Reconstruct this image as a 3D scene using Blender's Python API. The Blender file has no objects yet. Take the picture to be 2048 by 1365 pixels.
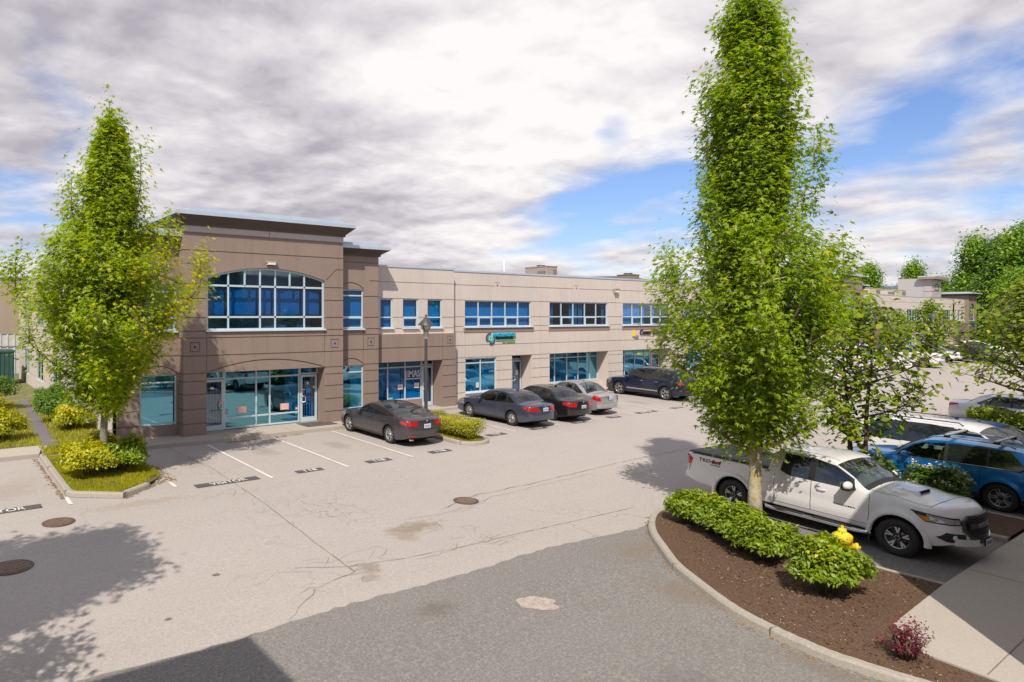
SKYCOV = [(1180, 430, .11, -.16), (1350, 385, .10, -.13), (1420, 300, .07, -.10), (1222, 265, .03, -.13), (1180, 500, .06, -.08), (1235, 478, .04, .10), (1690, 265, .10, -.16), (1850, 235, .10, -.15), (1990, 150, .10, -.15), (2045, 350, .09, -.14), (1600, 350, .08, -.13), (1760, 410, .12, .13), (1960, 310, .03, .08), (1790, 60, .18, .12), (1985, 220, .04, .10), (300, 150, .5, .14), (900, 130, .40, .12), (1560, 60, .25, .10), (520, 560, .25, .08), (60, 410, .06, -.12), (150, 210, .06, -.08)]
SKYSH = [(420, 15, .22, .13), (560, 350, .16, .10), (60, 200, .16, .09), (760, 430, .10, .06), (1000, 130, .25, -.10), (1900, 30, .3, -.02), (300, 400, .2, -.05)]
FARTREES = [
    (0, 1740, 150, .95, 0, 'slim bright poplar left of the stair tower on the skyline'), (3, 1712, 165, .62, 1, 'low bright tree partly behind the left end of the distant building'),
    (1, 1777, 170, .72, 2, 'grey-green round tree between the two skyline poplars'), (0, 1828, 150, .98, 2.2, 'broad poplar directly behind the stair tower'), (1, 1850, 165, .8, .5, 'dark tree beside the broad poplar on the skyline'),
    (0, 1884, 150, .78, 1.2, 'small bright tree to the right of the stair tower'), (1, 1912, 190, .85, 4, 'dark tree on the skyline beyond the small bright one'), (1, 1930, 175, 1.0, 3, 'dark tree left of the tall right-hand trees'),
    (0, 1950, 112, 1.04, 4, 'tall spire-topped tree left of the right-hand group'), (3, 1978, 118, .80, 5, 'bright tree behind the end pavilion'), (1, 2012, 108, 1.14, 1.7, 'tall dark tree at the right edge of the skyline'),
    (3, 2050, 98, 1.02, .7, 'tallest bright tree cut by the right edge'), (3, 1965, 104, .62, 2.8, 'low bright tree just right of the end pavilion'), (1, 1995, 100, .80, .2, 'low dark tree behind the far parked pickup'),
    (1, 2085, 105, 1.1, 3.3, 'dark tree beyond the right edge of the picture'), (3, 2030, 90, .62, 5.2, 'low bright tree at the right edge beyond the cars')]
SPOTS = [(9.45, 12.35, .95, .42, .75, (.22, .175, .12)), (8.9, 12.0, .35, .45, .5, (.25, .18, .12)), (7.25, 10.95, .30, .40, .6, (.20, .15, .11)), (7.0, 10.5, .30, .2, .5, (.21, .16, .12)), (4.6, 12.2, .10, .07, .9, (.16, .12, .08)), (3.3, 10.9, .09, .06, .8, (.18, .13, .09)), (9.9, 21.5, .5, .8, .4, (.20, .17, .15)), (12.6, 21.2, .5, .9, .4, (.20, .17, .15)), (29.7, 22.0, .5, .9, .45, (.2, .17, .15)), (32.4, 22.2, .5, .9, .45, (.2, .17, .15)), (4.6, 17.6, 1.6, .35, .35, (.28, .2, .14)), (1.6, 20.8, 1.3, 1.5, .3, (.27, .22, .18)), (7.2, 21.4, .6, 1.2, .35, (.22, .18, .16))]
SPOTD = [(7.2, 8.8, .5, .3, .5, (.12, .10, .08)), (11.4, 6.9, .5, .9, .5, (.19, .14, .09)), (12.6, 8.6, .8, .6, .45, (.20, .15, .10)), (10.7, 4.3, .3, 1.0, .45, (.17, .13, .09)), (8.6, 5.2, .8, .5, .35, (.13, .12, .11)), (18, 6.2, .7, 1.4, .5, (.10, .09, .08)), (24, 7, .7, 1.4, .5, (.10, .09, .08))]
import bpy, bmesh, math, random
import numpy as np
from mathutils import Vector, Matrix
D = bpy.data
SC = bpy.context.scene
COL = SC.collection
PI = math.pi
H0 = 4.65                      # eye height over the walkway level at the building
YK = 25.36
def gz(y):                     # the lot falls gently away from the building
    return 0.0195*(max(min(y, YK), -20.0)-YK)

# ------------------------------------------------------------------ objects
def tag(o, label=None, cat=None, group=None, kind=None):
    if label: o['label'] = label
    if cat: o['category'] = cat
    if group: o['group'] = group
    if kind: o['kind'] = kind
    return o
def empty(name, loc=(0, 0, 0), rz=0, label=None, cat=None, group=None):
    o = D.objects.new(name, None); COL.objects.link(o)
    o.empty_display_size = 0.3
    o.location = loc; o.rotation_euler = (0, 0, rz)
    return tag(o, label, cat, group)
def put(name, me, parent=None, loc=None, rz=None):
    o = D.objects.new(name, me); COL.objects.link(o)
    if parent is not None: o.parent = parent
    if loc is not None: o.location = loc
    if rz is not None: o.rotation_euler = (0, 0, rz)
    return o
def copy_tree(o, parent=None):
    c = o.copy(); COL.objects.link(c)
    if parent is not None: c.parent = parent
    for ch in list(o.children): copy_tree(ch, c)
    return c

class MB:
    """collects shapes and links them as one mesh"""
    def __init__(s): s.v = []; s.f = []; s.m = []; s.sm = []
    def add(s, vs, fs, m=0, smooth=False):
        b = len(s.v); s.v += [tuple(p) for p in vs]
        for f in fs: s.f.append(tuple(b+i for i in f)); s.m.append(m); s.sm.append(smooth)
    def quad(s, a, b, c, d, m=0): s.add([a, b, c, d], [(0, 1, 2, 3)], m)
    def box(s, x0, x1, y0, y1, z0, z1, m=0):
        vs = [(x, y, z) for z in (z0, z1) for y in (y0, y1) for x in (x0, x1)]
        s.add(vs, [(0, 2, 3, 1), (4, 5, 7, 6), (0, 1, 5, 4), (2, 6, 7, 3), (0, 4, 6, 2), (1, 3, 7, 5)], m)
    def obox(s, c, ax, ay, az, hx, hy, hz, m=0):       # oriented box
        c = Vector(c); vs = []
        for k in (-1, 1):
            for j in (-1, 1):
                for i in (-1, 1): vs.append(c+ax*(i*hx)+ay*(j*hy)+az*(k*hz))
        s.add(vs, [(0, 2, 3, 1), (4, 5, 7, 6), (0, 1, 5, 4), (2, 6, 7, 3), (0, 4, 6, 2), (1, 3, 7, 5)], m)
    def bar(s, a, b, w, h, m=0):
        a = Vector(a); b = Vector(b); d = b-a; L = d.length; d.normalize()
        u = Vector((0, 0, 1)) if abs(d.z) < .95 else Vector((1, 0, 0))
        x = d.cross(u).normalized(); z = x.cross(d)
        s.obox((a+b)/2, d, x, z, L/2, w/2, h/2, m)
    def tube(s, pts, rs, n=8, m=0, caps=True, smooth=True):
        pts = [Vector(p) for p in pts]
        if not hasattr(rs, '__len__'): rs = [rs]*len(pts)
        rings = []; up = None; vs = []; fs = []
        for i, p in enumerate(pts):
            d = (pts[min(i+1, len(pts)-1)]-pts[max(i-1, 0)])
            if d.length < 1e-9: d = Vector((0, 0, 1))
            d.normalize()
            if up is None:
                up = Vector((0, 0, 1)) if abs(d.z) < .9 else Vector((1, 0, 0))
            x = d.cross(up)
            if x.length < 1e-6: x = d.cross(Vector((0, 1, 0)))
            x.normalize(); y = x.cross(d); up = y
            for k in range(n):
                a = 2*PI*k/n; vs.append(p+x*(rs[i]*math.cos(a))+y*(rs[i]*math.sin(a)))
        for i in range(len(pts)-1):
            for k in range(n):
                fs.append((i*n+k, i*n+(k+1) % n, (i+1)*n+(k+1) % n, (i+1)*n+k))
        if caps: fs.append(tuple(range(n-1, -1, -1))); fs.append(tuple((len(pts)-1)*n+k for k in range(n)))
        s.add(vs, fs, m, smooth)
    def lathe(s, c, prof, n=24, m=0, axis='z', smooth=True, closed=False):
        vs = []; fs = []
        for (r, h) in prof:
            for k in range(n):
                a = 2*PI*k/n; x, y = r*math.cos(a), r*math.sin(a)
                p = (x, y, h) if axis == 'z' else ((x, h, y) if axis == 'y' else (h, x, y))
                vs.append((c[0]+p[0], c[1]+p[1], c[2]+p[2]))
        P = len(prof)
        for i in range(P if closed else P-1):
            for k in range(n):
                q = (i*n+k, i*n+(k+1) % n, ((i+1) % P)*n+(k+1) % n, ((i+1) % P)*n+k)
                fs.append(q if axis != 'y' else q[::-1])
        s.add(vs, fs, m, smooth)
    def disc(s, c, r, n=24, m=0, axis='z'):
        vs = []
        for k in range(n):
            a = 2*PI*k/n; x, y = r*math.cos(a), r*math.sin(a)
            p = (x, y, 0) if axis == 'z' else (x, 0, y)
            vs.append((c[0]+p[0], c[1]+p[1], c[2]+p[2]))
        s.add(vs, [tuple(range(n))], m)
    def ico(s, c, r, sub=2, m=0, sq=(1, 1, 1)):
        bm = bmesh.new(); bmesh.ops.create_icosphere(bm, subdivisions=sub, radius=1)
        vs = [(c[0]+v.co.x*r*sq[0], c[1]+v.co.y*r*sq[1], c[2]+v.co.z*r*sq[2]) for v in bm.verts]
        fs = [tuple(v.index for v in f.verts) for f in bm.faces]; bm.free()
        s.add(vs, fs, m, True)
    def mesh(s, name, mats):
        me = D.meshes.new(name); me.from_pydata(s.v, [], s.f)
        if not isinstance(mats, (list, tuple)): mats = [mats]
        for m in mats: me.materials.append(m)
        if s.f:
            me.polygons.foreach_set('material_index', s.m)
            me.polygons.foreach_set('use_smooth', s.sm)
        me.update(); return me
    def build(s, name, mats, parent=None, loc=None, rz=None):
        return put(name, s.mesh(name, mats), parent, loc, rz)

# ------------------------------------------------------------------ materials
MATS = {}
def _n(nt, t, **k):
    n = nt.nodes.new(t)
    for a, b in k.items(): setattr(n, a, b)
    return n
def noise(nt, vec, scale, detail=3, rough=.55, dist=0.0):
    n = _n(nt, 'ShaderNodeTexNoise'); n.inputs['Scale'].default_value = scale
    n.inputs['Detail'].default_value = detail; n.inputs['Roughness'].default_value = rough
    n.inputs['Distortion'].default_value = dist
    nt.links.new(vec, n.inputs['Vector']); return n.outputs['Fac']
def ramp(nt, fac, stops):
    r = _n(nt, 'ShaderNodeValToRGB'); e = r.color_ramp.elements
    while len(e) < len(stops): e.new(.5)
    for i, (p, c) in enumerate(stops):
        e[i].position = p; e[i].color = (*c, 1) if len(c) == 3 else c
    nt.links.new(fac, r.inputs[0]); return r.outputs[0]
def mixc(nt, fac, a, b, mode='MIX'):
    m = _n(nt, 'ShaderNodeMix', data_type='RGBA', blend_type=mode)
    for s, v in ((m.inputs[0], fac), (m.inputs[6], a), (m.inputs[7], b)):
        if hasattr(v, 'links'): nt.links.new(v, s)
        elif isinstance(v, (int, float)): s.default_value = v
        else: s.default_value = (*v, 1)
    return m.outputs[2]
def mth(nt, op, a, b=0.0, c=None):
    m = _n(nt, 'ShaderNodeMath', operation=op)
    for i, v in enumerate((a, b) if c is None else (a, b, c)):
        if hasattr(v, 'links'): nt.links.new(v, m.inputs[i])
        else: m.inputs[i].default_value = v
    return m.outputs[0]
def newmat(name):
    m = D.materials.new(name); m.use_nodes = True; nt = m.node_tree
    b = nt.nodes['Principled BSDF']; return m, nt, b
def mat(name, col, rough=.6, var=.06, scale=3.0, bump=0.0, bscale=40.0, metal=0.0, coat=0.0, spec=.5, emit=None, estr=0, var2=None, ior=None):
    if name in MATS: return MATS[name]
    m, nt, b = newmat(name)
    tc = _n(nt, 'ShaderNodeTexCoord').outputs['Object']
    c1 = tuple(max(0, x*(1-var)) for x in col); c2 = tuple(x*(1+var) for x in col)
    f = noise(nt, tc, scale, 5)
    c = ramp(nt, f, [(.3, c1), (.7, c2)])
    if var2:                                   # second colour in blotches
        f2 = noise(nt, tc, scale*.35, 4, .6)
        c = mixc(nt, ramp(nt, f2, [(.45, (0, 0, 0)), (.7, (1, 1, 1))]), c, var2)
    nt.links.new(c, b.inputs['Base Color'])
    b.inputs['Roughness'].default_value = rough; b.inputs['Metallic'].default_value = metal
    b.inputs['Coat Weight'].default_value = coat; b.inputs['Coat Roughness'].default_value = .03
    b.inputs['Specular IOR Level'].default_value = spec
    if emit: b.inputs['Emission Color'].default_value = (*emit, 1); b.inputs['Emission Strength'].default_value = estr
    if bump:
        bp = _n(nt, 'ShaderNodeBump'); bp.inputs['Strength'].default_value = bump; bp.inputs['Distance'].default_value = .02
        nt.links.new(noise(nt, tc, bscale, 4), bp.inputs['Height']); nt.links.new(bp.outputs[0], b.inputs['Normal'])
    MATS[name] = m; return m

def stucco(name, col, streak=.12):             # painted tilt-up concrete: fine grain, faint drips, blotches
    m, nt, b = newmat(name)
    tc = _n(nt, 'ShaderNodeTexCoord').outputs['Object']
    c = ramp(nt, noise(nt, tc, .55, 6, .6), [(.3, tuple(x*.93 for x in col)), (.7, tuple(x*1.06 for x in col))])
    mp = _n(nt, 'ShaderNodeMapping'); mp.inputs['Scale'].default_value = (5, 5, .22); nt.links.new(tc, mp.inputs[0])
    st = noise(nt, mp.outputs[0], 1.0, 5, .65)
    c = mixc(nt, ramp(nt, st, [(.5, (0, 0, 0)), (.8, (streak*2,)*3)]), c, tuple(x*.55 for x in col))
    g = noise(nt, tc, 60, 3, .7)
    c = mixc(nt, .25, c, ramp(nt, g, [(.3, tuple(x*.8 for x in col)), (.7, tuple(x*1.18 for x in col))]))
    nt.links.new(c, b.inputs['Base Color']); b.inputs['Roughness'].default_value = .9
    b.inputs['Specular IOR Level'].default_value = .25
    bp = _n(nt, 'ShaderNodeBump'); bp.inputs['Strength'].default_value = .35; bp.inputs['Distance'].default_value = .01
    nt.links.new(noise(nt, tc, 45, 4, .7), bp.inputs['Height']); nt.links.new(bp.outputs[0], b.inputs['Normal'])
    MATS[name] = m; return m

def asphalt(name, col, dark, speck, crack=True, spk=.5, patchy=.5, lanes=0.0, spots=()):
    m, nt, b = newmat(name)
    tc = _n(nt, 'ShaderNodeTexCoord').outputs['Object']
    big = noise(nt, tc, .11, 5, .6)
    c = ramp(nt, big, [(.3, tuple(x*.86 for x in col)), (.55, col), (.75, tuple(x*1.07 for x in col))])
    mid = noise(nt, tc, .8, 6, .7)
    c = mixc(nt, ramp(nt, mid, [(.5, (0, 0, 0)), (.85, (patchy,)*3)]), c, dark)
    mp = _n(nt, 'ShaderNodeMapping'); mp.inputs['Scale'].default_value = (.05, .9, 1); nt.links.new(tc, mp.inputs[0])
    if lanes:
        trk = noise(nt, mp.outputs[0], 1.0, 3, .6)     # tyre-worn lanes along the aisle
        c = mixc(nt, ramp(nt, trk, [(.45, (0, 0, 0)), (.75, (lanes,)*3)]), c, tuple(x*.80 for x in col))
    g1 = noise(nt, tc, 22, 2, .8); g2 = noise(nt, tc, 75, 2, .8)
    gr = mth(nt, 'ADD', mth(nt, 'MULTIPLY', g1, .45), mth(nt, 'MULTIPLY', g2, .55))
    sp = ramp(nt, gr, [(.32, tuple(x*(1-spk) for x in col)), (.5, col), (.68, speck)])
    c = mixc(nt, .6, c, sp)
    h = gr
    for (px_, py_, rx_, ry_, amt, cc) in spots:        # oil and rust stains with ragged soft edges
        m2 = _n(nt, 'ShaderNodeMapping'); m2.vector_type = 'POINT'; m2.inputs['Location'].default_value = (-px_/rx_, -py_/ry_, 0); m2.inputs['Scale'].default_value = (1/rx_, 1/ry_, 0)
        nt.links.new(tc, m2.inputs[0]); ln = _n(nt, 'ShaderNodeVectorMath', operation='LENGTH'); nt.links.new(m2.outputs[0], ln.inputs[0])
        e = mth(nt, 'ADD', ln.outputs['Value'], mth(nt, 'MULTIPLY', mth(nt, 'SUBTRACT', noise(nt, tc, 1.6/max(.25, min(rx_, ry_)), 8, .72), .5), 2.4))
        c = mixc(nt, ramp(nt, e, [(.35, (amt,)*3), (1.0, (0, 0, 0))]), c, cc)
    if crack:
        for sc, w, amt in ((.23, .0035, .55), (.55, .006, .35)):
            wv = _n(nt, 'ShaderNodeVectorMath', operation='ADD')
            nn = _n(nt, 'ShaderNodeTexNoise'); nn.inputs['Scale'].default_value = 1.1; nn.inputs['Detail'].default_value = 6
            nt.links.new(tc, nn.inputs['Vector'])
            sb = _n(nt, 'ShaderNodeVectorMath', operation='SCALE'); sb.inputs['Scale'].default_value = 1.3
            nt.links.new(nn.outputs['Color'], sb.inputs[0]); nt.links.new(tc, wv.inputs[0]); nt.links.new(sb.outputs[0], wv.inputs[1])
            vo = _n(nt, 'ShaderNodeTexVoronoi', feature='DISTANCE_TO_EDGE'); vo.inputs['Scale'].default_value = sc
            nt.links.new(wv.outputs[0], vo.inputs['Vector'])
            cm = ramp(nt, vo.outputs['Distance'], [(0, (1, 1, 1)), (w, (0, 0, 0))])
            lim = ramp(nt, noise(nt, tc, .16 if sc < .3 else .28, 3), [(.5, (0, 0, 0)), (.6, (amt,)*3)])
            c = mixc(nt, mixc(nt, 1.0, cm, lim, 'MULTIPLY'), c, tuple(x*.35 for x in col))
    nt.links.new(c, b.inputs['Base Color']); b.inputs['Roughness'].default_value = .92
    b.inputs['Specular IOR Level'].default_value = .25
    bp = _n(nt, 'ShaderNodeBump'); bp.inputs['Strength'].default_value = .5; bp.inputs['Distance'].default_value = .012
    nt.links.new(h, bp.inputs['Height']); nt.links.new(bp.outputs[0], b.inputs['Normal'])
    MATS[name] = m; return m

def leafmat(name, c1, c2, c3, trans=.35):
    m, nt, b = newmat(name)
    at = _n(nt, 'ShaderNodeAttribute'); at.attribute_name = 'rnd'
    c = ramp(nt, at.outputs['Fac'], [(0, c1), (.55, c2), (.85, c2), (1, c3)])
    nt.links.new(c, b.inputs['Base Color']); b.inputs['Roughness'].default_value = .42
    b.inputs['Specular IOR Level'].default_value = .4
    tr = _n(nt, 'ShaderNodeBsdfTranslucent')
    hs = _n(nt, 'ShaderNodeHueSaturation'); hs.inputs['Value'].default_value = 1.5; hs.inputs['Saturation'].default_value = 1.1
    nt.links.new(c, hs.inputs['Color']); nt.links.new(hs.outputs[0], tr.inputs[0])
    mx = _n(nt, 'ShaderNodeMixShader'); mx.inputs[0].default_value = trans
    nt.links.new(b.outputs[0], mx.inputs[1]); nt.links.new(tr.outputs[0], mx.inputs[2])
    nt.links.new(mx.outputs[0], nt.nodes['Material Output'].inputs[0])
    MATS[name] = m; return m

def glassmat(name, tint, refl=.22, rcol=(.75, .9, 1)):
    m, nt, b = newmat(name); nt.nodes.remove(b)
    tr = _n(nt, 'ShaderNodeBsdfTransparent'); tr.inputs[0].default_value = (*tint, 1)
    gl = _n(nt, 'ShaderNodeBsdfGlossy'); gl.inputs['Roughness'].default_value = .012
    gl.inputs['Color'].default_value = (*rcol, 1)
    tc = _n(nt, 'ShaderNodeTexCoord').outputs['Object']
    bp = _n(nt, 'ShaderNodeBump'); bp.inputs['Strength'].default_value = .05; bp.inputs['Distance'].default_value = .05
    nt.links.new(noise(nt, tc, .8, 2), bp.inputs['Height']); nt.links.new(bp.outputs[0], gl.inputs['Normal'])
    fr = _n(nt, 'ShaderNodeLayerWeight'); fr.inputs['Blend'].default_value = .5
    f = mth(nt, 'ADD', mth(nt, 'MULTIPLY', mth(nt, 'POWER', fr.outputs['Facing'], 3.5), .75), refl)
    mx = _n(nt, 'ShaderNodeMixShader'); nt.links.new(f, mx.inputs[0])
    nt.links.new(tr.outputs[0], mx.inputs[1]); nt.links.new(gl.outputs[0], mx.inputs[2])
    nt.links.new(mx.outputs[0], nt.nodes['Material Output'].inputs[0])
    MATS[name] = m; return m

BROWN = stucco('brown_stucco', (.285, .212, .180), .22)
LIGHT = stucco('pale_stucco', (.60, .525, .475), .2)
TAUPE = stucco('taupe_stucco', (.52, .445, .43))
SPAN = stucco('spandrel_stucco', (.30, .215, .18))
METAL = mat('galvanised_coping', (.50, .57, .66), .42, .06, 2, metal=.25)
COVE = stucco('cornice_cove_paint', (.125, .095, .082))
FRAME = mat('window_frame_paint', (.50, .60, .66), .45, .03, 3)
SILLW = mat('sill_white', (.62, .68, .74), .5, .03)
GLASS = glassmat('blue_glass', (.03, .50, .86), .17)
GLASS2 = glassmat('blue_shop_glass', (.05, .52, .84), .46, (.30, .80, 1))
BLIND = mat('blind_fabric', (.62, .66, .68), .8, .1, 2)
CURT = mat('curtain_fabric', (.45, .42, .36), .8, .15, 4)
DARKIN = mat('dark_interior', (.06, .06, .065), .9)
TILEB = mat('blue_diamond_tile', (.02, .03, .35), .25)
CONC = asphalt('walkway_concrete', (.42, .375, .325), (.33, .29, .25), (.50, .45, .39), crack=False, spk=.25, patchy=.35)
KERB = asphalt('kerb_concrete', (.36, .325, .275), (.20, .17, .135), (.48, .44, .38), crack=False, spk=.45, patchy=.8)
ASPH = asphalt('old_pale_asphalt', (.385, .345, .318), (.33, .285, .245), (.55, .51, .475), spk=.34, patchy=.5, lanes=.5, spots=SPOTS)
ASPD = asphalt('darker_asphalt', (.20, .185, .172), (.16, .145, .13), (.46, .435, .405), crack=False, spk=.60, patchy=.5, lanes=.3, spots=SPOTD)
PAINTW = mat('road_paint_white', (.66, .62, .58), .8, .10, 9, var2=(.50, .46, .42))
PAINTB = mat('road_paint_black', (.085, .075, .085), .8, .25, 8)
MULCH = asphalt('bark_mulch', (.105, .062, .038), (.06, .034, .02), (.26, .17, .11), crack=False, spk=.65, patchy=.7)
SOIL = mat('lawn_soil', (.16, .15, .05), .95, .4, 3, .4, 20)
BLACKM = mat('black_metal', (.035, .035, .042), .4, .1, 5, metal=.2)
IRON = mat('manhole_iron', (.13, .08, .06), .6, .3, 8, .5, 30, metal=.3)

# ------------------------------------------------------------------ text
def text_mesh(body, size, width=None, extrude=0.0, shear=0.0, bold=0.0):
    cu = D.curves.new('lettering', 'FONT'); cu.body = body; cu.size = size
    cu.extrude = extrude; cu.shear = shear; cu.offset = bold; cu.align_x = 'CENTER'; cu.align_y = 'CENTER'
    cu.resolution_u = 3
    ob = D.objects.new('tmp', cu); COL.objects.link(ob)
    dg = bpy.context.evaluated_depsgraph_get(); dg.update()
    me = D.meshes.new_from_object(ob.evaluated_get(dg)); D.objects.remove(ob)
    n = len(me.vertices); co = np.empty(n*3); me.vertices.foreach_get('co', co); co = co.reshape(-1, 3)
    if width:
        w = co[:, 0].max()-co[:, 0].min(); co[:, 0] *= width/max(w, 1e-6)
    me.vertices.foreach_set('co', co.ravel()); me.update(); me.name = 'lettering'
    return me
def letters(name, body, size, m, mtx, parent=None, width=None, extrude=.01, shear=0, bold=0):
    me = text_mesh(body, size, width, extrude, shear, bold); me.materials.clear(); me.materials.append(m)
    me.transform(mtx); return put(name, me, parent)
def wallmtx(x, y, z):          # letters standing on a wall that faces -Y
    return Matrix.Translation((x, y, z)) @ Matrix.Rotation(PI/2, 4, 'X')
# ------------------------------------------------------------------ camera, light, sky
cam = D.cameras.new('camera'); co = D.objects.new('camera', cam); COL.objects.link(co); SC.camera = co
co.location = (0, 0, H0); co.rotation_euler = (PI/2, 0, math.radians(55.95-90))
cam.sensor_width = 36; cam.lens = 1335/2048*36; cam.shift_x = 274/2048; cam.shift_y = -49.5/2048
cam.clip_end = 20000; cam.clip_start = .1
AZ = math.radians(42.2); EL = math.radians(50)     # shadows run along (cos AZ, sin AZ)
sun = D.lights.new('sun', 'SUN'); so = D.objects.new('sun', sun); COL.objects.link(so)
sun.energy = 3.9; sun.angle = math.radians(.55); sun.color = (1.0, .925, .815)
sd = Vector((math.cos(AZ)*math.cos(EL), math.sin(AZ)*math.cos(EL), -math.sin(EL)))
so.rotation_euler = sd.to_track_quat('-Z', 'Y').to_euler(); so.location = (0, 0, 30)
W = D.worlds.new('World'); SC.world = W; W.use_nodes = True
nt = W.node_tree; bg = nt.nodes['Background']; wo = nt.nodes['World Output']
sky = _n(nt, 'ShaderNodeTexSky', sky_type='NISHITA'); sky.sun_disc = False
sky.sun_elevation = EL; sky.sun_rotation = math.atan2(-math.cos(AZ), -math.sin(AZ)); sky.air_density = 1.0; sky.dust_density = .6; sky.ozone_density = 1.5
bg.inputs[1].default_value = .15
# broken cloud, laid on a level sheet above the town so that it gathers towards the horizon
geo = _n(nt, 'ShaderNodeTexCoord').outputs['Generated']
sx = _n(nt, 'ShaderNodeSeparateXYZ'); nt.links.new(geo, sx.inputs[0])
zz = mth(nt, 'ADD', mth(nt, 'MAXIMUM', sx.outputs['Z'], 0.0), .16)
cv = _n(nt, 'ShaderNodeCombineXYZ')
nt.links.new(mth(nt, 'DIVIDE', sx.outputs['X'], zz), cv.inputs[0]); nt.links.new(mth(nt, 'DIVIDE', sx.outputs['Y'], zz), cv.inputs[1])
def off(v, d):
    a = _n(nt, 'ShaderNodeVectorMath', operation='ADD'); nt.links.new(v, a.inputs[0]); a.inputs[1].default_value = d; return a.outputs[0]
big = noise(nt, off(cv.outputs[0], (3.1, 1.7, 0)), .70, 4, .5, .2)
fine = noise(nt, off(cv.outputs[0], (7.3, 2.2, .5)), 2.7, 9, .56, .2)
shade = noise(nt, off(cv.outputs[0], (1.3, 5.2, 2.5)), 1.15, 5, .5, .2)
shade2 = noise(nt, off(cv.outputs[0], (4.3, 9.2, 1.5)), 3.6, 7, .55, .3)
_F = Vector((math.cos(math.radians(55.95)), math.sin(math.radians(55.95)), 0)); _R = Vector((_F.y, -_F.x, 0))
def skydir(px, py): return (_F+_R*((px-750)/1335)+Vector((0, 0, (633-py)/1335))).normalized()
def blob(px, py, rx, amp):     # a wide clearing or bank in a given direction of the sky
    d = skydir(px, py)
    dp = _n(nt, 'ShaderNodeVectorMath', operation='DISTANCE'); nt.links.new(geo, dp.inputs[0]); dp.inputs[1].default_value = d
    e = mth(nt, 'DIVIDE', dp.outputs['Value'], rx); e = mth(nt, 'MULTIPLY', mth(nt, 'MULTIPLY', e, e), -1.0)
    return mth(nt, 'MULTIPLY', mth(nt, 'EXPONENT', e), amp)
cov = mth(nt, 'ADD', mth(nt, 'MULTIPLY', big, .50), mth(nt, 'MULTIPLY', fine, .50))
for a in SKYCOV: cov = mth(nt, 'ADD', cov, blob(*a))
mask = ramp(nt, cov, [(.37, (0, 0, 0)), (.46, (.5,)*3), (.56, (1, 1, 1))])
fineB = noise(nt, off(cv.outputs[0], (7.3-.075, 2.2-.07, .5)), 2.7, 9, .56, .2)      # the same cloud a little nearer the sun
lit = mth(nt, 'MULTIPLY', mth(nt, 'SUBTRACT', fineB, fine), .75)
sh = mth(nt, 'ADD', mth(nt, 'ADD', mth(nt, 'MULTIPLY', shade, .46), lit), mth(nt, 'ADD', mth(nt, 'MULTIPLY', shade2, .24), mth(nt, 'MULTIPLY', fine, .30)))
for a in SKYSH: sh = mth(nt, 'ADD', sh, blob(*a))
ccol = ramp(nt, sh, [(.36, (5.3, 5.15, 5.1)), (.46, (4.6, 4.42, 4.5)), (.55, (3.75, 3.58, 3.8)), (.70, (2.5, 2.36, 2.65))])
skc = mixc(nt, 1.0, sky.outputs[0], (.56, .62, .80), 'MULTIPLY')
fin = mixc(nt, mask, skc, ccol)
nt.links.new(fin, bg.inputs[0])
SC.view_settings.view_transform = 'Standard'; SC.view_settings.look = 'None'
SC.view_settings.exposure = 0.32; SC.view_settings.gamma = 1
SC.cycles.max_bounces = 8; SC.cycles.transparent_max_bounces = 16; SC.cycles.diffuse_bounces = 3; SC.cycles.glossy_bounces = 4
SC.cycles.caustics_reflective = False; SC.cycles.caustics_refractive = False
SC.cycles.use_denoising = True

# ------------------------------------------------------------------ ground
def sheet(name, x0, x1, y0, y1, m, dz, label=None, nx=1, wav=None):
    """a sheet that follows the lot; broken where the slope changes"""
    ys = sorted({y0, y1, *[y for y in (-20.0, YK) if y0 < y < y1]})
    mb = MB()
    for a, b in zip(ys[:-1], ys[1:]):
        mb.quad((x0, a, gz(a)+dz), (x1, a, gz(a)+dz), (x1, b, gz(b)+dz), (x0, b, gz(b)+dz))
    return tag(mb.build(name, m), kind='structure')
EARTH = mat('field_ground', (.10, .13, .045), .95, .3, .02)
sheet('ground', -6000, 9000, -6000, 9000, EARTH, -.05)
sheet('road', -60, 150, 9.2, 25.5, ASPH, -.008)
rng = random.Random(4)
def poly_sheet(name, pts, m, dz, kind='structure', z=None, parent=None):
    from mathutils.geometry import tessellate_polygon
    fs = [tuple(range(len(pts)))] if len(pts) < 5 else []
    if not fs:
        for t in tessellate_polygon([[Vector((x, y, 0)) for x, y in pts]]):
            a, b, c = [Vector(pts[i]) for i in t]; ar = (b-a).x*(c-a).y-(b-a).y*(c-a).x
            if abs(ar) > 1e-9: fs.append(tuple(t) if ar > 0 else tuple(t)[::-1])
    mb = MB(); mb.add([(x, y, (gz(y) if z is None else z)+dz) for x, y in pts], fs); o = mb.build(name, m, parent)
    if kind: o['kind'] = kind
    return o
edge = []; x = -60.0
while x < 15.2:
    edge.append((x, 9.72+rng.uniform(-.04, .04)+.05*math.sin(x*1.3)-(.25*max(0, (x-11)/4)))); x += .17
poly_sheet('driveway', [(-60, -20)]+[(15.2, -20)]+[(15.2, edge[-1][1])]+edge[::-1], ASPD, .0)
sheet('parking_bay_surface', 15.2, 20.0, 4.3, 9.6, ASPD, .002)
sheet('parking_bay_surface', 22.3, 36.2, 4.3, 9.9, ASPD, .002)
sheet('parking_bay_surface', 38.4, 150, 4.3, 9.9, ASPH, .002)

def lot_strip(name, x0, x1, y0, y1, m, dz=.004, z=None):
    return poly_sheet(name, [(x0, y0), (x1, y0), (x1, y1), (x0, y1)], m, dz, z=z)
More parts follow.
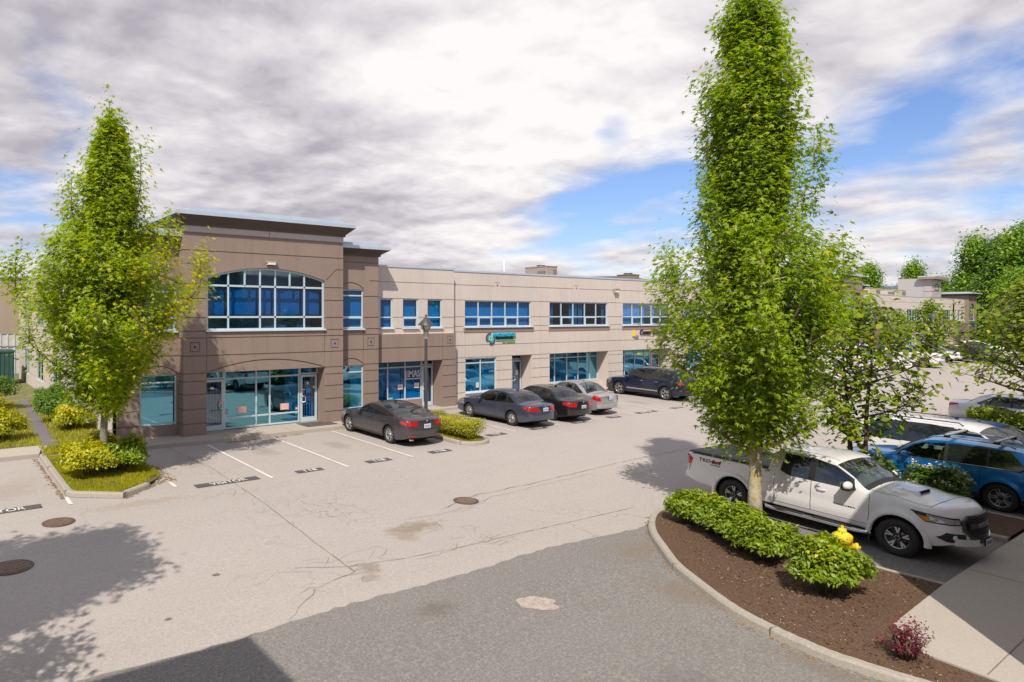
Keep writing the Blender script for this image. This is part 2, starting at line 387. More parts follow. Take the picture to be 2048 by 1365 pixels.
# painted lines between the bays
for X in (8.56, 11.19, 13.80): lot_strip('parking_line', X-.05, X+.05, 18.08, 23.58, PAINTW)
for X in (20.31, 22.95, 25.67, 28.38, 31.08, 33.72, 36.3, 39.0, 41.7, 44.4, 47.1): lot_strip('parking_line', X-.05, X+.05, 19.62, 25.28, PAINTW)
lot_strip('parking_line', 3.05, 3.15, 18.4, 19.15, PAINTW); lot_strip('parking_line', 5.8, 5.9, 18.62, 19.2, PAINTW)
for X in (50, 52.7, 55.4, 58.1): lot_strip('parking_line', X-.05, X+.05, 19.7, 25.2, PAINTW)
def bay_number(x0, x1, y0, y1, txt, tw, label, group='painted bay numbers'):
    e = empty('bay_marking', ((x0+x1)/2, (y0+y1)/2, gz((y0+y1)/2)), 0, label, 'painted marking', group)
    cx, cy = (x0+x1)/2, (y0+y1)/2
    mb = MB(); s = .0195
    hx, hy = (x1-x0)/2, (y1-y0)/2
    mb.add([(-hx, -hy, .004-s*hy), (hx, -hy, .004-s*hy), (hx, hy, .004+s*hy), (-hx, hy, .004+s*hy)], [(0, 1, 2, 3)])
    mb.build('painted_block', PAINTB, e)
    letters('lettering', txt, hy*2*1.02, PAINTW, Matrix.Translation((.04*hx, -.0, .008)) @ Matrix.Rotation(math.atan(s), 4, 'X'), e, width=tw, extrude=0, bold=.006)
bay_number(6.32, 8.22, 18.18, 18.55, 'VISITOR', 1.12, 'black painted block reading VISITOR in the empty bay beside the kerbed tree bed')
bay_number(.55, 2.46, 18.48, 18.85, 'VISITOR', 1.12, 'black block reading VISITOR cut by the left edge of the picture')
bay_number(9.46, 10.38, 18.16, 18.47, '118', .44, 'block reading 118 between the two empty bays left of the dark fastback')
bay_number(12.03, 12.97, 18.12, 18.45, '118', .44, 'block reading 118 in the empty bay directly left of the dark fastback')
bay_number(14.70, 15.63, 18.16, 18.50, '118', .44, 'block reading 118 behind the parked dark grey fastback')
bay_number(18.62, 19.60, 19.38, 19.74, '117', .44, 'block reading 117 in the narrow space beside the clipped hedge bed')
bay_number(21.17, 22.10, 19.46, 19.76, '117', .44, 'block reading 117 behind the slate blue saloon')
bay_number(23.93, 24.80, 19.56, 19.86, '117', .44, 'block reading 117 behind the black saloon')
bay_number(26.60, 27.42, 19.62, 20.02, '117', .44, 'block reading 117 behind the silver saloon')
bay_number(28.94, 30.48, 19.76, 20.10, 'VISITOR', 1.0, 'long faded block in the empty bay right of the silver saloon')
bay_number(32.0, 32.9, 19.84, 20.14, '116', .44, 'faded block in the second empty bay, left of the navy SUV')
bay_number(34.9, 35.8, 19.9, 20.2, '116', .44, 'faded block behind the parked navy SUV')
def manhole(x, y, r, label):
    e = empty('manhole_cover', (x, y, gz(y)), 0, label, 'manhole cover', 'manhole covers in the paving')
    m = MB(); m.lathe((0, 0, 0), [(r, 0), (r, .006), (r-.035, .010), (r-.04, .006)], 28); m.disc((0, 0, .007), r-.038, 28)
    o = m.build('rim', IRON, e)
    m = MB(); k = int((r-.06)/.055)
    for i in range(-k, k+1):
        for j in range(-k, k+1):
            if math.hypot(i, j)*.055 < r-.07: m.box(i*.055-.017, i*.055+.017, j*.055-.017, j*.055+.017, .007, .016)
    m.build('tread', mat('worn_iron', (.30, .21, .16), .5, .2, 8, metal=.4), e); e.rotation_euler = (math.atan(.0195), 0, .6)
manhole(2.61, 17.06, .36, 'rusty brown manhole cover with raised studs nearest the kerbed tree bed')
manhole(1.40, 14.65, .40, 'dark manhole cover in the tree shadow at the left edge')
manhole(11.9, 13.3, .34, 'smooth dark manhole cover in the middle of the lot')
manhole(72.4, 19.27, .36, 'farther left of the two faint manhole covers near the white pickups')
manhole(75.2, 18.48, .36, 'right one of the two faint manhole covers near the dark SUV')
# stains and the worn patch
def blotch(name, cx, cy, rx, ry, m, seed, n=40, dz=.003, rot=0):
    r = random.Random(seed); ph = [r.uniform(0, 6.28) for _ in range(5)]
    pts = []
    for k in range(n):
        a = 2*PI*k/n; q = 1+sum(.055*math.sin((j+2)*a+ph[j]) for j in range(5))+r.uniform(-.05, .05)
        x, y = rx*q*math.cos(a), ry*q*math.sin(a)
        pts.append((cx+x*math.cos(rot)-y*math.sin(rot), cy+x*math.sin(rot)+y*math.cos(rot)))
    return poly_sheet(name, pts, m, dz)
blotch('worn_patch', 8.83, 8.03, .36, .26, mat('exposed_aggregate', (.40, .335, .29), .95, .22, 14, .6, 60), 5, dz=.005, rot=-.6, n=90)
blotch('pavement_stain', 4.6, 12.2, .07, .05, mat('pothole', (.20, .15, .11), .95), 12)
blotch('pavement_stain', 3.3, 10.9, .05, .04, MATS['pothole'], 14)
# the long saw joints and sealed cracks
CRK = mat('crack_fill', (.20, .165, .12), .95, .3, 6)
def crack(pts, w, seed, jag=.05, name='pavement_joint'):
    r = random.Random(seed); P = []
    for (a, b) in zip(pts[:-1], pts[1:]):
        L = math.dist(a, b); n = max(2, int(L/.22))
        for i in range(n):
            t = i/n; P.append((a[0]+(b[0]-a[0])*t+r.uniform(-jag, jag), a[1]+(b[1]-a[1])*t+r.uniform(-jag, jag)))
    P.append(pts[-1]); mb = MB()
    for i in range(len(P)-1):
        (x0, y0), (x1, y1) = P[i], P[i+1]; L = math.hypot(x1-x0, y1-y0)+1e-9
        nx, ny = -(y1-y0)/L, (x1-x0)/L; wa = w*.62*r.uniform(.4, 1.3)/2
        mb.add([(x0+nx*wa, y0+ny*wa, gz(y0)+.004), (x0-nx*wa, y0-ny*wa, gz(y0)+.004), (x1-nx*wa, y1-ny*wa, gz(y1)+.004), (x1+nx*wa, y1+ny*wa, gz(y1)+.004)], [(0, 1, 2, 3)])
    return tag(mb.build(name, CRK), kind='structure')
crack([(7.2, 24.0), (7.45, 20), (7.3, 16), (7.0, 12.5), (6.9, 10.9)], .022, 1, .012)
crack([(15.2, 10.55), (11, 10.75), (9.2, 10.8)], .02, 2, .008)
crack([(9.2, 10.8), (8.1, 10.95), (6.9, 11.2), (6.0, 11.7)], .018, 5, .03)
crack([(7.0, 10.95), (5.9, 10.6), (4.9, 9.8)], .014, 6, .05)
crack([(10.9, 13.1), (12.4, 13.55), (15, 13.6), (20, 13.9), (26, 14.0), (34, 14.3)], .028, 7, .04)
crack([(10.9, 12.8), (13, 13.2), (17, 13.4)], .016, 17, .06)
crack([(12.4, 13.0), (11.2, 12.7), (9.6, 12.9)], .014, 18, .07)
for k in range(26):
    r0 = random.Random(100+k); cx, cy = r0.uniform(5.8, 10.6), r0.uniform(10.5, 12.0)
    a = r0.uniform(0, 6.28); L = r0.uniform(.4, 1.3)
    crack([(cx, cy), (cx+L*math.cos(a)*.6, cy+L*math.sin(a)*.35), (cx+L*math.cos(a+.7), cy+.5*L*math.sin(a+.7))], .010, 200+k, .04, 'pavement_crack')
for k in range(14):
    r0 = random.Random(300+k); cx, cy = r0.uniform(6.8, 8.9), r0.uniform(13.5, 17.0)
    a = r0.uniform(0, 6.28); L = r0.uniform(.5, 1.4)
    crack([(cx, cy), (cx+L*math.cos(a)*.6, cy+L*math.sin(a)*.5), (cx+L*math.cos(a+.8), cy+.7*L*math.sin(a+.8))], .009, 400+k, .05, 'pavement_crack')

# ------------------------------------------------------------------ kerbs
def kerb(pts, w=.15, h=.12, name='kerb', closed=False, joint=2.4, base=None, label=None):
    """kerb stones along a path (path = road-side foot); w to the left of the direction of travel"""
    n = len(pts); P = [Vector((p[0], p[1])) for p in pts]
    def nrm(i):
        a = P[(i-1) % n] if (closed or i > 0) else P[i]; b = P[(i+1) % n] if (closed or i < n-1) else P[i]
        d = (b-a).normalized(); return Vector((-d.y, d.x))
    N = [nrm(i) for i in range(n)]; mb = MB()
    prof = [(0, 0), (.015, h*.72), (.045, h), (w-.02, h+.004), (w, h-.006), (w, -.05)]
    rows = []
    for i in range(n):
        g = gz(P[i].y) if base is None else base
        rows.append([(P[i].x+N[i].x*a, P[i].y+N[i].y*a, g+b+(random.Random(i*7+len(pts)).uniform(-.004, .004))) for a, b in prof])
    k = len(prof)
    vs = [p for r in rows for p in r]; fs = []
    for i in range(n if closed else n-1):
        j = (i+1) % n
        for q in range(k-1): fs.append((i*k+q, i*k+q+1, j*k+q+1, j*k+q)[::-1])
    if not closed: fs.append(tuple(range(k))); fs.append(tuple((n-1)*k+q for q in range(k))[::-1])
    mb.add(vs, fs)
    # dark joints between the stones
    acc = 0
    for i in range(n-1):
        L = (P[i+1]-P[i]).length; acc += L
        if acc > joint:
            acc = 0; d = (P[i+1]-P[i]).normalized(); nn = Vector((-d.y, d.x)); c = P[i+1]; g = (gz(c.y) if base is None else base)
            c0 = c-nn*.003; c1 = c+nn*(w+.003)
            mb.bar((c0.x, c0.y, g+h/2+.004), (c1.x, c1.y, g+h/2+.004), .014, h+.006, 1)
    o = mb.build(name, [KERB, CRK]); return tag(o, kind='structure')
def smooth_path(pts, n=6):
    out = []; P = [pts[0]]+list(pts)+[pts[-1]]
    for i in range(1, len(P)-2):
        p0, p1, p2, p3 = [Vector(q) for q in P[i-1:i+3]]
        for k in range(n):
            t = k/n; out.append(tuple(.5*((2*p1)+(p2-p0)*t+(2*p0-5*p1+4*p2-p3)*t*t+(3*p1-p0-3*p2+p3)*t**3)))
    out.append(tuple(pts[-1])); return out
# walkway in front of the building: z = .1
def slab(name, pts, m, z0, z1, mfun=None):
    mb = MB(); n = len(pts)
    top = [(x, y, (gz(y)+z1) if mfun is None else z1) for x, y in pts]; bot = [(x, y, (gz(y) if mfun is None else 0)+z0) for x, y in pts]
    mb.add(top+bot, [tuple(range(n))]+[(i, n+i, n+(i+1) % n, (i+1) % n) for i in range(n)])
    return tag(mb.build(name, m), kind='structure')
slab('pavement', [(3.3, 24.05), (5.9, 24.02), (8.2, 23.75), (16.4, 23.65), (16.5, 25.2), (18.2, 25.38), (60, 25.45), (60, 27.6), (5.79, 27.6), (5.79, 25.35), (3.6, 26.0), (3.3, 25.9)], CONC, -.2, .1, 1)
slab('pavement', [(-40, 24.45), (3.15, 24.45), (3.45, 26.0), (-40, 26.1)], CONC, -.2, .115, 1)
for X in (9.6, 12.2, 14.9, 19.4, 22.3, 25.4, 28.6, 31.8, 35): lot_strip('pavement_joint', X-.008, X+.008, 23.8 if X < 16 else 25.5, 24.8 if X < 16 else 26.35, CRK, .104, 0)
for X in (-2, .8): lot_strip('pavement_joint', X-.008, X+.008, 24.5, 26.0, CRK, .119, 0)
# camera-side walkway
slab('pavement', [(12.15, -2), (12.1, 2.4), (12.17, 3.62), (12.9, 4.22), (15.65, 4.33), (140, 4.45), (140, -2)], CONC, -.2, .125)
for X in (16.9, 19.6, 22.4): poly_sheet('pavement_joint', [(X-.008, 1.8), (X+.008, 1.8), (X+.008, 4.3), (X-.008, 4.3)], CRK, .129)
poly_sheet('pavement_joint', [(12.2, 2.9), (40, 2.95), (40, 2.966), (12.2, 2.916)], CRK, .129)
# the tree bed at the left
K1 = [(3.14, 24.4), (3.12, 22.4), (3.11, 19.35), (3.22, 19.08), (3.5, 18.86), (4.34, 18.25), (4.52, 18.42), (5.1, 18.84), (5.22, 18.95)]
kerb(K1, .17, .13, joint=1.1)
kerb([(5.56, 19.35), (5.84, 19.9), (5.85, 22.2), (6.1, 24.0)], .14, .045, joint=1.5)
GRS = mat('turf_soil', (.13, .10, .04), .95, .4, 4, .5, 30)
poly_sheet('bed_soil', [(3.22, 24.1), (3.22, 19.45), (3.55, 19.0), (4.33, 18.42), (5.15, 19.0), (5.6, 19.5), (5.8, 20), (5.8, 24.0)], GRS, .095)
poly_sheet('lawn', [(-40, 26.1), (3.45, 26.0), (5.79, 25.3), (5.79, 60), (-40, 60)], SOIL, .10, z=0)
poly_sheet('lawn', [(3.2, 24.1), (5.85, 23.9), (5.79, 25.6), (3.6, 25.9)], SOIL, .112, z=0)
poly_sheet('garden_path', smooth_path([(3.5, 26.05), (3.62, 28), (3.72, 30.5), (4.1, 35.5), (4.35, 41)])+smooth_path([(5.25, 41), (4.6, 35.5), (4.15, 30.2), (3.95, 28), (3.8, 25.9)]), mat('path_tar', (.16, .14, .15), .9, .15, 5), .106, z=0)
# the hedge bed beside the dark fastback
K2 = [(16.53, 23.7), (16.52, 20.5), (16.52, 19.0)]+[(17.26+.74*math.cos(a), 19.0+.62*math.sin(a)) for a in np.linspace(PI, 2*PI, 12)[1:-1]]+[(18.0, 19.0), (18.02, 20.5), (18.05, 25.3)]
kerb(K2, .14, .12, joint=1.6)
poly_sheet('bed_soil', [(16.66, 23.7), (16.66, 19.1), (17.0, 18.62), (17.5, 18.62), (17.87, 19.1), (17.9, 25.2), (16.66, 25.2)], GRS, .09)
# the curved mulch bed in front
K3 = smooth_path([(16.6, 9.80), (15.9, 9.95), (15.25, 9.93), (14.75, 9.78), (14.1, 9.42), (13.49, 8.95), (12.76, 8.20), (12.22, 7.61), (11.63, 6.66), (11.25, 5.96), (11.07, 5.35), (10.97, 4.77), (10.95, 4.33), (11.03, 3.81), (11.15, 3.3), (11.4, 2.5), (11.75, 1.6), (12.2, .6)], 5)
kerb(K3, .17, .13, joint=2.6)
kerb(smooth_path([(15.72, 4.33), (15.66, 4.8), (15.62, 5.3), (15.72, 5.75), (15.85, 6.2), (16.0, 7.2), (16.05, 8.2), (16.2, 9.0), (16.55, 9.75)], 4), .13, .125, joint=2.0)
IN3 = [p for p in K3]
bed = []
for i, p in enumerate(IN3):
    a = Vector(IN3[max(i-1, 0)]); b = Vector(IN3[min(i+1, len(IN3)-1)]); d = (b-a).normalized()
    bed.append((p[0]-d.y*.15, p[1]+d.x*.15))
poly_sheet('mulch_bed', [p for p in bed if p[1] > .8]+[(12.14, .8), (12.1, 2.4), (12.17, 3.62), (12.9, 4.22), (15.6, 4.36), (15.55, 5.3), (15.75, 6.2), (15.9, 7.2), (15.95, 8.2), (16.1, 9.0), (16.4, 9.7)], MULCH, .10)
r0 = random.Random(7); mb = MB()
for k in range(2600):                          # bark chips and crumbs on the bed
    x, y = r0.uniform(11.3, 15.6), r0.uniform(3.0, 9.6)
    if x < 11.3+max(0, (y-5.6))*.85 or (x > 12.1 and y < 4.4) or (y > 9.4): continue
    a = r0.uniform(0, 3.14); s = r0.uniform(.006, .017)
    mb.obox((x, y, gz(y)+.112), Vector((math.cos(a), math.sin(a), r0.uniform(-.3, .3))).normalized(), Vector((-math.sin(a), math.cos(a), 0)), Vector((0, 0, 1)), s, s*.4, .004, r0.choice((0, 0, 1, 2)))
o = mb.build('bark_chips', [mat('chip_dark', (.06, .035, .022), .9), mat('chip_mid', (.19, .12, .07), .9), mat('chip_pale', (.38, .28, .18), .9)]); tag(o, 'scattered bark chips on the curved planting bed', 'mulch', kind='stuff')
# second bed, between the pickup and the blue SUV, and a third beyond the saloons
for (xa, xb, ye) in ((20.0, 22.3, 9.7), (36.2, 38.4, 9.9), (54, 56, 9.9)):
    kerb([(xa, 4.42), (xa, ye-.6), (xa+.5, ye), (xb-.5, ye), (xb, ye-.6), (xb, 4.42)][::-1], .13, .12)
    poly_sheet('mulch_bed', [(xa+.12, 4.44), (xa+.12, ye-.6), (xa+.55, ye-.12), (xb-.55, ye-.12), (xb-.12, ye-.6), (xb-.12, 4.44)], MULCH, .095)
# ------------------------------------------------------------------ facade relief
class Relief:
    """a wall built as panels at different depths, with real openings, reveals and grooves"""
    def __init__(s, x0, x1, z0, z1, d=0.0, m=0): s.ops = [('r', x0, x1, z0, z1, d, m, False)]; s.gr = []; s.b = (x0, x1, z0, z1)
    def rect(s, x0, x1, z0, z1, d, m): s.ops.append(('r', x0, x1, z0, z1, d, m, False))
    def hole(s, x0, x1, z0, z1, d, m): s.ops.append(('r', x0, x1, z0, z1, d, m, True))
    def hg(s, z, x0=None, x1=None, w=.035): s.gr.append((s.b[0] if x0 is None else x0, s.b[1] if x1 is None else x1, z-w/2, z+w/2))
    def vg(s, x, z0=None, z1=None, w=.03): s.gr.append((x-w/2, x+w/2, s.b[2] if z0 is None else z0, s.b[3] if z1 is None else z1))
    def build(s, mb, O, U, Dv, gd=.035):
        """O origin, U along the wall, Dv into the wall"""
        O = Vector(O); U = Vector(U); Dv = Vector(Dv); bx0, bx1, bz0, bz1 = s.b
        xs = sorted({round(min(max(v, bx0), bx1), 4) for o in s.ops for v in (o[1], o[2])} | {round(min(max(v, bx0), bx1), 4) for g in s.gr for v in g[:2]})
        zs = sorted({round(min(max(v, bz0), bz1), 4) for o in s.ops for v in (o[3], o[4])} | {round(min(max(v, bz0), bz1), 4) for g in s.gr for v in g[2:]})
        nx, nz = len(xs)-1, len(zs)-1; cell = {}
        for i in range(nx):
            for j in range(nz):
                cx, cz = (xs[i]+xs[i+1])/2, (zs[j]+zs[j+1])/2; c = None
                for o in s.ops:
                    if o[1] <= cx <= o[2] and o[3] <= cz <= o[4]: c = [o[5], o[6], o[7], o[5]]
                if not c[2]:
                    for g in s.gr:
                        if g[0] <= cx <= g[1] and g[2] <= cz <= g[3]: c[0] = c[3]+gd; break
                cell[i, j] = c
        P = lambda x, z, d: O+U*x+Dv*d+Vector((0, 0, z))
        for i in range(nx):
            for j in range(nz):
                d, m, h, _ = cell[i, j]; x0, x1, z0, z1 = xs[i], xs[i+1], zs[j], zs[j+1]
                if not h: mb.quad(P(x0, z0, d), P(x1, z0, d), P(x1, z1, d), P(x0, z1, d), m)
                if i+1 < nx:
                    e = cell[i+1, j]
                    if abs(e[0]-d) > 1e-5:
                        mm = m if d < e[0] else e[1]
                        mb.quad(P(x1, z0, d), P(x1, z0, e[0]), P(x1, z1, e[0]), P(x1, z1, d), mm)
                if j+1 < nz:
                    e = cell[i, j+1]
                    if abs(e[0]-d) > 1e-5:
                        mm = m if d < e[0] else e[1]
                        mb.quad(P(x0, z1, d), P(x1, z1, d), P(x1, z1, e[0]), P(x0, z1, e[0]), mm)

def arch_fill(mb, x0, x1, ztop, fn, y, m, rev=.16, n=20):
    """wall above an arched opening: between the arc and a level top"""
    for i in range(n):
        a, b = x0+(x1-x0)*i/n, x0+(x1-x0)*(i+1)/n
        mb.quad((a, y, fn(a)), (b, y, fn(b)), (b, y, ztop), (a, y, ztop), m)
        mb.quad((a, y, fn(a)), (a, y+rev, fn(a)), (b, y+rev, fn(b)), (b, y, fn(b)), m)
def arch_groove(mb, x0, x1, z0, z1, fn, y, m, w=.045, gd=.04, n=22):
    """a level-edged panel with a curved groove cut in it"""
    for i in range(n):
        a, b = x0+(x1-x0)*i/n, x0+(x1-x0)*(i+1)/n; fa, fb = fn(a), fn(b)
        fa0, fb0 = max(fa-w/2, z0), max(fb-w/2, z0); fa1, fb1 = max(fa+w/2, z0), max(fb+w/2, z0)
        mb.quad((a, y, z0), (b, y, z0), (b, y, fb0), (a, y, fa0), m)
        mb.quad((a, y, fa1), (b, y, fb1), (b, y, z1), (a, y, z1), m)
        mb.quad((a, y+gd, fa0), (b, y+gd, fb0), (b, y+gd, fb1), (a, y+gd, fa1), m)
        mb.quad((a, y, fa1), (a, y+gd, fa1), (b, y+gd, fb1), (b, y, fb1), m)
        mb.quad((a, y, fa0), (b, y, fb0), (b, y+gd, fb0), (a, y+gd, fa0), m)

brnd = random.Random(11)
def window(parent, x0, x1, z0, z1, y, vs=(), hs=(), fw=.06, dep=.07, segs=(), glass=None, blinds='slats', sill=True, vents=(), arch=None, y2=None):
    """metal framed window; panes and blinds are its pieces. vs/hs: mullions; segs: extra bars (x0,z0,x1,z1)"""
    mb = MB(); f = fw
    if arch is None: mb.box(x0, x1, y, y+dep, z1-f, z1)
    mb.box(x0, x1, y, y+dep, z0, z0+f); mb.box(x0, x0+f, y+.002, y+dep-.002, z0, z1 if arch is None else arch(x0+f/2)-.01)
    mb.box(x1-f, x1, y+.002, y+dep-.002, z0, z1 if arch is None else arch(x1-f/2)-.01)
    for x in vs: mb.box(x-f/2, x+f/2, y+.004, y+dep-.004, z0+f, (z1-f) if arch is None else arch(x)-f*.5)
    for z in hs: mb.box(x0+f, x1-f, y+.006, y+dep-.006, z-f/2, z+f/2)
    for (a, b, c, d) in segs: mb.bar((a, y+dep/2, b), (c, y+dep/2, d), dep-.012, f*.9)
    for (a, b, c, d) in vents:                 # opening lights: a second inner frame
        for q in ((a, b, c, c+.05), (a, b, d-.05, d), (a, a+.05, c+.05, d-.05), (b-.05, b, c+.05, d-.05)): mb.box(q[0], q[1], y-.02, y+.03, q[2], q[3])
    if arch:
        N = 18
        for i in range(N):
            a, b = x0+(x1-x0)*i/N, x0+(x1-x0)*(i+1)/N
            vsx = [(a, y, arch(a)-f), (b, y, arch(b)-f), (b, y, arch(b)), (a, y, arch(a))]
            mb.add(vsx+[(p[0], y+dep, p[2]) for p in vsx], [(0, 1, 2, 3), (7, 6, 5, 4), (1, 0, 4, 5), (3, 2, 6, 7)])
    if sill: mb.box(x0-.03, x1+.03, y-.16, y+.02, z0-.045, z0+.012, 1)
    w = mb.build('window', [FRAME, SILLW], parent)
    g = MB(); yg = y+dep*.5
    if arch:
        pts = [(x0, yg, z0), (x1, yg, z0)]+[(x1+(x0-x1)*i/18, yg, arch(x1+(x0-x1)*i/18)-.02) for i in range(19)]
        g.add(pts, [tuple(range(len(pts)))])
    else: g.quad((x0+.01, yg, z0+.01), (x1-.01, yg, z0+.01), (x1-.01, yg, z1-.01), (x0+.01, yg, z1-.01))
    g.build('pane', glass or GLASS, w)
    if blinds:
        b = MB(); yb = y+dep+.09; zt = (z1 if arch is None else (hs[0] if hs else z1))-.02
        if blinds == 'slats' or isinstance(blinds, tuple):
            spans = [(x0, x1)] if blinds == 'slats' else blinds
            for (a0, a1) in spans:
                x = a0+.03
                while x < a1-.05:
                    t = .55+brnd.uniform(-.16, .16); dx, dy = .047*math.cos(t), .047*math.sin(t); zb = z0+.03+brnd.uniform(0, .02)
                    if brnd.random() > .03: b.quad((x-dx, yb+dy, zb), (x+dx, yb-dy, zb), (x+dx, yb-dy, zt), (x-dx, yb+dy, zt))
                    x += .088
            b.build('blind', BLIND, w)
        elif blinds == 'shade':
            b.quad((x0, yb, z0+(z1-z0)*.05), (x1, yb, z0+(z1-z0)*.05), (x1, yb, zt), (x0, yb, zt)); b.build('blind', BLIND, w)
        elif blinds == 'curtain':
            xx = x0+.1
            for (c0, c1) in ((.36, .50), (.52, .60), (.05, .10), (.93, .98)):
                xa, xb = x0+(x1-x0)*c0, x0+(x1-x0)*c1; n = max(4, int((xb-xa)/.06))
                for i in range(n):
                    u0, u1 = xa+(xb-xa)*i/n, xa+(xb-xa)*(i+1)/n; o0, o1 = .04*(i % 2), .04*((i+1) % 2)
                    b.quad((u0, yb+o0, z0+.02), (u1, yb+o1, z0+.02), (u1, yb+o1, zt), (u0, yb+o0, zt))
            b.build('curtain', CURT, w)
    return w
def door(parent, x0, x1, z0, z1, y, hinge=1, stickers=()):
    """glazed aluminium shop door with a pull handle"""
    s = .10; mb = MB(); dep = .055
    mb.box(x0, x1, y, y+dep, z1-s, z1); mb.box(x0, x1, y, y+dep, z0, z0+.2)
    mb.box(x0, x0+s, y+.002, y+dep-.002, z0+.2, z1-s); mb.box(x1-s, x1, y+.002, y+dep-.002, z0+.2, z1-s)
    mb.box(x0+s, x1-s, y+.07, y+.09, z0+1.0, z0+1.04, 1)
    d = mb.build('door', [FRAME, mat('push_bar', (.05, .25, .5), .4)], parent)
    g = MB(); g.quad((x0+.05, y+.03, z0+.1), (x1-.05, y+.03, z0+.1), (x1-.05, y+.03, z1-.05), (x0+.05, y+.03, z1-.05)); g.build('pane', GLASS, d)
    b = MB(); x = x0+s+.06
    while x < x1-s-.02: b.quad((x-.02, y+.2, z0+.2), (x+.015, y+.17, z0+.2), (x+.015, y+.17, z1-s), (x-.02, y+.2, z1-s)); x += .125
    b.build('blind', BLIND, d)
    h = MB(); hx = x0+.05 if hinge > 0 else x1-.05; q = .16*hinge; zc = z0+.98
    h.tube([(hx, y, zc-.13), (hx, y-.05, zc-.13), (hx+q*.2, y-.07, zc-.13), (hx+q*.75, y-.07, zc-.12), (hx+q, y-.07, zc-.07), (hx+q, y-.07, zc+.07), (hx+q*.75, y-.07, zc+.12), (hx+q*.2, y-.07, zc+.13), (hx, y-.05, zc+.13), (hx, y, zc+.13)], .016, 8)
    h.build('handle', mat('handle_alu', (.75, .75, .75), .3, metal=.8), d)
    return d
PAPW = mat('paper_white', (.75, .70, .66), .6); PAPP = mat('paper_pink', (.75, .36, .34), .6); PAPR = mat('sticker_red', (.72, .12, .12), .5); PAPB = mat('paper_blue', (.03, .33, .62), .5)
PAPK = mat('poster_dark', (.10, .09, .12), .5)
def notice(parent, x, z, w, h, y, m, lines=0, lm=None, name='notice'):
    mb = MB(); mb.box(x-w/2, x+w/2, y-.006, y-.001, z-h/2, z+h/2, 0)
    for i in range(lines):
        zz = z+h/2-(i+1)*h/(lines+1); mb.box(x-w*.4, x+w*(.4 if i % 2 else .28), y-.009, y-.007, zz-h*.035, zz+h*.035, 1)
    return mb.build(name, [m, lm or PAPW], parent)

def cornice(parent, x0, x1, y, z0, proj, zs, sides=(1, 1), yb=6.0, name='cornice'):
    """x0..x1 wall extent; y wall plane; zs = moulding bottom, moulding top, fascia bottom, fascia top, upstand top"""
    mb = MB(); a, b, c, d, e = zs; L, R = sides
    def ring(o, z): return [(x0-o*L, y-o, z), (x1+o*R, y-o, z), (x1+o*R, y+yb, z), (x0-o*L, y+yb, z)]
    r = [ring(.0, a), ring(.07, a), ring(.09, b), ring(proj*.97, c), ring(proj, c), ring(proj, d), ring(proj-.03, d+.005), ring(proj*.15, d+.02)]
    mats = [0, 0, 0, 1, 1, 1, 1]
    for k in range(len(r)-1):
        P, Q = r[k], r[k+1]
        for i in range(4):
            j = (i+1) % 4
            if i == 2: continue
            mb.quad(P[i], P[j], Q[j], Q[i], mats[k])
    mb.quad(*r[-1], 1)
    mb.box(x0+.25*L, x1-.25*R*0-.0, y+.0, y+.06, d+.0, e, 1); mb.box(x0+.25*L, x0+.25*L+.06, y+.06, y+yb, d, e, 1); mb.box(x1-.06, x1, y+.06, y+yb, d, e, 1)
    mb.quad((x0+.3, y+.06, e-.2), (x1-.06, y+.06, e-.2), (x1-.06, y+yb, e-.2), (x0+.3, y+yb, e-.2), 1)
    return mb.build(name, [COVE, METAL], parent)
def tile_square(mb, x, z, y, s=.19, tile=True, m=0, tm=1):
    """square ring groove is part of the wall; the diamond is a small tile standing a little proud"""
    if tile:
        q = .055; mb.add([(x, y-.012, z-q), (x+q, y-.012, z), (x, y-.012, z+q), (x-q, y-.012, z)], [(0, 1, 2, 3)], tm)
        mb.add([(x, y-.012, z-q), (x+q, y-.012, z), (x, y-.012, z+q), (x-q, y-.012, z), (x, y, z-q), (x+q, y, z), (x, y, z+q), (x-q, y, z)], [(0, 4, 5, 1), (1, 5, 6, 2), (2, 6, 7, 3), (3, 7, 4, 0)], tm)
def ring_groove(rl, x, z, s=.19, w=.03):
    rl.gr += [(x-s, x+s, z+s-w, z+s), (x-s, x+s, z-s, z-s+w), (x-s, x-s+w, z-s, z+s), (x+s-w, x+s, z-s, z+s)]
JL = (.565, 1.115, 1.675, 2.17, 2.47)          # pillar joints below the lintel
def wall_lamp(parent, x, y, z):
    e = MB(); e.box(x-.2, x+.2, y-.2, y, z-.02, z+.11, 0); e.box(x-.21, x+.21, y-.22, y-.001, z+.11, z+.135, 0)
    o = e.build('wall_lamp', mat('lamp_bronze', (.40, .33, .24), .5), parent)
    g = MB(); g.box(x-.17, x+.17, y-.205, y-.02, z-.10, z-.02, 0); g.build('lens', mat('lamp_lens', (.75, .73, .70), .2), o)

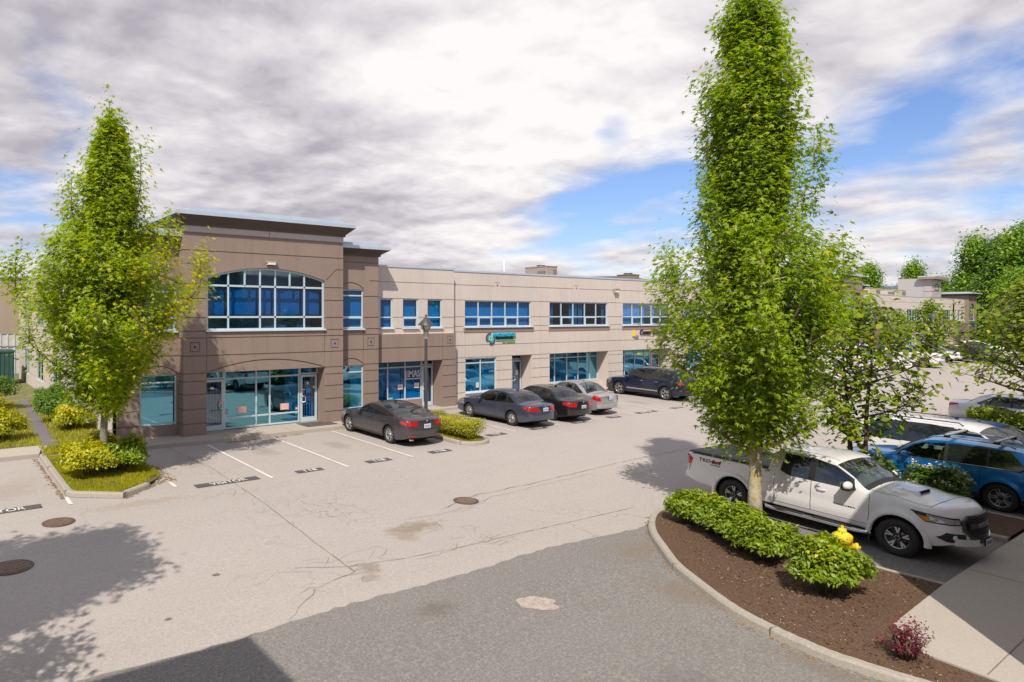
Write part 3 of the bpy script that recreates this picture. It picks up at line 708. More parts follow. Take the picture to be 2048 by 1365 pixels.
def tower(B, ox, oy, gx0=0, sign=None, full=True):
    """corner tower with cornice, arched upper window and shop front. ox, oy = left front corner offset from the measured one"""
    T, Wp = 24.85+oy, 25.4+oy; S = ox
    X = lambda v: v+S
    # centre block
    r = Relief(X(8.09), X(15.12), .1, 8.09, 0, 0); y = T
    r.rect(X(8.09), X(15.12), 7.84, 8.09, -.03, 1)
    r.hole(X(9.0), X(14.2), .1, 2.48, .62, 0); r.hole(X(9.0), X(14.2), 4.1, 6.62, .16, 0); r.hole(X(9.0), X(14.2), 2.48, 3.05, 0, 0)
    for z in (7.84, 7.16, 3.82, 3.14): r.hg(z)
    r.vg(X(11.6), 7.84, 8.09)
    for z in JL: r.hg(z, X(8.09), X(9.0)); r.hg(z, X(14.2), X(15.12))
    for z in (4.08, 4.60, 5.33, 5.88): r.hg(z, X(8.09), X(9.0)); r.hg(z, X(14.2), X(15.12))
    r.hg(6.66, X(8.09), X(8.43)); r.hg(6.66, X(14.77), X(15.12)); r.vg(X(9.0), .1, 4.08); r.vg(X(14.2), .1, 4.08)
    ring_groove(r, X(8.53), 3.48); ring_groove(r, X(14.7), 3.48)
    mb = MB(); r.build(mb, (0, y, 0), (1, 0, 0), (0, 1, 0))
    tile_square(mb, X(8.53), 3.48, y, tm=4); tile_square(mb, X(14.7), 3.48, y, tm=4)
    arc = lambda x: 6.60-.43*((x-X(11.6))/2.6)**2
    arch_fill(mb, X(9.0), X(14.2), 6.62, arc, y, 0)
    lo = lambda x: 2.90-.42*((x-X(11.6))/2.6)**2
    arch_groove(mb, X(9.0), X(14.2), 2.48, 3.05, lo, y, 0)
    mb.quad((X(9.0), y+.0, 2.481), (X(14.2), y+.0, 2.481), (X(14.2), y+.62, 2.481), (X(9.0), y+.62, 2.481), 0)
    for (a, b, c, d) in ((8.44, 6.66, 8.93, 6.19), (14.76, 6.66, 14.27, 6.19)):   # splayed joints beside the arch, their groove shade drawn as dark strips
        mb.bar((X(a), y+.002, b), (X(c), y+.002, d), .008, .03, 3)
    for x0, sgn in ((X(8.09), 1), (X(15.12), -1)):   # returns, jointed like the front
        q = Relief(0, .55, .1, 8.09, 0, 0)
        for z in JL+(7.84, 7.16, 6.66, 5.88, 5.33, 4.6, 4.08, 3.82, 3.14): q.hg(z)
        q.build(mb, (x0, y, 0), (0, 1, 0), (sgn, 0, 0))
        mb.quad((x0, y+.55, .1), (x0, y+6, .1), (x0, y+6, 8.09), (x0, y+.55, 8.09), 0)
    mb.quad((X(8.09), y+6, 6.5), (X(15.12), y+6, 6.5), (X(15.12), y+6, 8.09), (X(8.09), y+6, 8.09), 0)
    # wings
    y = Wp
    for side in (0, 1):
        xa, xb, pa, pb, wa, wb = (15.12, 17.36, 16.54, 17.36, 15.2, 16.54) if side else (5.79, 8.09, 5.79, 6.64, 6.64, 8.01)
        r = Relief(X(xa), X(xb), .1, 7.40, 0, 0)
        r.hole(X(wa), X(wb), .5, 2.45, .12, 0); r.hole(X(wa), X(wb), 4.08, 5.86, .12, 0)
        r.hole(X(wa), X(wb), 2.47, 2.9, 0, 0); r.hole(X(wa), X(wb), 5.87, 6.24, 0, 0)
        for z in (3.82, 3.14, 7.08): r.hg(z)
        for z in JL+(4.60, 5.55): r.hg(z, X(pa), X(pb))
        r.hg(4.08, X(pa), X(pb)); r.hg(6.27, X(pb-.5) if side else X(pa), X(pb) if side else X(pa+.5)); r.vg(X(pa if side else pb), .1, 5.5)
        ring_groove(r, X((pa+pb)/2), 3.48); r.build(mb, (0, y, 0), (1, 0, 0), (0, 1, 0)); tile_square(mb, X((pa+pb)/2), 3.48, y, tm=4)
        c = (wa+wb)/2; hw = (wb-wa)/2
        arch_groove(mb, X(wa), X(wb), 2.47, 2.9, lambda x: 2.76-.27*((x-X(c))/hw)**2, y, 0, n=10)
        arch_groove(mb, X(wa), X(wb), 5.87, 6.24, lambda x: 6.16-.27*((x-X(c))/hw)**2, y, 0, n=10)
        xe = X(17.36) if side else X(5.79)
        mb.quad((xe, y, .1), (xe, y+.5, .1), (xe, y+.5, 7.4), (xe, y, 7.4), 0); mb.quad((xe, y+.5, 6.4), (xe, y+4, 6.4), (xe, y+4, 7.4), (xe, y+.5, 7.4), 0)
        mb.quad((X(xa), y+4, 6.4), (X(xb), y+4, 6.4), (X(xb), y+4, 7.4), (X(xa), y+4, 7.4), 0)
        cornice(B, X(xa), X(xb), y, 0, .42, (7.38, 7.48, 7.67, 7.80, 7.98), (0 if side else 1, 1 if side else 0), 4)
        window(B, X(wa), X(wb), 4.08, 5.86, y+.06, hs=(4.62, 5.58), blinds='slats', vents=((X(wa)+.05, X(wb)-.05, 4.12, 4.60),))
        window(B, X(wa), X(wb), .5 if side else .15, 2.45, y+.06, hs=(2.14,) if side else (2.14, .58), glass=GLASS2, sill=False)
        if not side: mb.quad((X(wa), y, .1), (X(wb), y, .1), (X(wb), y, .5), (X(wa), y, .5), 0) if False else None
    mb.build('wall', [BROWN, TAUPE, LIGHT, mat('joint_shadow', (.05, .035, .03), .9), TILEB], B)
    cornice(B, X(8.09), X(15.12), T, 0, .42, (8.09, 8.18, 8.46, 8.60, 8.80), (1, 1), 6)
    # big arched window
    arc2 = lambda x: arc(x)-.005
    w = window(B, X(9.0), X(14.2), 4.1, 6.6, T+.08, vs=(), hs=(5.85, 4.62), arch=arc2, blinds=None, fw=.075,
               segs=[(X(x), 4.1, X(x), arc(X(x))-.03) for x in (9.9, 11.25, 11.92, 13.26)]+[(X(x), 5.85, X(x), arc(X(x))-.03) for x in (10.59, 12.58)])
    b = MB(); yb = T+.42
    for (a0, a1, z0, z1) in ((9.05, 9.85, 4.72, 5.72), (9.98, 11.2, 4.72, 5.72), (11.3, 11.87, 4.72, 5.72), (11.97, 13.2, 4.72, 5.72), (13.32, 14.15, 4.72, 5.72)): b.quad((X(a0), yb, z0), (X(a1), yb, z0), (X(a1), yb, z1), (X(a0), yb, z1))
    b.build('blind', mat('blind_dusk', (.16, .40, .50), .8, .1), w)
    b = MB(); b.quad((X(9.0), T+1.3, 4.1), (X(14.2), T+1.3, 4.1), (X(14.2), T+1.3, 6.6), (X(9.0), T+1.3, 6.6)); b.build('lit_ceiling_panel', mat('lit_ceiling_tone', (.42, .46, .46), .8), w)  # pale panel added behind the panes, standing in for lit ceilings
    b = MB(); b.tube([(X(10.75), T+.8, 4.0), (X(10.75), T+.8, 6.6)], .06, 8); b.build('pipe', BLIND, w)
    # shop front
    y = T+.62
    window(B, X(9.0), X(9.93), 2.16, 2.48, y, glass=GLASS2, blinds=None, sill=False)
    d1 = door(B, X(9.03), X(9.93), .12, 2.14, y+.004, hinge=-1)
    ww = window(B, X(9.93), X(13.32), .13, 2.48, y, vs=(X(11.32), X(11.93)), hs=(2.14, .57), glass=GLASS2, blinds=((X(12.72), X(13.28)),), sill=False, fw=.065)
    window(B, X(13.32), X(14.2), 2.16, 2.48, y, glass=GLASS2, blinds=None, sill=False)
    d2 = door(B, X(13.36), X(14.17), .12, 2.14, y+.004)
    if full:
        yn = y+.03
        notice(ww, X(10.70), .86, .42, .26, yn, PAPP, 4); notice(ww, X(12.62), .84, .40, .27, yn, PAPP, 4); notice(ww, X(10.03), .76, .13, .10, yn, PAPR, 1)
        notice(ww, X(13.2), .72, .13, .09, yn, PAPP, 1)
        notice(d1, X(9.78), 1.28, .15, .09, yn, PAPR, 1); notice(d1, X(9.45), 1.80, .13, .09, yn, PAPW)
        notice(d2, X(13.72), 1.72, .34, .31, yn, PAPK, 3, mat('poster_grey', (.35, .32, .36), .6)); notice(d2, X(13.76), 1.46, .24, .22, yn, PAPB); notice(d2, X(13.50), 1.40, .13, .08, yn, PAPR, 1)
        notice(d2, X(13.51), 1.50, .16, .05, yn, PAPW); notice(d2, X(14.02), 1.58, .09, .1, yn, mat('sticker_cream', (.7, .62, .4), .5))
        m = MB(); m.add([(X(13.72), yn-.01, 1.84), (X(13.66), yn-.01, 1.75), (X(13.72), yn-.01, 1.72), (X(13.78), yn-.01, 1.75)], [(0, 1, 2, 3)]); m.build('emblem', PAPW, d2)
        wall_lamp(B, X(11.64), T, 6.83)
        m = MB(); m.box(X(13.05), X(14.5), T-.62, T+.42, .101, .115); tag(m.build('door_mat', mat('rubber_mat', (.09, .075, .07), .9, .3, 9)), 'flat dark doormat in front of the brown tower door', 'doormat')

def upper3(B, xs, y, z0=4.08, z1=5.5, hz=4.60, mid=True):
    for i, (a, b) in enumerate(xs): window(B, a, b, z0, z1, y, hs=(hz,), vents=((a+.04, b-.04, z0+.03, hz-.02),) if i == 1 else ())

# ================================================================== main building
BA = empty('office_building', (0, 0, 0), 0, 'long two-storey brown and beige office building with tower entrance filling the middle', 'building')
tower(BA, 0, 0)
# --- section with three narrow windows over a brown shop front
mb = MB(); yA, yU = 25.85, 26.0
r = Relief(17.36, 22.44, .1, 3.80, 0, 0)
r.hole(17.55, 21.57, .1, 2.47, .75, 0); r.hg(3.14); r.vg(21.57, .1, 3.8)
for z in JL: r.hg(z, 21.57, 22.44)
ring_groove(r, 22.05, 3.47); r.build(mb, (0, yA, 0), (1, 0, 0), (0, 1, 0)); tile_square(mb, 22.05, 3.47, yA, tm=2)
mb.box(18.0, 20.8, yA+.70, yA+.74, .1, .5, 0); mb.box(17.36, 18.0, yA+.70, yA+.74, .1, .5, 0)
mb.quad((22.44, yA, .1), (22.44, yA+.55, .1), (22.44, yA+.55, 3.8), (22.44, yA, 3.8), 0)
mb.quad((17.36, yA, 3.8), (22.44, yA, 3.8), (22.44, yA+.2, 3.8), (17.36, yA+.2, 3.8), 1)
r = Relief(17.36, 22.44, 3.80, 7.0, 0, 1); W3 = ((17.86, 18.6), (19.2, 20.14), (20.72, 21.66))
for a, b in W3: r.hole(a, b, 4.07, 5.49, .12, 1)
for z in (6.29, 5.5): r.hg(z)
for (a, b) in ((17.36, 17.86), (18.6, 19.2), (20.14, 20.72), (21.66, 22.44)): r.hg(4.60, a, b); r.hg(4.06, a, b)
r.build(mb, (0, yU, 0), (1, 0, 0), (0, 1, 0))
mb.quad((22.44, yU, 3.8), (22.44, yU+.3, 3.8), (22.44, yU+.3, 7.0), (22.44, yU, 7.0), 1)
mb.build('wall', [BROWN, LIGHT, TILEB], BA)
upper3(BA, W3, yU+.06)
wA = window(BA, 17.55, 20.82, .5, 2.46, yA+.75, vs=(18.72, 19.78), hs=(2.13,), sill=False, fw=.07)
window(BA, 20.82, 21.57, 2.17, 2.46, yA+.75, blinds=None, sill=False)
dA = door(BA, 20.85, 21.55, .12, 2.14, yA+.754)
yn = yA+.78
s0 = MB(); s0.box(19.82, 20.74, yn-.012, yn-.004, 1.50, 1.55, 0); s0.box(19.82, 19.90, yn-.012, yn-.004, 1.57, 1.93, 1)
s0.build('window_decal', [mat('decal_grey', (.62, .58, .56), .5), mat('decal_pink', (.75, .2, .35), .5)], wA)
letters('window_decal', 'IMAS', .46, MATS['decal_grey'], wallmtx(20.33, yn-.01, 1.76), wA, .78, .002, 0, .012)
notice(wA, 19.50, 1.16, .30, .24, yn, PAPW, 4, mat('ink', (.45, .35, .33), .6)); notice(wA, 20.52, 1.18, .30, .25, yn, PAPW, 4, MATS['ink'])
notice(wA, 18.9, .60, .26, .14, yn, mat('sticker_teal', (.15, .55, .5), .5)); notice(dA, 21.16, 1.5, .16, .34, yn, PAPB); notice(dA, 21.16, 1.76, .09, .09, yn, PAPW)
# --- long pale part: repeated bays
yB = 26.4
def pale_bay(B, mbw, s0, kind, x0, x1, wx, lows, y=yB, lastz=7.0):
    """kind: list of openings (x0,x1,z0,z1,depth)"""
    r = Relief(x0, x1, .1, lastz, 0, 0)
    r.hole(wx[0], wx[1], 4.08, 5.5, .12, 0)
    r.rect(wx[0]-.09, wx[1]+.2, 3.80, 4.05, -.03, 1)
    for (a, b, z0, z1, d) in lows: r.hole(a, b, z0, z1, d, 0)
    tx = wx[0]+2.35
    r.hg(6.29, x0, tx-.2); r.hg(6.29, tx+.2, x1); r.hg(6.47, tx-.19, tx+.19)
    for z in (3.12, 2.47): r.hg(z)
    for (a, b) in ((x0, wx[0]), (wx[1], x1)):
        for z in (5.5, 4.62): r.hg(z, a, b)
    for (a, b) in ((x0, wx[0]-.12), (wx[1]+.24, x1)):
        r.hg(4.12, a, b); r.hg(3.83, a, b)
    edges = [x0]+[v for o in lows for v in o[:2]]+[x1]
    for a, b in zip(edges[::2], edges[1::2]):
        for z in (2.23, 1.70, 1.17, .64): r.hg(z, a, b)
    r.vg(wx[0]+.03, .1, 3.79); r.vg(wx[1]+.07, .1, 3.79); r.vg(x1-.02, .1, 7.0, .02)
    r.build(mbw, (0, y, 0), (1, 0, 0), (0, 1, 0)); tile_square(mbw, tx, 6.33, y, tm=2)
def five_window(B, a, b, y, bl, vents=True):
    n = 5; xs = [a+(b-a)*i/n for i in range(1, n)]; w = (b-a)/n
    v = [(a+w+.03, a+2*w-.03, 4.12, 4.60), (a+3*w+.03, a+4*w-.03, 4.12, 4.60)] if vents else []
    return window(B, a, b, 4.08, 5.5, y+.06, vs=xs, hs=(4.62,), vents=v, blinds=bl, fw=.065)
mb = MB()
pale_bay(BA, mb, 0, 0, 22.44, 29.28, (23.54, 28.53), [(23.58, 25.82, .62, 2.42, .12), (27.0, 28.6, .1, 2.46, .8)])
pale_bay(BA, mb, 0, 0, 29.28, 36.18, (30.06, 35.38), [(30.06, 35.43, .1, 2.46, .8)])
pale_bay(BA, mb, 0, 0, 36.18, 43.1, (36.90, 42.1), [(36.90, 42.14, .1, 2.46, .8)])
pale_bay(BA, mb, 0, 0, 43.1, 50.0, (43.8, 49.1), [(44.0, 46.2, .62, 2.42, .12), (47.4, 49.1, .1, 2.46, .8)])
pale_bay(BA, mb, 0, 0, 50.0, 56.9, (50.8, 56.0), [(50.8, 56.0, .1, 2.46, .8)])
mb.box(30.06, 35.4, yB+.74, yB+.79, .1, .66, 0); mb.box(36.9, 40.9, yB+.74, yB+.79, .1, .62, 0); mb.box(50.8, 56, yB+.74, yB+.79, .1, .66, 0)
mb.build('wall', [LIGHT, SPAN, TILEB], BA)
five_window(BA, 23.54, 28.53, yB, 'slats'); five_window(BA, 30.06, 35.38, yB, 'curtain'); five_window(BA, 36.9, 42.1, yB, ((36.9, 39.0), (39.1, 39.5), (40.3, 40.6)))
five_window(BA, 43.8, 49.1, yB, 'slats'); five_window(BA, 50.8, 56.0, yB, 'slats')
w1 = window(BA, 23.58, 25.82, .62, 2.42, yB+.06, vs=(24.70,), hs=(2.16,), glass=GLASS2, sill=True, fw=.06); notice(w1, 24.5, .98, .2, .26, yB+.09, PAPW, 3, MATS['ink'])
def entry(B, x0, x1, y, xd, left=True):
    window(B, x0, xd, .12, 2.46, y+.8, hs=(2.15,), blinds=None, sill=False)
    window(B, xd, x1, 2.17, 2.46, y+.8, blinds=None, sill=False)
    return door(B, xd+.03, x1-.02, .12, 2.14, y+.804)
dd = entry(BA, 27.0, 28.6, yB, 27.75); notice(dd, 28.22, 1.42, .2, .26, yB+.83, PAPW, 2, PAPR)
w2 = window(BA, 30.9, 35.43, .66, 2.46, yB+.8, vs=(31.42, 32.52, 33.56, 34.68), hs=(2.14,), glass=GLASS2, sill=False); door(BA, 30.1, 30.88, .12, 2.14, yB+.8)
notice(w2, 33.3, .86, .14, .16, yB+.83, PAPB)
w3 = window(BA, 36.9, 41.0, .62, 2.46, yB+.8, vs=(38.2, 39.3, 40.35), hs=(2.14,), glass=GLASS2, sill=False); window(BA, 41.0, 42.14, 2.17, 2.46, yB+.8, blinds=None, sill=False)
d3 = door(BA, 41.1, 42.1, .12, 2.14, yB+.804); notice(d3, 41.6, 1.55, .2, .3, yB+.83, PAPB); notice(d3, 41.6, 1.2, .2, .2, yB+.83, PAPB)
window(BA, 44.0, 46.2, .62, 2.42, yB+.06, vs=(45.1,), hs=(2.16,), glass=GLASS2); entry(BA, 47.4, 49.1, yB, 48.1)
window(BA, 50.8, 56.0, .66, 2.46, yB+.8, vs=(52.1, 53.4, 54.7), hs=(2.14,), glass=GLASS2, sill=False)
wall_lamp(BA, 36.1, yB, 6.25)
# body of the building: side, back, roof and parapet caps
mb = MB()
mb.quad((5.79, 25.4, .0), (5.79, 25.4, 7.4), (5.79, 29.4, 7.4), (5.79, 29.4, 0), 1)
r = Relief(0, 26, 0, 7.0, 0, 1)
for z in (6.29, 5.5, 4.6, 3.83, 3.12, 2.47, 1.7, .9): r.hg(z)
for k in range(4): r.hole(1.6+k*6.2, 4.6+k*6.2, .75, 2.42, .12, 1); r.hole(1.6+k*6.2, 4.6+k*6.2, 4.08, 5.5, .12, 1)
r.build(mb, (5.8, 29.4, 0), (0, 1, 0), (1, 0, 0))
mb.quad((5.8, 55.4, 0), (70, 55.4, 0), (70, 55.4, 7), (5.8, 55.4, 7), 1); mb.quad((56.9, 26.4, 0), (56.9, 55.4, 0), (56.9, 55.4, 7), (56.9, 26.4, 7), 1)
mb.quad((17.4, 26.7, 6.45), (56.9, 26.7, 6.45), (56.9, 55.4, 6.45), (17.4, 55.4, 6.45), 2); mb.quad((5.82, 26.0, 6.44), (17.4, 26.0, 6.44), (17.4, 55.4, 6.44), (5.82, 55.4, 6.44), 2)
mb.quad((5.79, 26.2, 6.45), (56.9, 26.2+.5, 6.45), (56.9, 26.7, 7.0), (5.79, 26.2, 7.0), 1) if False else None
mb.build('wall', [BROWN, LIGHT, mat('roof_membrane', (.35, .34, .33), .9, .1, .5)], BA)
for k in range(4):
    for (z0, z1) in ((.75, 2.42), (4.08, 5.5)):
        ya, ybb = 29.4+1.6+k*6.2, 29.4+4.6+k*6.2
        m = MB(); x = 5.86
        for q in ((ya, ya+.07, z0, z1), (ybb-.07, ybb, z0, z1), (ya, ybb, z0, z0+.07), (ya, ybb, z1-.07, z1), ((ya+ybb)/2-.035, (ya+ybb)/2+.035, z0, z1)): m.box(x, x+.06, q[0], q[1], q[2], q[3])
        w = m.build('window', FRAME, BA); g = MB(); g.quad((x+.03, ya, z0), (x+.03, ybb, z0), (x+.03, ybb, z1), (x+.03, ya, z1)); g.build('pane', GLASS, w)
mb = MB()
mb.box(17.36, 22.46, yU-.03, yU+.25, 7.0, 7.09); mb.box(22.46, 56.95, yB-.03, yB+.25, 6.97, 7.06); mb.box(5.75, 6.0, 29.4, 55.5, 7.0, 7.09); mb.box(56.7, 56.95, yB+.25, 55.4, 6.97, 7.06)
mb.build('coping', METAL, BA)
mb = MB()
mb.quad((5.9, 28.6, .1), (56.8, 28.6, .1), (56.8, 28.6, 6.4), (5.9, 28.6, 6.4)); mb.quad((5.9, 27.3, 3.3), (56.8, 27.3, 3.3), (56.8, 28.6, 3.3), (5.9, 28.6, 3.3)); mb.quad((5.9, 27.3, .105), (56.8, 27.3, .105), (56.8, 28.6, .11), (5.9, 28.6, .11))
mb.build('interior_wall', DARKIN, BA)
mb = MB()                                       # parapet back faces
mb.quad((17.36, yU+.22, 6.45), (22.46, yU+.22, 6.45), (22.46, yU+.22, 7.0), (17.36, yU+.22, 7.0)); mb.quad((22.46, yB+.22, 6.45), (56.9, yB+.22, 6.45), (56.9, yB+.22, 6.98), (22.46, yB+.22, 6.98))
mb.build('parapet', LIGHT, BA)
# signs
CYAN = mat('sign_cyan', (.0, .42, .62), .35); SGREEN = mat('sign_green', (.22, .5, .18), .4); SBLK = mat('sign_black', (.03, .02, .025), .4); SYEL = mat('sign_yellow', (.85, .62, .0), .4); SPNK = mat('sign_pink', (.8, .4, .45), .4)
S1 = empty('shop_sign', (26.1, yB, 3.5), 0, 'cyan and black channel-letter sign with round swirl emblem above the first pale bay', 'sign')
def loc(o): o.location = (o.location[0]-o.parent.location[0], o.location[1]-o.parent.location[1], o.location[2]-o.parent.location[2]); return o
loc(letters('lettering', 'Eagle Ridge'.upper(), .23, CYAN, wallmtx(26.38, yB-.05, 3.63), S1, 1.68, .04, 0, .014)); loc(letters('lettering', 'MECHANICAL', .2, SBLK, wallmtx(26.42, yB-.04, 3.46), S1, 1.32, .03, .1, .006))
loc(letters('lettering', 'Safe. Guaranteed', .12, SGREEN, wallmtx(26.72, yB-.03, 3.25), S1, .98, .02, .2, .003))
m = MB(); m.box(25.74, 27.22, yB-.05, yB-.01, 3.33, 3.375); loc(m.build('underline', SGREEN, S1))
def arcband(mb, cx, cz, r0, r1, a0, a1, y, m, th=.04, n=18, sx=1.0):
    vs = []; fs = []
    for i in range(n+1):
        a = a0+(a1-a0)*i/n; t = math.sin(PI*i/n)**.5 if 0 < i < n else .15; rm = (r0+r1)/2; hw = (r1-r0)/2*(.35+.65*t)
        for rr in (rm-hw, rm+hw):
            for yy in (y, y+th): vs.append((cx+rr*math.cos(a)*sx, yy, cz+rr*math.sin(a)))
    for i in range(n):
        b = i*4; fs += [(b, b+2, b+6, b+4), (b+2, b+3, b+7, b+6), (b+1, b, b+4, b+5)]
    mb.add(vs, fs, m)
m = MB()
arcband(m, 25.32, 3.45, .22, .31, 1.35, 3.7, yB-.06, 0); arcband(m, 25.32, 3.45, .12, .22, 1.3, 3.9, yB-.07, 1); arcband(m, 25.32, 3.45, .07, .12, .2, 6.0, yB-.075, 2)
arcband(m, 25.38, 3.42, .21, .30, -2.0, .3, yB-.06, 0); arcband(m, 25.38, 3.42, .11, .21, -1.9, .5, yB-.07, 1)
loc(m.build('emblem', [mat('sign_maroon', (.10, .05, .06), .4), CYAN, mat('sign_lime', (.45, .75, .35), .4)], S1))
S2 = empty('shop_sign', (39.5, yB, 3.5), 0, 'black script-letter sign with yellow upright mark above the third pale bay', 'sign')
loc(letters('lettering', 'Comar Electric', .46, SBLK, wallmtx(39.98, yB-.05, 3.60), S2, 2.75, .03, .25, .004))
m = MB(); m.box(37.88, 38.13, yB-.06, yB-.01, 3.36, 3.76, 0); m.add([(38.16, yB-.05, 3.40), (38.5, yB-.05, 3.40), (38.52, yB-.05, 3.50), (38.2, yB-.05, 3.52)], [(0, 1, 2, 3)], 1); m.box(37.9, 38.5, yB-.05, yB-.02, 3.31, 3.35, 2); m.box(38.1, 38.5, yB-.05, yB-.02, 3.22, 3.25, 2)
loc(m.build('emblem', [SYEL, SPNK, mat('sign_violet', (.3, .25, .4), .5)], S2))
m = MB(); m.box(15.4, 16.5, 25.28, 25.31, .28, .52); o = m.build('number_board', PAPW); tag(o, 'white board with black lettering low on the wall behind the dark fastback', 'notice board')
letters('lettering', 'P 118', .24, SBLK, wallmtx(15.85, 25.27, .40), o, .8, .002, 0, .01)
# roof plant
def roof_unit(x, y, z, sx, sy, sz, m, label, rz=0, kind=0):
    e = empty('rooftop_unit', (x, y, z), rz, label, 'air conditioner', 'machines standing on the roofs')
    b = MB(); b.box(-sx/2, sx/2, -sy/2, sy/2, .1, sz); b.box(-sx/2-.04, sx/2+.04, -sy/2-.04, sy/2+.04, sz, sz+.06); b.box(-sx/2+.1, sx/2-.1, -sy/2+.1, sy/2-.1, 0, .1)
    for k in range(7):
        zz = .25+k*(sz-.5)/7; b.box(sx/2+.0, sx/2+.02, -sy/2+.15, sy/2-.15, zz, zz+.03)
    b.build('casing', m, e)
    g = MB(); g.box(-sx/2-.012, -sx/2-.002, -sy*.42, -sy*.05, sz*.2, sz*.85); g.box(sx*.1, sx*.45, -sy/2-.014, -sy/2-.003, sz*.2, sz*.9); g.build('coil_panel', mat('coil_grey', (.20, .17, .14), .8, .2, 20), e)
    h = MB(); h.add([(-sx/2-.02, -sy*.0, sz*.55), (-sx/2-.02, sy*.25, sz*.55), (-sx/2-.3, sy*.25, sz*.25), (-sx/2-.3, sy*.0, sz*.25), (-sx/2-.02, -sy*.0, sz*.25), (-sx/2-.02, sy*.25, sz*.25)], [(0, 1, 2, 3), (0, 3, 4), (1, 5, 2), (3, 2, 5, 4)]); h.build('hood', mat('hood_beige', (.5, .44, .4), .6), e)
    f = MB(); f.lathe((0, 0, sz+.06), [(.34, 0), (.34, .12), (.30, .12), (.30, .02)], 18); f.build('fan_ring', BLACKM, e)
    return e
ACM = mat('unit_beige', (.34, .28, .25), .6, .06, 2); ACY = mat('unit_cream', (.55, .47, .33), .6, .05, 2)
roof_unit(40.95, 36.85, 6.45, 1.15, 2.3, 2.1, ACM, 'big beige rooftop unit with side hood behind the parapet of the near building')
roof_unit(47.8, 33.7, 6.45, 1.25, 1.2, 1.55, mat('unit_brown', (.22, .17, .13), .6), 'small brown rooftop unit near the big front tree')
mb = MB(); mb.tube([(34, 34.0, 6.4), (34, 34.0, 8.75)], .035, 6); mb.tube([(34, 34, 8.75), (34, 34, 8.95)], .02, 6)
tag(mb.build('vent_pipe', mat('pvc_white', (.7, .7, .7), .5)), 'slim white vent pipe standing on the near roof', 'pipe')
mb = MB(); mb.lathe((29.9, 30.0, 6.5), [(.06, 0), (.06, .62), (.16, .64), (.16, .72), (.02, .80)], 12); tag(mb.build('roof_vent', METAL), 'small capped metal vent just above the parapet', 'vent')

# ================================================================== far building, same maker, further along the lot
BF = empty('office_building', (82.1, 29.3, 0), math.radians(3.7), 'distant beige and brown office building with stair tower behind the parked pickups', 'building')
def brown_part(B, x0, x1, wins, lows):
    mb = MB(); r = Relief(x0, x1, -.3, 3.8, 0, 0)
    for a, b in lows: r.hole(a, b, -.3, 2.47, .8, 0)
    for z in (3.14, 2.47): r.hg(z)
    e = [x0]+[v for o in lows for v in o]+[x1]
    for a, b in zip(e[::2], e[1::2]):
        for z in JL[:-1]: r.hg(z, a, b)
    r.build(mb, (0, -.35, 0), (1, 0, 0), (0, 1, 0))
    r = Relief(x0, x1, 3.8, 7.0, 0, 1)
    for a, b in wins: r.hole(a, b, 4.07, 5.49, .12, 1)
    for z in (6.29, 5.5): r.hg(z)
    r.build(mb, (0, -.15, 0), (1, 0, 0), (0, 1, 0)); mb.quad((x0, -.35, 3.8), (x1, -.35, 3.8), (x1, -.15, 3.8), (x0, -.15, 3.8), 1)
    mb.quad((x1, -.35, -.3), (x1, 0, -.3), (x1, 0, 3.8), (x1, -.35, 3.8), 0); mb.quad((x1, -.15, 3.8), (x1, .0, 3.8), (x1, .0, 7), (x1, -.15, 7), 1)
    mb.quad((x0, -.35, -.3), (x0, 0, -.3), (x0, 0, 3.8), (x0, -.35, 3.8), 0)
    mb.build('wall', [BROWN, LIGHT, TILEB], B)
    for a, b in wins: window(B, a, b, 4.07, 5.49, -.09, hs=(4.6,), blinds='shade' if brnd.random() < .5 else None)
    for a, b in lows: window(B, a, b, .0, 2.46, .44, vs=((a+b)/2,), hs=(2.1,), glass=GLASS2, blinds=None, sill=False)
tower(BF, -21.46, -26.4, full=False)
brown_part(BF, -4.1, 10.6, [(-3.2, -2.2), (-1.3, -.3), (.6, 1.6), (2.4, 3.4), (4.3, 5.4), (6.3, 7.5), (8.45, 9.6)], [(-3.0, 1.2), (3.0, 8.6)])
mb = MB()
r = Relief(10.6, 13.6, -.3, 7.0, 0, 0); r.hole(10.99, 12.6, 4.08, 5.5, .12, 0); r.rect(10.9, 12.8, 3.8, 4.05, -.03, 1)
for z in (6.29, 5.5, 3.12, 2.47): r.hg(z)
r.build(mb, (0, 0, 0), (1, 0, 0), (0, 1, 0))
for (a, b, w, lo) in ((13.6, 20.9, (14.48, 19.78), [(14.6, 16.8, .62, 2.42, .12), (18.0, 19.7, -.3, 2.46, .8)]), (20.9, 28.2, (21.72, 27.07), [(21.8, 27.0, -.3, 2.46, .8)]), (28.2, 35.3, (29.08, 34.36), [(29.2, 31.4, .62, 2.42, .12), (32.6, 34.3, -.3, 2.46, .8)])):
    pale_bay(BF, mb, 0, 0, a, b, w, lo, y=0)
mb.build('wall', [LIGHT, SPAN, TILEB], BF)
window(BF, 10.99, 12.6, 4.08, 5.5, .06, vs=(11.8,), hs=(4.62,), blinds=None)
for a, b in ((14.48, 19.78), (21.72, 27.07), (29.08, 34.36)): five_window(BF, a, b, 0, 'curtain')
window(BF, 14.6, 16.8, .62, 2.42, .06, vs=(15.7,), glass=GLASS2, blinds=None); window(BF, 18, 19.7, 0, 2.46, .8, vs=(18.8,), hs=(2.1,), glass=GLASS2, blinds=None, sill=False)
window(BF, 21.8, 27, .1, 2.46, .8, vs=(23.1, 24.4, 25.7), hs=(2.1,), glass=GLASS2, blinds=None, sill=False); window(BF, 29.2, 31.4, .62, 2.42, .06, vs=(30.3,), glass=GLASS2, blinds=None); window(BF, 32.6, 34.3, 0, 2.46, .8, vs=(33.4,), hs=(2.1,), glass=GLASS2, blinds=None, sill=False)
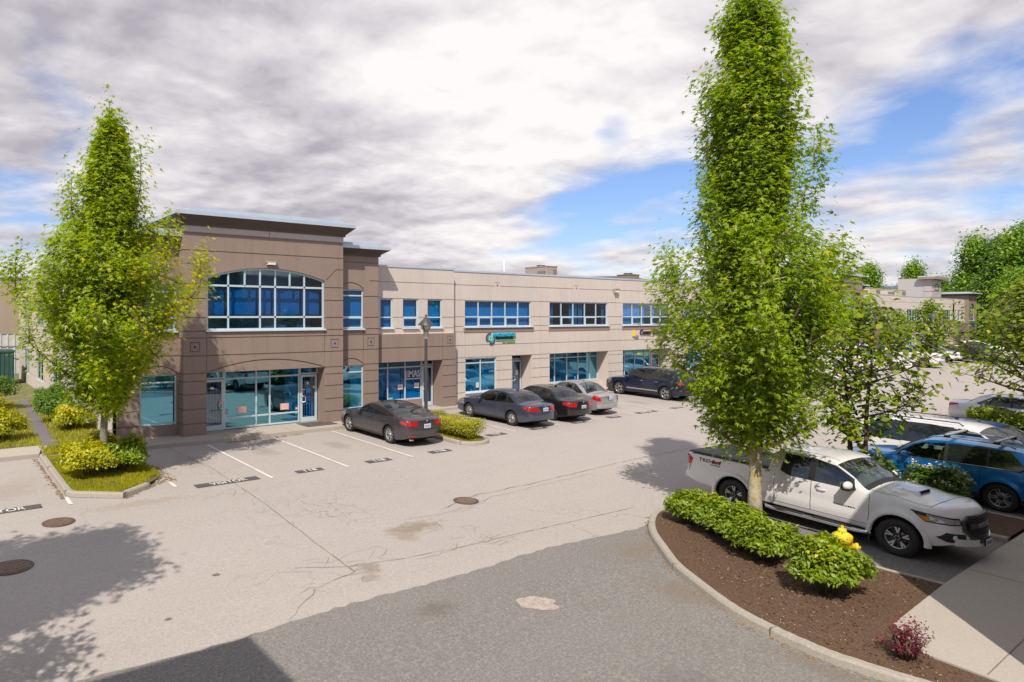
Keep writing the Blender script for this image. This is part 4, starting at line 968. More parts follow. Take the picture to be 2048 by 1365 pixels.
brown_part(BF, 35.3, 41.0, [(35.68, 36.48), (37.29, 38.52), (39.21, 40.33)], [(36.2, 40.2)])
# end pavilion
mb = MB(); r = Relief(41.0, 45.6, -.3, 7.6, 0, 0); r.hole(41.75, 44.38, 4.0, 6.5, .12, 0); r.hole(41.75, 44.38, -.3, 2.47, .9, 0)
for z in (7.1, 3.14, 2.47, 3.82): r.hg(z)
r.build(mb, (0, -.6, 0), (1, 0, 0), (0, 1, 0)); mb.quad((41, -.6, -.3), (41, 0, -.3), (41, 0, 7.6), (41, -.6, 7.6), 0); mb.quad((45.6, -.6, -.3), (45.6, 20, -.3), (45.6, 20, 7.6), (45.6, -.6, 7.6), 0); mb.quad((41, 0, 6.4), (41, 5, 6.4), (41, 5, 7.6), (41, 0, 7.6), 0)
mb.build('wall', [BROWN], BF); ac = lambda x: 6.5-.6*((x-43.06)/1.31)**2
mb = MB(); arch_fill(mb, 41.75, 44.38, 6.501, ac, -.598, 0); mb.build('wall', [BROWN], BF)
window(BF, 41.75, 44.38, 4.0, 6.5, -.5, vs=(43.06,), hs=(5.6, 4.62), arch=ac, blinds=None); window(BF, 41.75, 44.38, -.1, 2.46, .28, vs=(43.06,), glass=GLASS2, blinds=None, sill=False)
cornice(BF, 41.0, 45.6, -.6, 0, .55, (7.58, 7.66, 7.86, 8.0, 8.15), (1, 1), 5)
mb = MB(); mb.quad((-30, -.6+.3, 6.45), (45.6, .2, 6.45), (45.6, 28, 6.45), (-30, 28, 6.45), 0); mb.quad((45.58, 0, -.3), (45.58, 28, -.3), (45.58, 28, 7), (45.58, 0, 7), 1); mb.quad((-30, 28, -.3), (45.6, 28, -.3), (45.6, 28, 7), (-30, 28, 7), 1); mb.quad((-15.7, 0, -.3), (-15.7, 28, -.3), (-15.7, 28, 7), (-15.7, 0, 7), 1)
mb.build('wall', [MATS['roof_membrane'], LIGHT], BF)
mb = MB(); mb.box(-4.1, 10.6, -.18, .05, 7.0, 7.09); mb.box(10.6, 41, -.03, .2, 6.98, 7.07); mb.build('coping', METAL, BF)
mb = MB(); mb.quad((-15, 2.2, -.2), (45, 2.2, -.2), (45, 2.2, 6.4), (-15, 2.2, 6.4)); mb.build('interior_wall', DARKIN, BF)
# stair tower and plant screen on its roof
mb = MB(); mb.box(33.97, 38.4, 2.85, 5.8, 6.45, 9.95, 0); mb.box(33.92, 38.78, 2.0, 2.85, 6.45, 9.7, 1)
for z in (7.3, 8.1, 8.9): mb.box(33.9, 38.8, 1.98, 2.86, z, z+.03, 2)
mb.box(33.7, 39.0, 1.8, 3.0, 9.7, 9.8, 3); mb.box(33.3, 39.4, 1.4, 3.4, 9.8, 10.12, 3); mb.box(33.3, 39.4, 1.4, 3.4, 10.12, 10.24, 4)
mb.box(35.3, 37.6, 1.95, 1.97, 8.3, 8.4, 2); mb.box(35.3, 37.6, 1.95, 1.97, 7.2, 7.3, 2)
mb.box(39.2, 45.4, 2.4, 2.6, 6.45, 7.65, 0)
N = 12
for i in range(N):
    a0, a1 = PI*i/N, PI*(i+1)/N; mb.add([(36.4+1.1*math.cos(a0), 1.95, 8.5+.75*math.sin(a0)), (36.4+1.1*math.cos(a1), 1.95, 8.5+.75*math.sin(a1)), (36.4+.95*math.cos(a1), 1.95, 8.5+.63*math.sin(a1)), (36.4+.95*math.cos(a0), 1.95, 8.5+.63*math.sin(a0))], [(0, 1, 2, 3)], 2)
mb.build('stair_tower', [mat('grey_cladding', (.42, .39, .39), .8), stucco('tower_stucco', (.44, .39, .37)), mat('dark_band', (.08, .07, .07), .6), BROWN, METAL], BF)
c37, s37 = math.cos(math.radians(3.7)), math.sin(math.radians(3.7))
FP = lambda s, y: (82.1+s*c37-y*s37, 29.3+s*s37+y*c37)
x, y = FP(9.2, 2.6); roof_unit(x, y, 6.45, 3.9, 1.8, 1.4, ACY, 'cream rooftop unit with dark louvres, leftmost on the distant roof', math.radians(3.7))
x, y = FP(19.0, 2.6); roof_unit(x, y, 6.45, 4.0, 1.8, 1.45, ACY, 'cream rooftop unit beside the stair tower on the distant roof', math.radians(3.7))
SB = mat('sign_blue', (.02, .08, .55), .4)
def far_sign(s, z, body, w, h, label, m):
    x, y = FP(s, -.42); e = empty('shop_sign', (x, y, z), math.radians(3.7), label, 'sign')
    letters('lettering', body, h, m, Matrix.Rotation(PI/2, 4, 'X'), e, w, .02, 0, .01); return e
e = far_sign(.9, 3.42, 'MELMAC', 2.4, .5, 'small blue lettering on the brown wall of the distant building left', SB)
m = MB(); m.box(-1.9, -1.6, -.02, .0, -.2, .35); m.build('emblem', SB, e)
x, y = FP(43.0, -.62); e = empty('shop_sign', (x, y, 3.45), math.radians(3.7), 'blue sign panel on the end pavilion of the distant building', 'sign'); m = MB(); m.box(-1.0, 1.0, -.06, 0, -.3, .35); m.build('panel', mat('panel_blue', (.0, .15, .5), .4), e)

# ================================================================== buildings beside the viewer (they throw the shade)
NBM = stucco('near_building_stucco', (.40, .34, .30))
def near_block(x0, x1, y0, y1, z1, label):
    e = empty('office_building', ((x0+x1)/2, (y0+y1)/2, 0), 0, label, 'building'); cx, cy = (x0+x1)/2, (y0+y1)/2
    mb = MB(); mb.box(x0-cx, x1-cx, y0-cy, y1-cy, -.7, z1); mb.build('wall', NBM, e)
    mb = MB(); mb.box(x0-cx-.08, x1-cx+.08, y0-cy-.08, y1-cy+.08, z1, z1+.14); mb.build('coping', METAL, e)
    return e
near_block(12.15, 70, -22, 1.95, 7.7, 'beige office block just off the right edge, shading the walkway')
near_block(-30, -1.9, -22, 4.15, 9.2, 'beige office block off the left edge behind the viewer')
# ================================================================== far left: industrial shed, container and canopy
SH = empty('industrial_shed', (-26, 62, 0), 0, 'long industrial shed with beige upper band and white corrugated wall at the left edge', 'building')
mb = MB(); mb.box(0, 33.2, 0, 30, -1, 3.2, 0); mb.box(-.05, 33.25, -.05, 30, 3.2, 7.8, 1)
for k in range(66): mb.box(k*.5+.1, k*.5+.22, -.05, 0, -1, 3.2, 0)
for z in (1.2, 2.2): mb.box(0, 33, -.09, -.05, z, z+.05, 2)
mb.build('wall', [mat('corrugated_white', (.62, .60, .58), .5), mat('beige_cladding', (.40, .31, .23), .7, .05, 1), mat('seam_grey', (.3, .3, .3), .6)], SH)
mb = MB(); mb.box(-.2, 33.4, -.2, 30, 7.8, 7.95); mb.lathe((27.3, 4, 7.9), [(.2, 0), (.2, .5), (.4, .52), (.4, .6), (.05, .7)], 10); mb.build('roof', METAL, SH)
C = empty('shipping_container', (2.0, 50.5, 0), 0, 'dark green shipping container behind the left shrubs', 'container')
mb = MB(); mb.box(-3, 3, 0, 2.4, .1, 2.3)
for k in range(24): mb.box(-2.95+k*.25, -2.83+k*.25, -.04, 0, .2, 2.2)
mb.box(-3.05, 3.05, -.06, 2.45, 2.25, 2.38); mb.box(-3.05, 3.05, -.06, 2.45, .05, .2); mb.build('body', mat('container_green', (.03, .09, .08), .5, .15), C)
C = empty('canopy', (-.9, 53.5, 0), 0, 'blue fronted flat canopy beyond the green container', 'canopy')
mb = MB(); mb.box(-4, 4, 0, 4, 3.0, 3.25); mb.build('roof', mat('canopy_grey', (.45, .46, .5), .5), C)
mb = MB(); mb.box(-3.9, 3.9, .1, .3, .1, 3.0); mb.build('panel', mat('canopy_blue', (.02, .22, .55), .4), C)

# ================================================================== lamps, hydrant
LPM = mat('lamp_post_paint', (.06, .055, .065), .45, .15, 6)
def lamp_post(x, y, z, h, label):
    e = empty('street_lamp', (x, y, z), 0, label, 'street lamp', 'old-style post lamps in the lot'); k = h/4.7
    m = MB(); m.lathe((0, 0, 0), [(.12, 0), (.12, .08), (.085, .14), (.075, .5), (.062, 3.75*k), (.05, 3.82*k)], 14); m.build('pole', LPM, e)
    m = MB(); z0 = 3.82*k; m.lathe((0, 0, z0), [(.05, 0), (.09, .03), (.05, .07), (.10, .13), (.115, .36), (.15, .39)], 14); m.build('collar', mat('lamp_grey', (.32, .30, .28), .5), e)
    g = MB(); g.lathe((0, 0, z0+.39), [(.13, 0), (.20, .19), (.205, .2)], 14); g.build('globe', mat('lamp_glass', (.55, .52, .42), .25), e)
    for a in range(4):
        q = MB(); an = a*PI/2+.4; q.tube([(.15*math.cos(an), .15*math.sin(an), z0+.39), (.25*math.cos(an), .25*math.sin(an), z0+.6)], .012, 5); q.build('strut', LPM, e)
    m = MB(); m.lathe((0, 0, z0+.58), [(.34, 0), (.33, .03), (.10, .27), (.04, .34), (.035, .38), (.05, .40), (.012, .46)], 18); m.build('lamp_shade', LPM, e)
    return e
lamp_post(17.25, 21.75, -.0, 4.55, 'grey post lamp with conical shade rising from the clipped hedge')
lamp_post(80.6, 23.2, 0, 5.0, 'dark post lamp far off in front of the distant building')
def hydrant(x, y, z):
    e = empty('fire_hydrant', (x, y, z), math.radians(-62), 'chipped yellow fire hydrant behind the rounded shrub', 'fire hydrant')
    Y = mat('hydrant_yellow', (.72, .56, .015), .45, .12, 7); 
    m_, nt_, b_ = newmat('hydrant_chipped'); tc_ = _n(nt_, 'ShaderNodeTexCoord').outputs['Object']
    f_ = ramp(nt_, noise(nt_, tc_, 5.5, 5, .7, .4), [(.53, (0, 0, 0)), (.56, (1, 1, 1))])
    nt_.links.new(mixc(nt_, f_, (.74, .58, .015), (.26, .075, .02)), b_.inputs['Base Color']); b_.inputs['Roughness'].default_value = .5
    m = MB(); m.lathe((0, 0, 0), [(.17, 0), (.17, .04), (.12, .05), (.115, .34), (.15, .36), (.15, .40), (.125, .42)], 22, 0); m.build('barrel', Y, e)
    m = MB(); m.lathe((0, 0, 0), [(.125, .42), (.165, .46), (.17, .70), (.175, .73), (.16, .76), (.10, .80), (.06, .82)], 24, 0); m.build('body', m_, e)
    m = MB(); m.lathe((0, 0, .82), [(.075, 0), (.07, .05), (.03, .06)], 12); m.box(-.022, .022, -.022, .022, .87, .93); m.build('cap_nut', Y, e)
    for i, (an, r, zz) in enumerate(((0, .06, .55), (PI, .06, .55), (-PI/2, .085, .5))):
        m = MB(); d = Vector((math.cos(an), math.sin(an), 0)); p = Vector((0, 0, zz))
        m.tube([p+d*.12, p+d*.2, p+d*.205, p+d*.25, p+d*.255, p+d*.29], [r, r, r*1.3, r*1.3, r*.5, r*.45], 14); m.build('outlet', Y, e)
    return e
hydrant(14.62, 5.60, -.30)

# ================================================================== vegetation
def make_leaves(name, P, size, mats, shape, seed, parent=None, up=.5, sizevar=.35, droop=.0, tint=None, outward=None):
    """P: Nx3 leaf positions -> one mesh of little leaves"""
    rg = np.random.default_rng(seed); N = len(P)
    nrm = rg.normal(size=(N, 3)); nrm /= np.linalg.norm(nrm, axis=1)[:, None]
    nrm[:, 2] = np.abs(nrm[:, 2])+up
    if outward is not None: nrm += outward*.7
    nrm /= np.linalg.norm(nrm, axis=1)[:, None]
    t = rg.normal(size=(N, 3)); t[:, 2] -= droop
    t -= nrm*(t*nrm).sum(1)[:, None]; t /= np.linalg.norm(t, axis=1)[:, None]+1e-9
    b = np.cross(nrm, t); s = size*(1+rg.uniform(-sizevar, sizevar, N))
    V, F = shape; V = np.array(V, float); nv = len(V)
    co = P[:, None, :]+s[:, None, None]*(V[None, :, 0, None]*b[:, None, :]+V[None, :, 1, None]*t[:, None, :]+V[None, :, 2, None]*nrm[:, None, :])
    me = D.meshes.new(name); me.vertices.add(N*nv); me.vertices.foreach_set('co', co.reshape(-1))
    k = len(F[0]); nf = len(F); loops = (np.array(F)[None]+(np.arange(N)*nv)[:, None, None]).reshape(-1)
    me.loops.add(len(loops)); me.loops.foreach_set('vertex_index', loops.astype(np.int32))
    me.polygons.add(N*nf); me.polygons.foreach_set('loop_start', (np.arange(N*nf)*k).astype(np.int32)); me.polygons.foreach_set('loop_total', np.full(N*nf, k, np.int32))
    me.materials.append(mats); me.update(calc_edges=True)
    r = rg.random(N) if tint is None else np.clip(tint+rg.normal(0, .16, N), 0, 1)
    at = me.attributes.new('rnd', 'FLOAT', 'POINT'); at.data.foreach_set('value', np.repeat(r, nv).astype(np.float32))
    return put(name, me, parent)
MAPLE = ([(0, -.1, 0), (.17, .22, .03), (0, 1, -.12), (-.17, .22, .03), (.55, .62, -.06), (.2, -.02, 0), (-.55, .62, -.06), (-.2, -.02, 0)], [(0, 1, 2, 3), (0, 5, 4, 1), (0, 3, 6, 7)])
OVAL = ([(0, 0, 0), (.23, .45, .05), (0, 1, -.06), (-.23, .45, .05)], [(0, 1, 2, 3)])
BROAD = ([(0, 0, 0), (.36, .42, .06), (0, 1, -.1), (-.36, .42, .06)], [(0, 1, 2, 3)])
BLADE = ([(-.06, 0, 0), (.06, 0, 0), (.0, 1, .15)], [(0, 1, 2)])
BARK = mat('maple_bark', (.27, .24, .20), .9, .35, 9, .7, 25, var2=(.42, .38, .30))
BARKL = mat('pale_lichen_bark', (.50, .44, .34), .9, .2, 14, .7, 22, var2=(.38, .28, .05))
BARKM = mat('grey_bark', (.17, .145, .125), .9, .35, 9, .7, 25, var2=(.28, .25, .21))
BARKD = mat('dark_bark', (.12, .09, .065), .9, .35, 9, .7, 25)
LMA = leafmat('maple_leaf', (.13, .22, .006), (.30, .41, .009), (.52, .46, .02), .46)
LMY = leafmat('maple_leaf_fresh', (.14, .235, .006), (.34, .43, .009), (.66, .50, .015), .48)
LCH = leafmat('cherry_leaf', (.075, .145, .005), (.235, .31, .008), (.46, .40, .015), .4)
LDK = leafmat('far_leaf', (0.043, 0.101, 0.011), (0.106, 0.203, 0.014), (0.213, 0.297, 0.019), .25)
LLT = leafmat('far_leaf_fresh', (0.085, 0.176, 0.011), (0.198, 0.338, 0.014), (0.340, 0.432, 0.019), .3)
LGR = leafmat('pieris_leaf', (.045, .105, .006), (.21, .30, .008), (.52, .48, .015), .25)
LYG = leafmat('spirea_leaf', (0.137, 0.208, 0.005), (0.410, 0.403, 0.007), (0.710, 0.598, 0.010), .3)
LHG = leafmat('hedge_leaf', (0.123, 0.169, 0.008), (0.396, 0.377, 0.008), (0.601, 0.273, 0.018), .3)
LRD = leafmat('barberry_leaf', (0.058, 0.013, 0.020), (0.173, 0.031, 0.044), (0.439, 0.077, 0.066), .3)
LGS = leafmat('grass_blade', (0.164, 0.195, 0.008), (0.410, 0.390, 0.010), (0.628, 0.520, 0.018), .3)
LRH = leafmat('rhododendron_leaf', (0.030, 0.078, 0.007), (0.082, 0.156, 0.008), (0.177, 0.247, 0.010), .2)
LPE = leafmat('flower_petal', (0.866, 0.682, 0.550), (0.900, 0.858, 0.726), (0.900, 0.900, 0.880), .3)

def branch_tree(name, base, label, cat, group, h, zlow, env, nl, nleaf, lsize, seed, bark, leaf, shape=MAPLE, tr=.15, lean=(0, 0), rise=1.15, clump=.30, tintside=None, trunks=1, shear=(0, 0), fill=.55, zcl=.36, holes=0, cap=None, plumes=()):
    """tapered trunk, rising limbs and twigs that fill an uneven envelope env(z)->radius; leaves gathered in clumps along the twigs"""
    rg = random.Random(seed); ng = np.random.default_rng(seed)
    e = empty(name, base, 0, label, cat, group); mb = MB(); tips = []
    def lean_at(z): return Vector((lean[0]*(z/h)**1.3, lean[1]*(z/h)**1.3, 0))
    for tk in range(trunks):
        a0 = tk*2*PI/max(trunks, 1)+1; sp = .0 if trunks == 1 else .12
        pts = []; n = 14
        for i in range(n+1):
            z = h*.95*i/n; w = sp+(.10 if trunks > 1 else 0)*z
            pts.append(Vector((math.cos(a0)*w, math.sin(a0)*w, z-.1))+lean_at(z)+Vector((rg.uniform(-1, 1), rg.uniform(-1, 1), 0))*.025*min(1, i))
        mb.tube(pts, [tr*(1.25 if i == 0 else 1)*(1-.93*(i/n)**.9)+.006 for i in range(n+1)], 9)
    for k in range(nl):
        t = (k+.5)/nl; z0 = zlow+(h*.93-zlow)*t**1.15*.97; az = k*2.39996+rg.uniform(-.35, .35)
        L = 0; r1 = rg.uniform(.62, 1.08); zt = z0+rise*rg.uniform(.6, 1.25)*max(.35, env(z0))*.95
        zt = min(zt, h*1.0); R = env(zt)*r1*(1+.22*math.sin(az*3+z0*1.7+seed)+.12*math.sin(az*5-z0*2.3))
        if R < .05: R = .05
        c = Vector((math.cos(az), math.sin(az), 0)); st = Vector((0, 0, z0-.1))+lean_at(z0)
        en = c*R+Vector((0, 0, zt))+lean_at(zt); mid = st.lerp(en, .5)+c*R*.12-Vector((0, 0, (zt-z0)*.12))
        pp = []; m = 7
        for i in range(m+1):
            u = i/m; pp.append(st*(1-u)**2+mid*(2*u*(1-u))+en*u*u+Vector((rg.uniform(-1, 1), rg.uniform(-1, 1), rg.uniform(-1, 1)))*.02*i/m)
        rb = tr*.42*(1-.75*t)+.006
        mb.tube(pp, [rb*(1-.85*i/m)+.003 for i in range(m+1)], 5, caps=False)
        for i in range(2, m+1):
            tips.append((pp[i], .8+.4*i/m))
            for q in range(2 if i < m else 3):
                d = Vector((rg.uniform(-1, 1), rg.uniform(-1, 1), rg.uniform(-.1, 1.1))).normalized(); l = max(.14, env(pp[i].z))*rg.uniform(.14, .42)
                p2 = pp[i]+d*l; rr = math.hypot(p2.x-lean_at(p2.z).x, p2.y-lean_at(p2.z).y); ee = max(.06, env(min(p2.z, h)))*1.02
                if rr > ee: f = ee/rr; p2 = Vector((lean_at(p2.z).x+(p2.x-lean_at(p2.z).x)*f, lean_at(p2.z).y+(p2.y-lean_at(p2.z).y)*f, p2.z))
                if p2.z > h: p2.z = h
                mb.tube([pp[i], pp[i].lerp(p2, .5)+Vector((0, 0, .02)), p2], [rb*.35+.002, rb*.25+.002, .003], 4, caps=False)
                tips += [(p2, 1.1), (pp[i].lerp(p2, .55), .8)]
    for (dx, dy, z0, z1, rad) in plumes:       # single leafy leaders that stick out of the crown
        n = 9; p = [Vector((dx*(.25+.75*min(1, i/n*1.6)), dy*(.25+.75*min(1, i/n*1.6)), z0+(z1-z0)*i/n)) for i in range(n+1)]
        mb.tube(p, [.03*(1-.8*i/n)+.004 for i in range(n+1)], 5, caps=False)
        for i in range(2, n+1):
            w = rad*(1-.65*i/n)
            for q in range(5): tips.append((p[i]+Vector((rg.uniform(-w, w), rg.uniform(-w, w), rg.uniform(-.2, .2))), .75))
    mb.build('trunk', bark, e)
    C = np.array([tuple(p) for p, w in tips]); Wt = np.array([w for p, w in tips])
    zz = C[:, 2]; 
    ev = np.array([max(.08, env(min(z, h))) for z in zz]); Wt = Wt*np.minimum(1.6, (ev/np.median(ev))**.5)
    idx = ng.choice(len(C), nleaf, p=Wt/Wt.sum()); cs = np.minimum(clump, .22+ev[idx]*.25)
    Pp = C[idx]+ng.normal(size=(nleaf, 3))*np.stack([cs*.62, cs*.62, cs*zcl/.36*.62], 1)
    ct = ng.normal(.45, .17, len(C))[idx]
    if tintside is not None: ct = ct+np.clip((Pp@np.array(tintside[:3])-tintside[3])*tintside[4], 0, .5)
    out = Pp.copy(); out[:, 2] = .15; out /= np.linalg.norm(out, axis=1)[:, None]+1e-6
    ax = Pp.copy()
    make_leaves('crown', Pp, lsize, leaf, shape, seed+5, e, up=.8, tint=ct, outward=out, droop=.8)
    return e
def interp(tab):
    zs = [a for a, b in tab]; rs = [b for a, b in tab]
    return lambda z: float(np.interp(z, zs, rs))
# the tall maple in front
env1 = interp([(1.6, .1), (2.0, .55), (2.7, 1.0), (3.4, 1.4), (4.4, 1.95), (5.3, 2.1), (6.0, 1.75), (6.6, 1.45), (7.3, 1.15), (8.0, .92), (8.8, .80), (9.6, .92), (10.3, .95), (11.2, .74), (12.0, .5), (12.6, .22), (12.8, .1)])
branch_tree('maple_tree', (16.5, 8.15, gz(8.15)), 'tall narrow maple with pale lichened trunk standing in front of the white pickup', 'tree', 'young trees planted in the beds',
            12.7, 1.75, env1, 110, 82000, .122, 3, BARKL, LMA, tr=.15, lean=(-.15, .05), clump=.27, rise=1.7, zcl=.5, plumes=((-.45, .2, 8.2, 12.6, .3), (.45, -.25, 8.5, 12.1, .32), (.0, .0, 9, 12.7, .25), (-1.75, 1.2, 3.6, 6.5, .4), (1.15, -.8, 6.6, 9.4, .4), (-.9, .6, 5.5, 8.2, .35), (1.7, -1.2, 4.2, 6.6, .4)))
# the left maple
env2 = interp([(1.9, .1), (2.3, .65), (3.0, 1.35), (3.8, 2.0), (4.8, 2.5), (5.7, 2.45), (6.4, 2.0), (7.1, 1.45), (7.8, 1.0), (8.6, .68), (9.2, .42), (10.0, .24), (10.7, .16), (11.2, .08)])
branch_tree('maple_tree', (4.45, 21.0, gz(21)), 'bushy maple with yellow-tipped leaves standing in the kerbed bed at the left', 'tree', 'young trees planted in the beds',
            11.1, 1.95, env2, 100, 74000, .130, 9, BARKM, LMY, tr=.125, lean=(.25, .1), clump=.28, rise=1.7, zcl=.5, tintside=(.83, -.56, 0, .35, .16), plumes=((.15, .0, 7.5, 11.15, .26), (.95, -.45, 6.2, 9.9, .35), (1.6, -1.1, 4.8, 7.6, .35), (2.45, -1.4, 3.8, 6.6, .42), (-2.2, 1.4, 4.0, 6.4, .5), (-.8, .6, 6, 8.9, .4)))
# broad-leaved small trees
env3 = interp([(1.7, .2), (2.2, 1.1), (2.8, 1.8), (3.6, 1.95), (4.4, 1.65), (4.9, 1.1), (5.4, .4), (5.6, .1)])
branch_tree('cherry_tree', (21.15, 7.75, gz(7.75)), 'small cherry tree with loose drooping leaves in the bed beside the blue SUV', 'tree', 'young trees planted in the beds', 5.5, 1.6, env3, 30, 2700, .18, 21, BARKD, LCH, shape=BROAD, tr=.075, trunks=2, clump=.34, rise=.5)
env4 = interp([(2.3, .3), (3.0, 2.0), (4.5, 3.1), (6, 3.2), (7.6, 2.4), (8.8, 1.2), (9.6, .2)])
branch_tree('cherry_tree', (36.95, 7.3, gz(7.3)), 'dark limbed cherry tree spreading in from the right edge above the silver saloon', 'tree', 'young trees planted in the beds', 6.3, 1.9, interp([(1.7, .4), (2.2, 2.6), (3.2, 3.7), (4.4, 3.6), (5.2, 2.6), (5.8, 1.5), (6.3, .2)]), 40, 5600, .20, 22, BARKD, LCH, shape=BROAD, tr=.14, clump=.5, rise=.7)
# the tree off to the left whose shadow falls on the drive
branch_tree('maple_tree', (-3.3, 9.5, gz(9.5)), 'maple outside the left edge, throwing its shadow over the drive', 'tree', 'young trees planted in the beds', 10.8, 2.2, interp([(2.2, .4), (3, 1.8), (4.5, 2.3), (6, 2.3), (8, 1.9), (9.5, 1.2), (10.8, .2)]), 56, 26000, .19, 31, BARK, LMA, tr=.14, clump=.42)
# background trees: each its own crown and trunk, sharing three shapes
def far_tree_mesh(seed, h, env, n, ls, leaf):
    rg = random.Random(seed); ng = np.random.default_rng(seed); C = []
    for k in range(260):
        z = h*(.12+.86*rg.random()**.85); a = rg.uniform(0, 6.28); r = env(z/h)*h*math.sqrt(rg.uniform(.25, 1))*rg.uniform(.7, 1.1); C.append((r*math.cos(a), r*math.sin(a), z))
    C = np.array(C); i = ng.integers(0, len(C), n); P = C[i]+ng.normal(size=(n, 3))*np.array([.045, .045, .06])*h
    tint = np.clip(ng.normal(.45, .22, len(C)), 0, 1)[i]; out = P.copy(); out[:, 2] = .1; out /= np.linalg.norm(out, axis=1)[:, None]+1e-6
    o = make_leaves('crown', P, ls, leaf, BROAD, seed, None, tint=tint, outward=out); me = o.data; D.objects.remove(o)
    mb = MB(); mb.tube([(0, 0, -.3), (.05, 0, h*.3), (0, .1, h*.6), (0, 0, h*.9)], [h*.022, h*.017, h*.01, .03], 7)
    for k in range(10):
        z = h*(.2+.06*k); a = k*2.4; r = env(z/h+.1)*h*.6; mb.tube([(0, 0, z), (r*math.cos(a), r*math.sin(a), z+h*.12)], [h*.006, .02], 4)
    return me, mb.mesh('trunk', BARKD)
poplar = lambda t: float(np.interp(t, (0, .1, .3, .6, .85, 1), (.02, .10, .17, .14, .08, .02)))*(1+.25*math.sin(t*23))
roundc = lambda t: float(np.interp(t, (0, .15, .35, .65, .88, 1), (.05, .20, .27, .24, .13, .02)))*(1+.18*math.sin(t*17))
conif = lambda t: float(np.interp(t, (0, .1, .2, .6, 1), (.05, .24, .24, .12, .01)))
FT = [far_tree_mesh(51, 17, poplar, 13000, .40, LLT), far_tree_mesh(52, 15, roundc, 19000, .36, LDK), far_tree_mesh(53, 16, conif, 9000, .36, LDK), far_tree_mesh(54, 17, roundc, 20000, .38, LLT)]
def at(px, t):                                  # a spot at depth t along the line of sight through column px
    return (t*(_F.x+(px-750)/1335*_R.x), t*(_F.y+(px-750)/1335*_R.y))
def far_tree(kind, px, t, sc, rz, label):
    x, y = at(px, t); e = empty('background_tree', (x, y, -.4), rz, label, 'tree', 'trees behind the distant building'); e.scale = (sc,)*3
    put('crown', FT[kind][0], e); put('trunk', FT[kind][1], e)
for a in FARTREES: far_tree(*a)
# small trees standing among the far cars
FS = far_tree_mesh(61, 5.2, lambda t: float(np.interp(t, (0, .3, .45, .8, 1), (.01, .02, .34, .30, .05))), 2600, .24, LCH)
for px, t, s, lb in ((1862, 66, 1.12, 'small round street tree in front of the distant building, beside its post lamp'), (1795, 72, .95, 'small street tree behind the white van at the distant building')):
    x, y = at(px, t); e = empty('street_tree', (x, y, 0), px, lb, 'tree', 'small trees among the far cars'); e.scale = (s,)*3; put('crown', FS[0], e); put('trunk', FS[1], e)

# ---- shrubs
def shrub(name, x, y, z, rx, ry, h, n, ls, leaf, seed, label, group=None, shape=OVAL, hollow=.45, flowers=0, rot=0, flat=2.2, lump=.18, twig=BARKD, up=.9, cat='shrub', stems=14, under=.0):
    rg = random.Random(seed); ng = np.random.default_rng(seed); e = empty(name, (x, y, z), rot, label, cat, group)
    mb = MB()
    for k in range(stems):
        a = rg.uniform(0, 6.28); r = rg.uniform(.3, .85); ex, ey = rx*r*math.cos(a), ry*r*math.sin(a)
        mb.tube([(ex*.35, ey*.35, -.05), (ex*.6, ey*.6, h*.35), (ex, ey, h*.75)], [.016, .011, .005], 4)
    mb.build('stems', twig, e)
    u = ng.normal(size=(n, 3)); u[:, 2] = np.abs(u[:, 2])*1.1-under; u /= np.linalg.norm(u, axis=1)[:, None]
    rad = (ng.uniform(hollow, 1, n))**.6
    L = 1+lump*(np.sin(u[:, 0]*5.1+seed)+np.sin(u[:, 1]*4.7+seed*2.3)+np.sin(u[:, 2]*6+u[:, 0]*3+seed))/1.6
    p = np.stack([np.sign(u[:, 0])*np.abs(u[:, 0])**(2/flat)*rx, np.sign(u[:, 1])*np.abs(u[:, 1])**(2/flat)*ry, (np.sign(u[:, 2])*np.abs(u[:, 2])**(2/flat))*h*.62+h*.36], 1)
    c = np.array([0, 0, h*.36]); P = c+(p-c)*(rad*L)[:, None]
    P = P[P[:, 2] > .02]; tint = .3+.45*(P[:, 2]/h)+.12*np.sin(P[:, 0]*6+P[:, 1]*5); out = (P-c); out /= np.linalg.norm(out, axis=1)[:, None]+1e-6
    make_leaves('foliage', P, ls, leaf, shape, seed+1, e, up=up*.3, tint=tint, outward=out*1.2)
    if flowers:
        m = min(flowers, len(P)); T = P[np.argsort(-(P[:, 2]+ng.uniform(-.25, .25, len(P))*h))[:m*3]]; K = T[ng.choice(len(T), max(6, m//14), replace=False)]
        Q = K[ng.integers(0, len(K), m)]+ng.normal(size=(m, 3))*.045; Q[:, 2] += .05
        make_leaves('flowers', Q, .055, LPE, BROAD, seed+3, e, up=1.2)
    return e
GP = 'glossy rounded shrubs on the curved planting bed'
for i, (x, y, rx, ry, h, n, lb) in enumerate((
    (15.0, 8.95, .50, .45, .74, 3000, 'glossy shrub at the tip of the curved bed, farthest of the row'),
    (14.8, 8.15, .56, .50, .80, 3600, 'glossy shrub second from the tip of the curved bed'),
    (14.45, 7.45, .60, .52, .86, 4000, 'glossy shrub in the middle of the row, left of the lichened trunk'),
    (14.05, 6.75, .56, .50, .90, 4200, 'glossy shrub fourth from the tip, nearest the lichened trunk'),
    (13.38, 5.38, .62, .58, 1.05, 6400, 'large round glossy shrub standing apart in front of the hydrant'))):
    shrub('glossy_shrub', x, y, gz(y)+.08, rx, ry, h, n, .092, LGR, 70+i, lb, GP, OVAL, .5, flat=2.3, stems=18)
shrub('barberry_shrub', 11.85, 3.72, gz(3.7)+.08, .34, .30, .48, 1700, .035, LRD, 91, 'small dark red barberry by the corner of the concrete walkway', None, BROAD, .25, lump=.55, stems=26, flat=1.9)
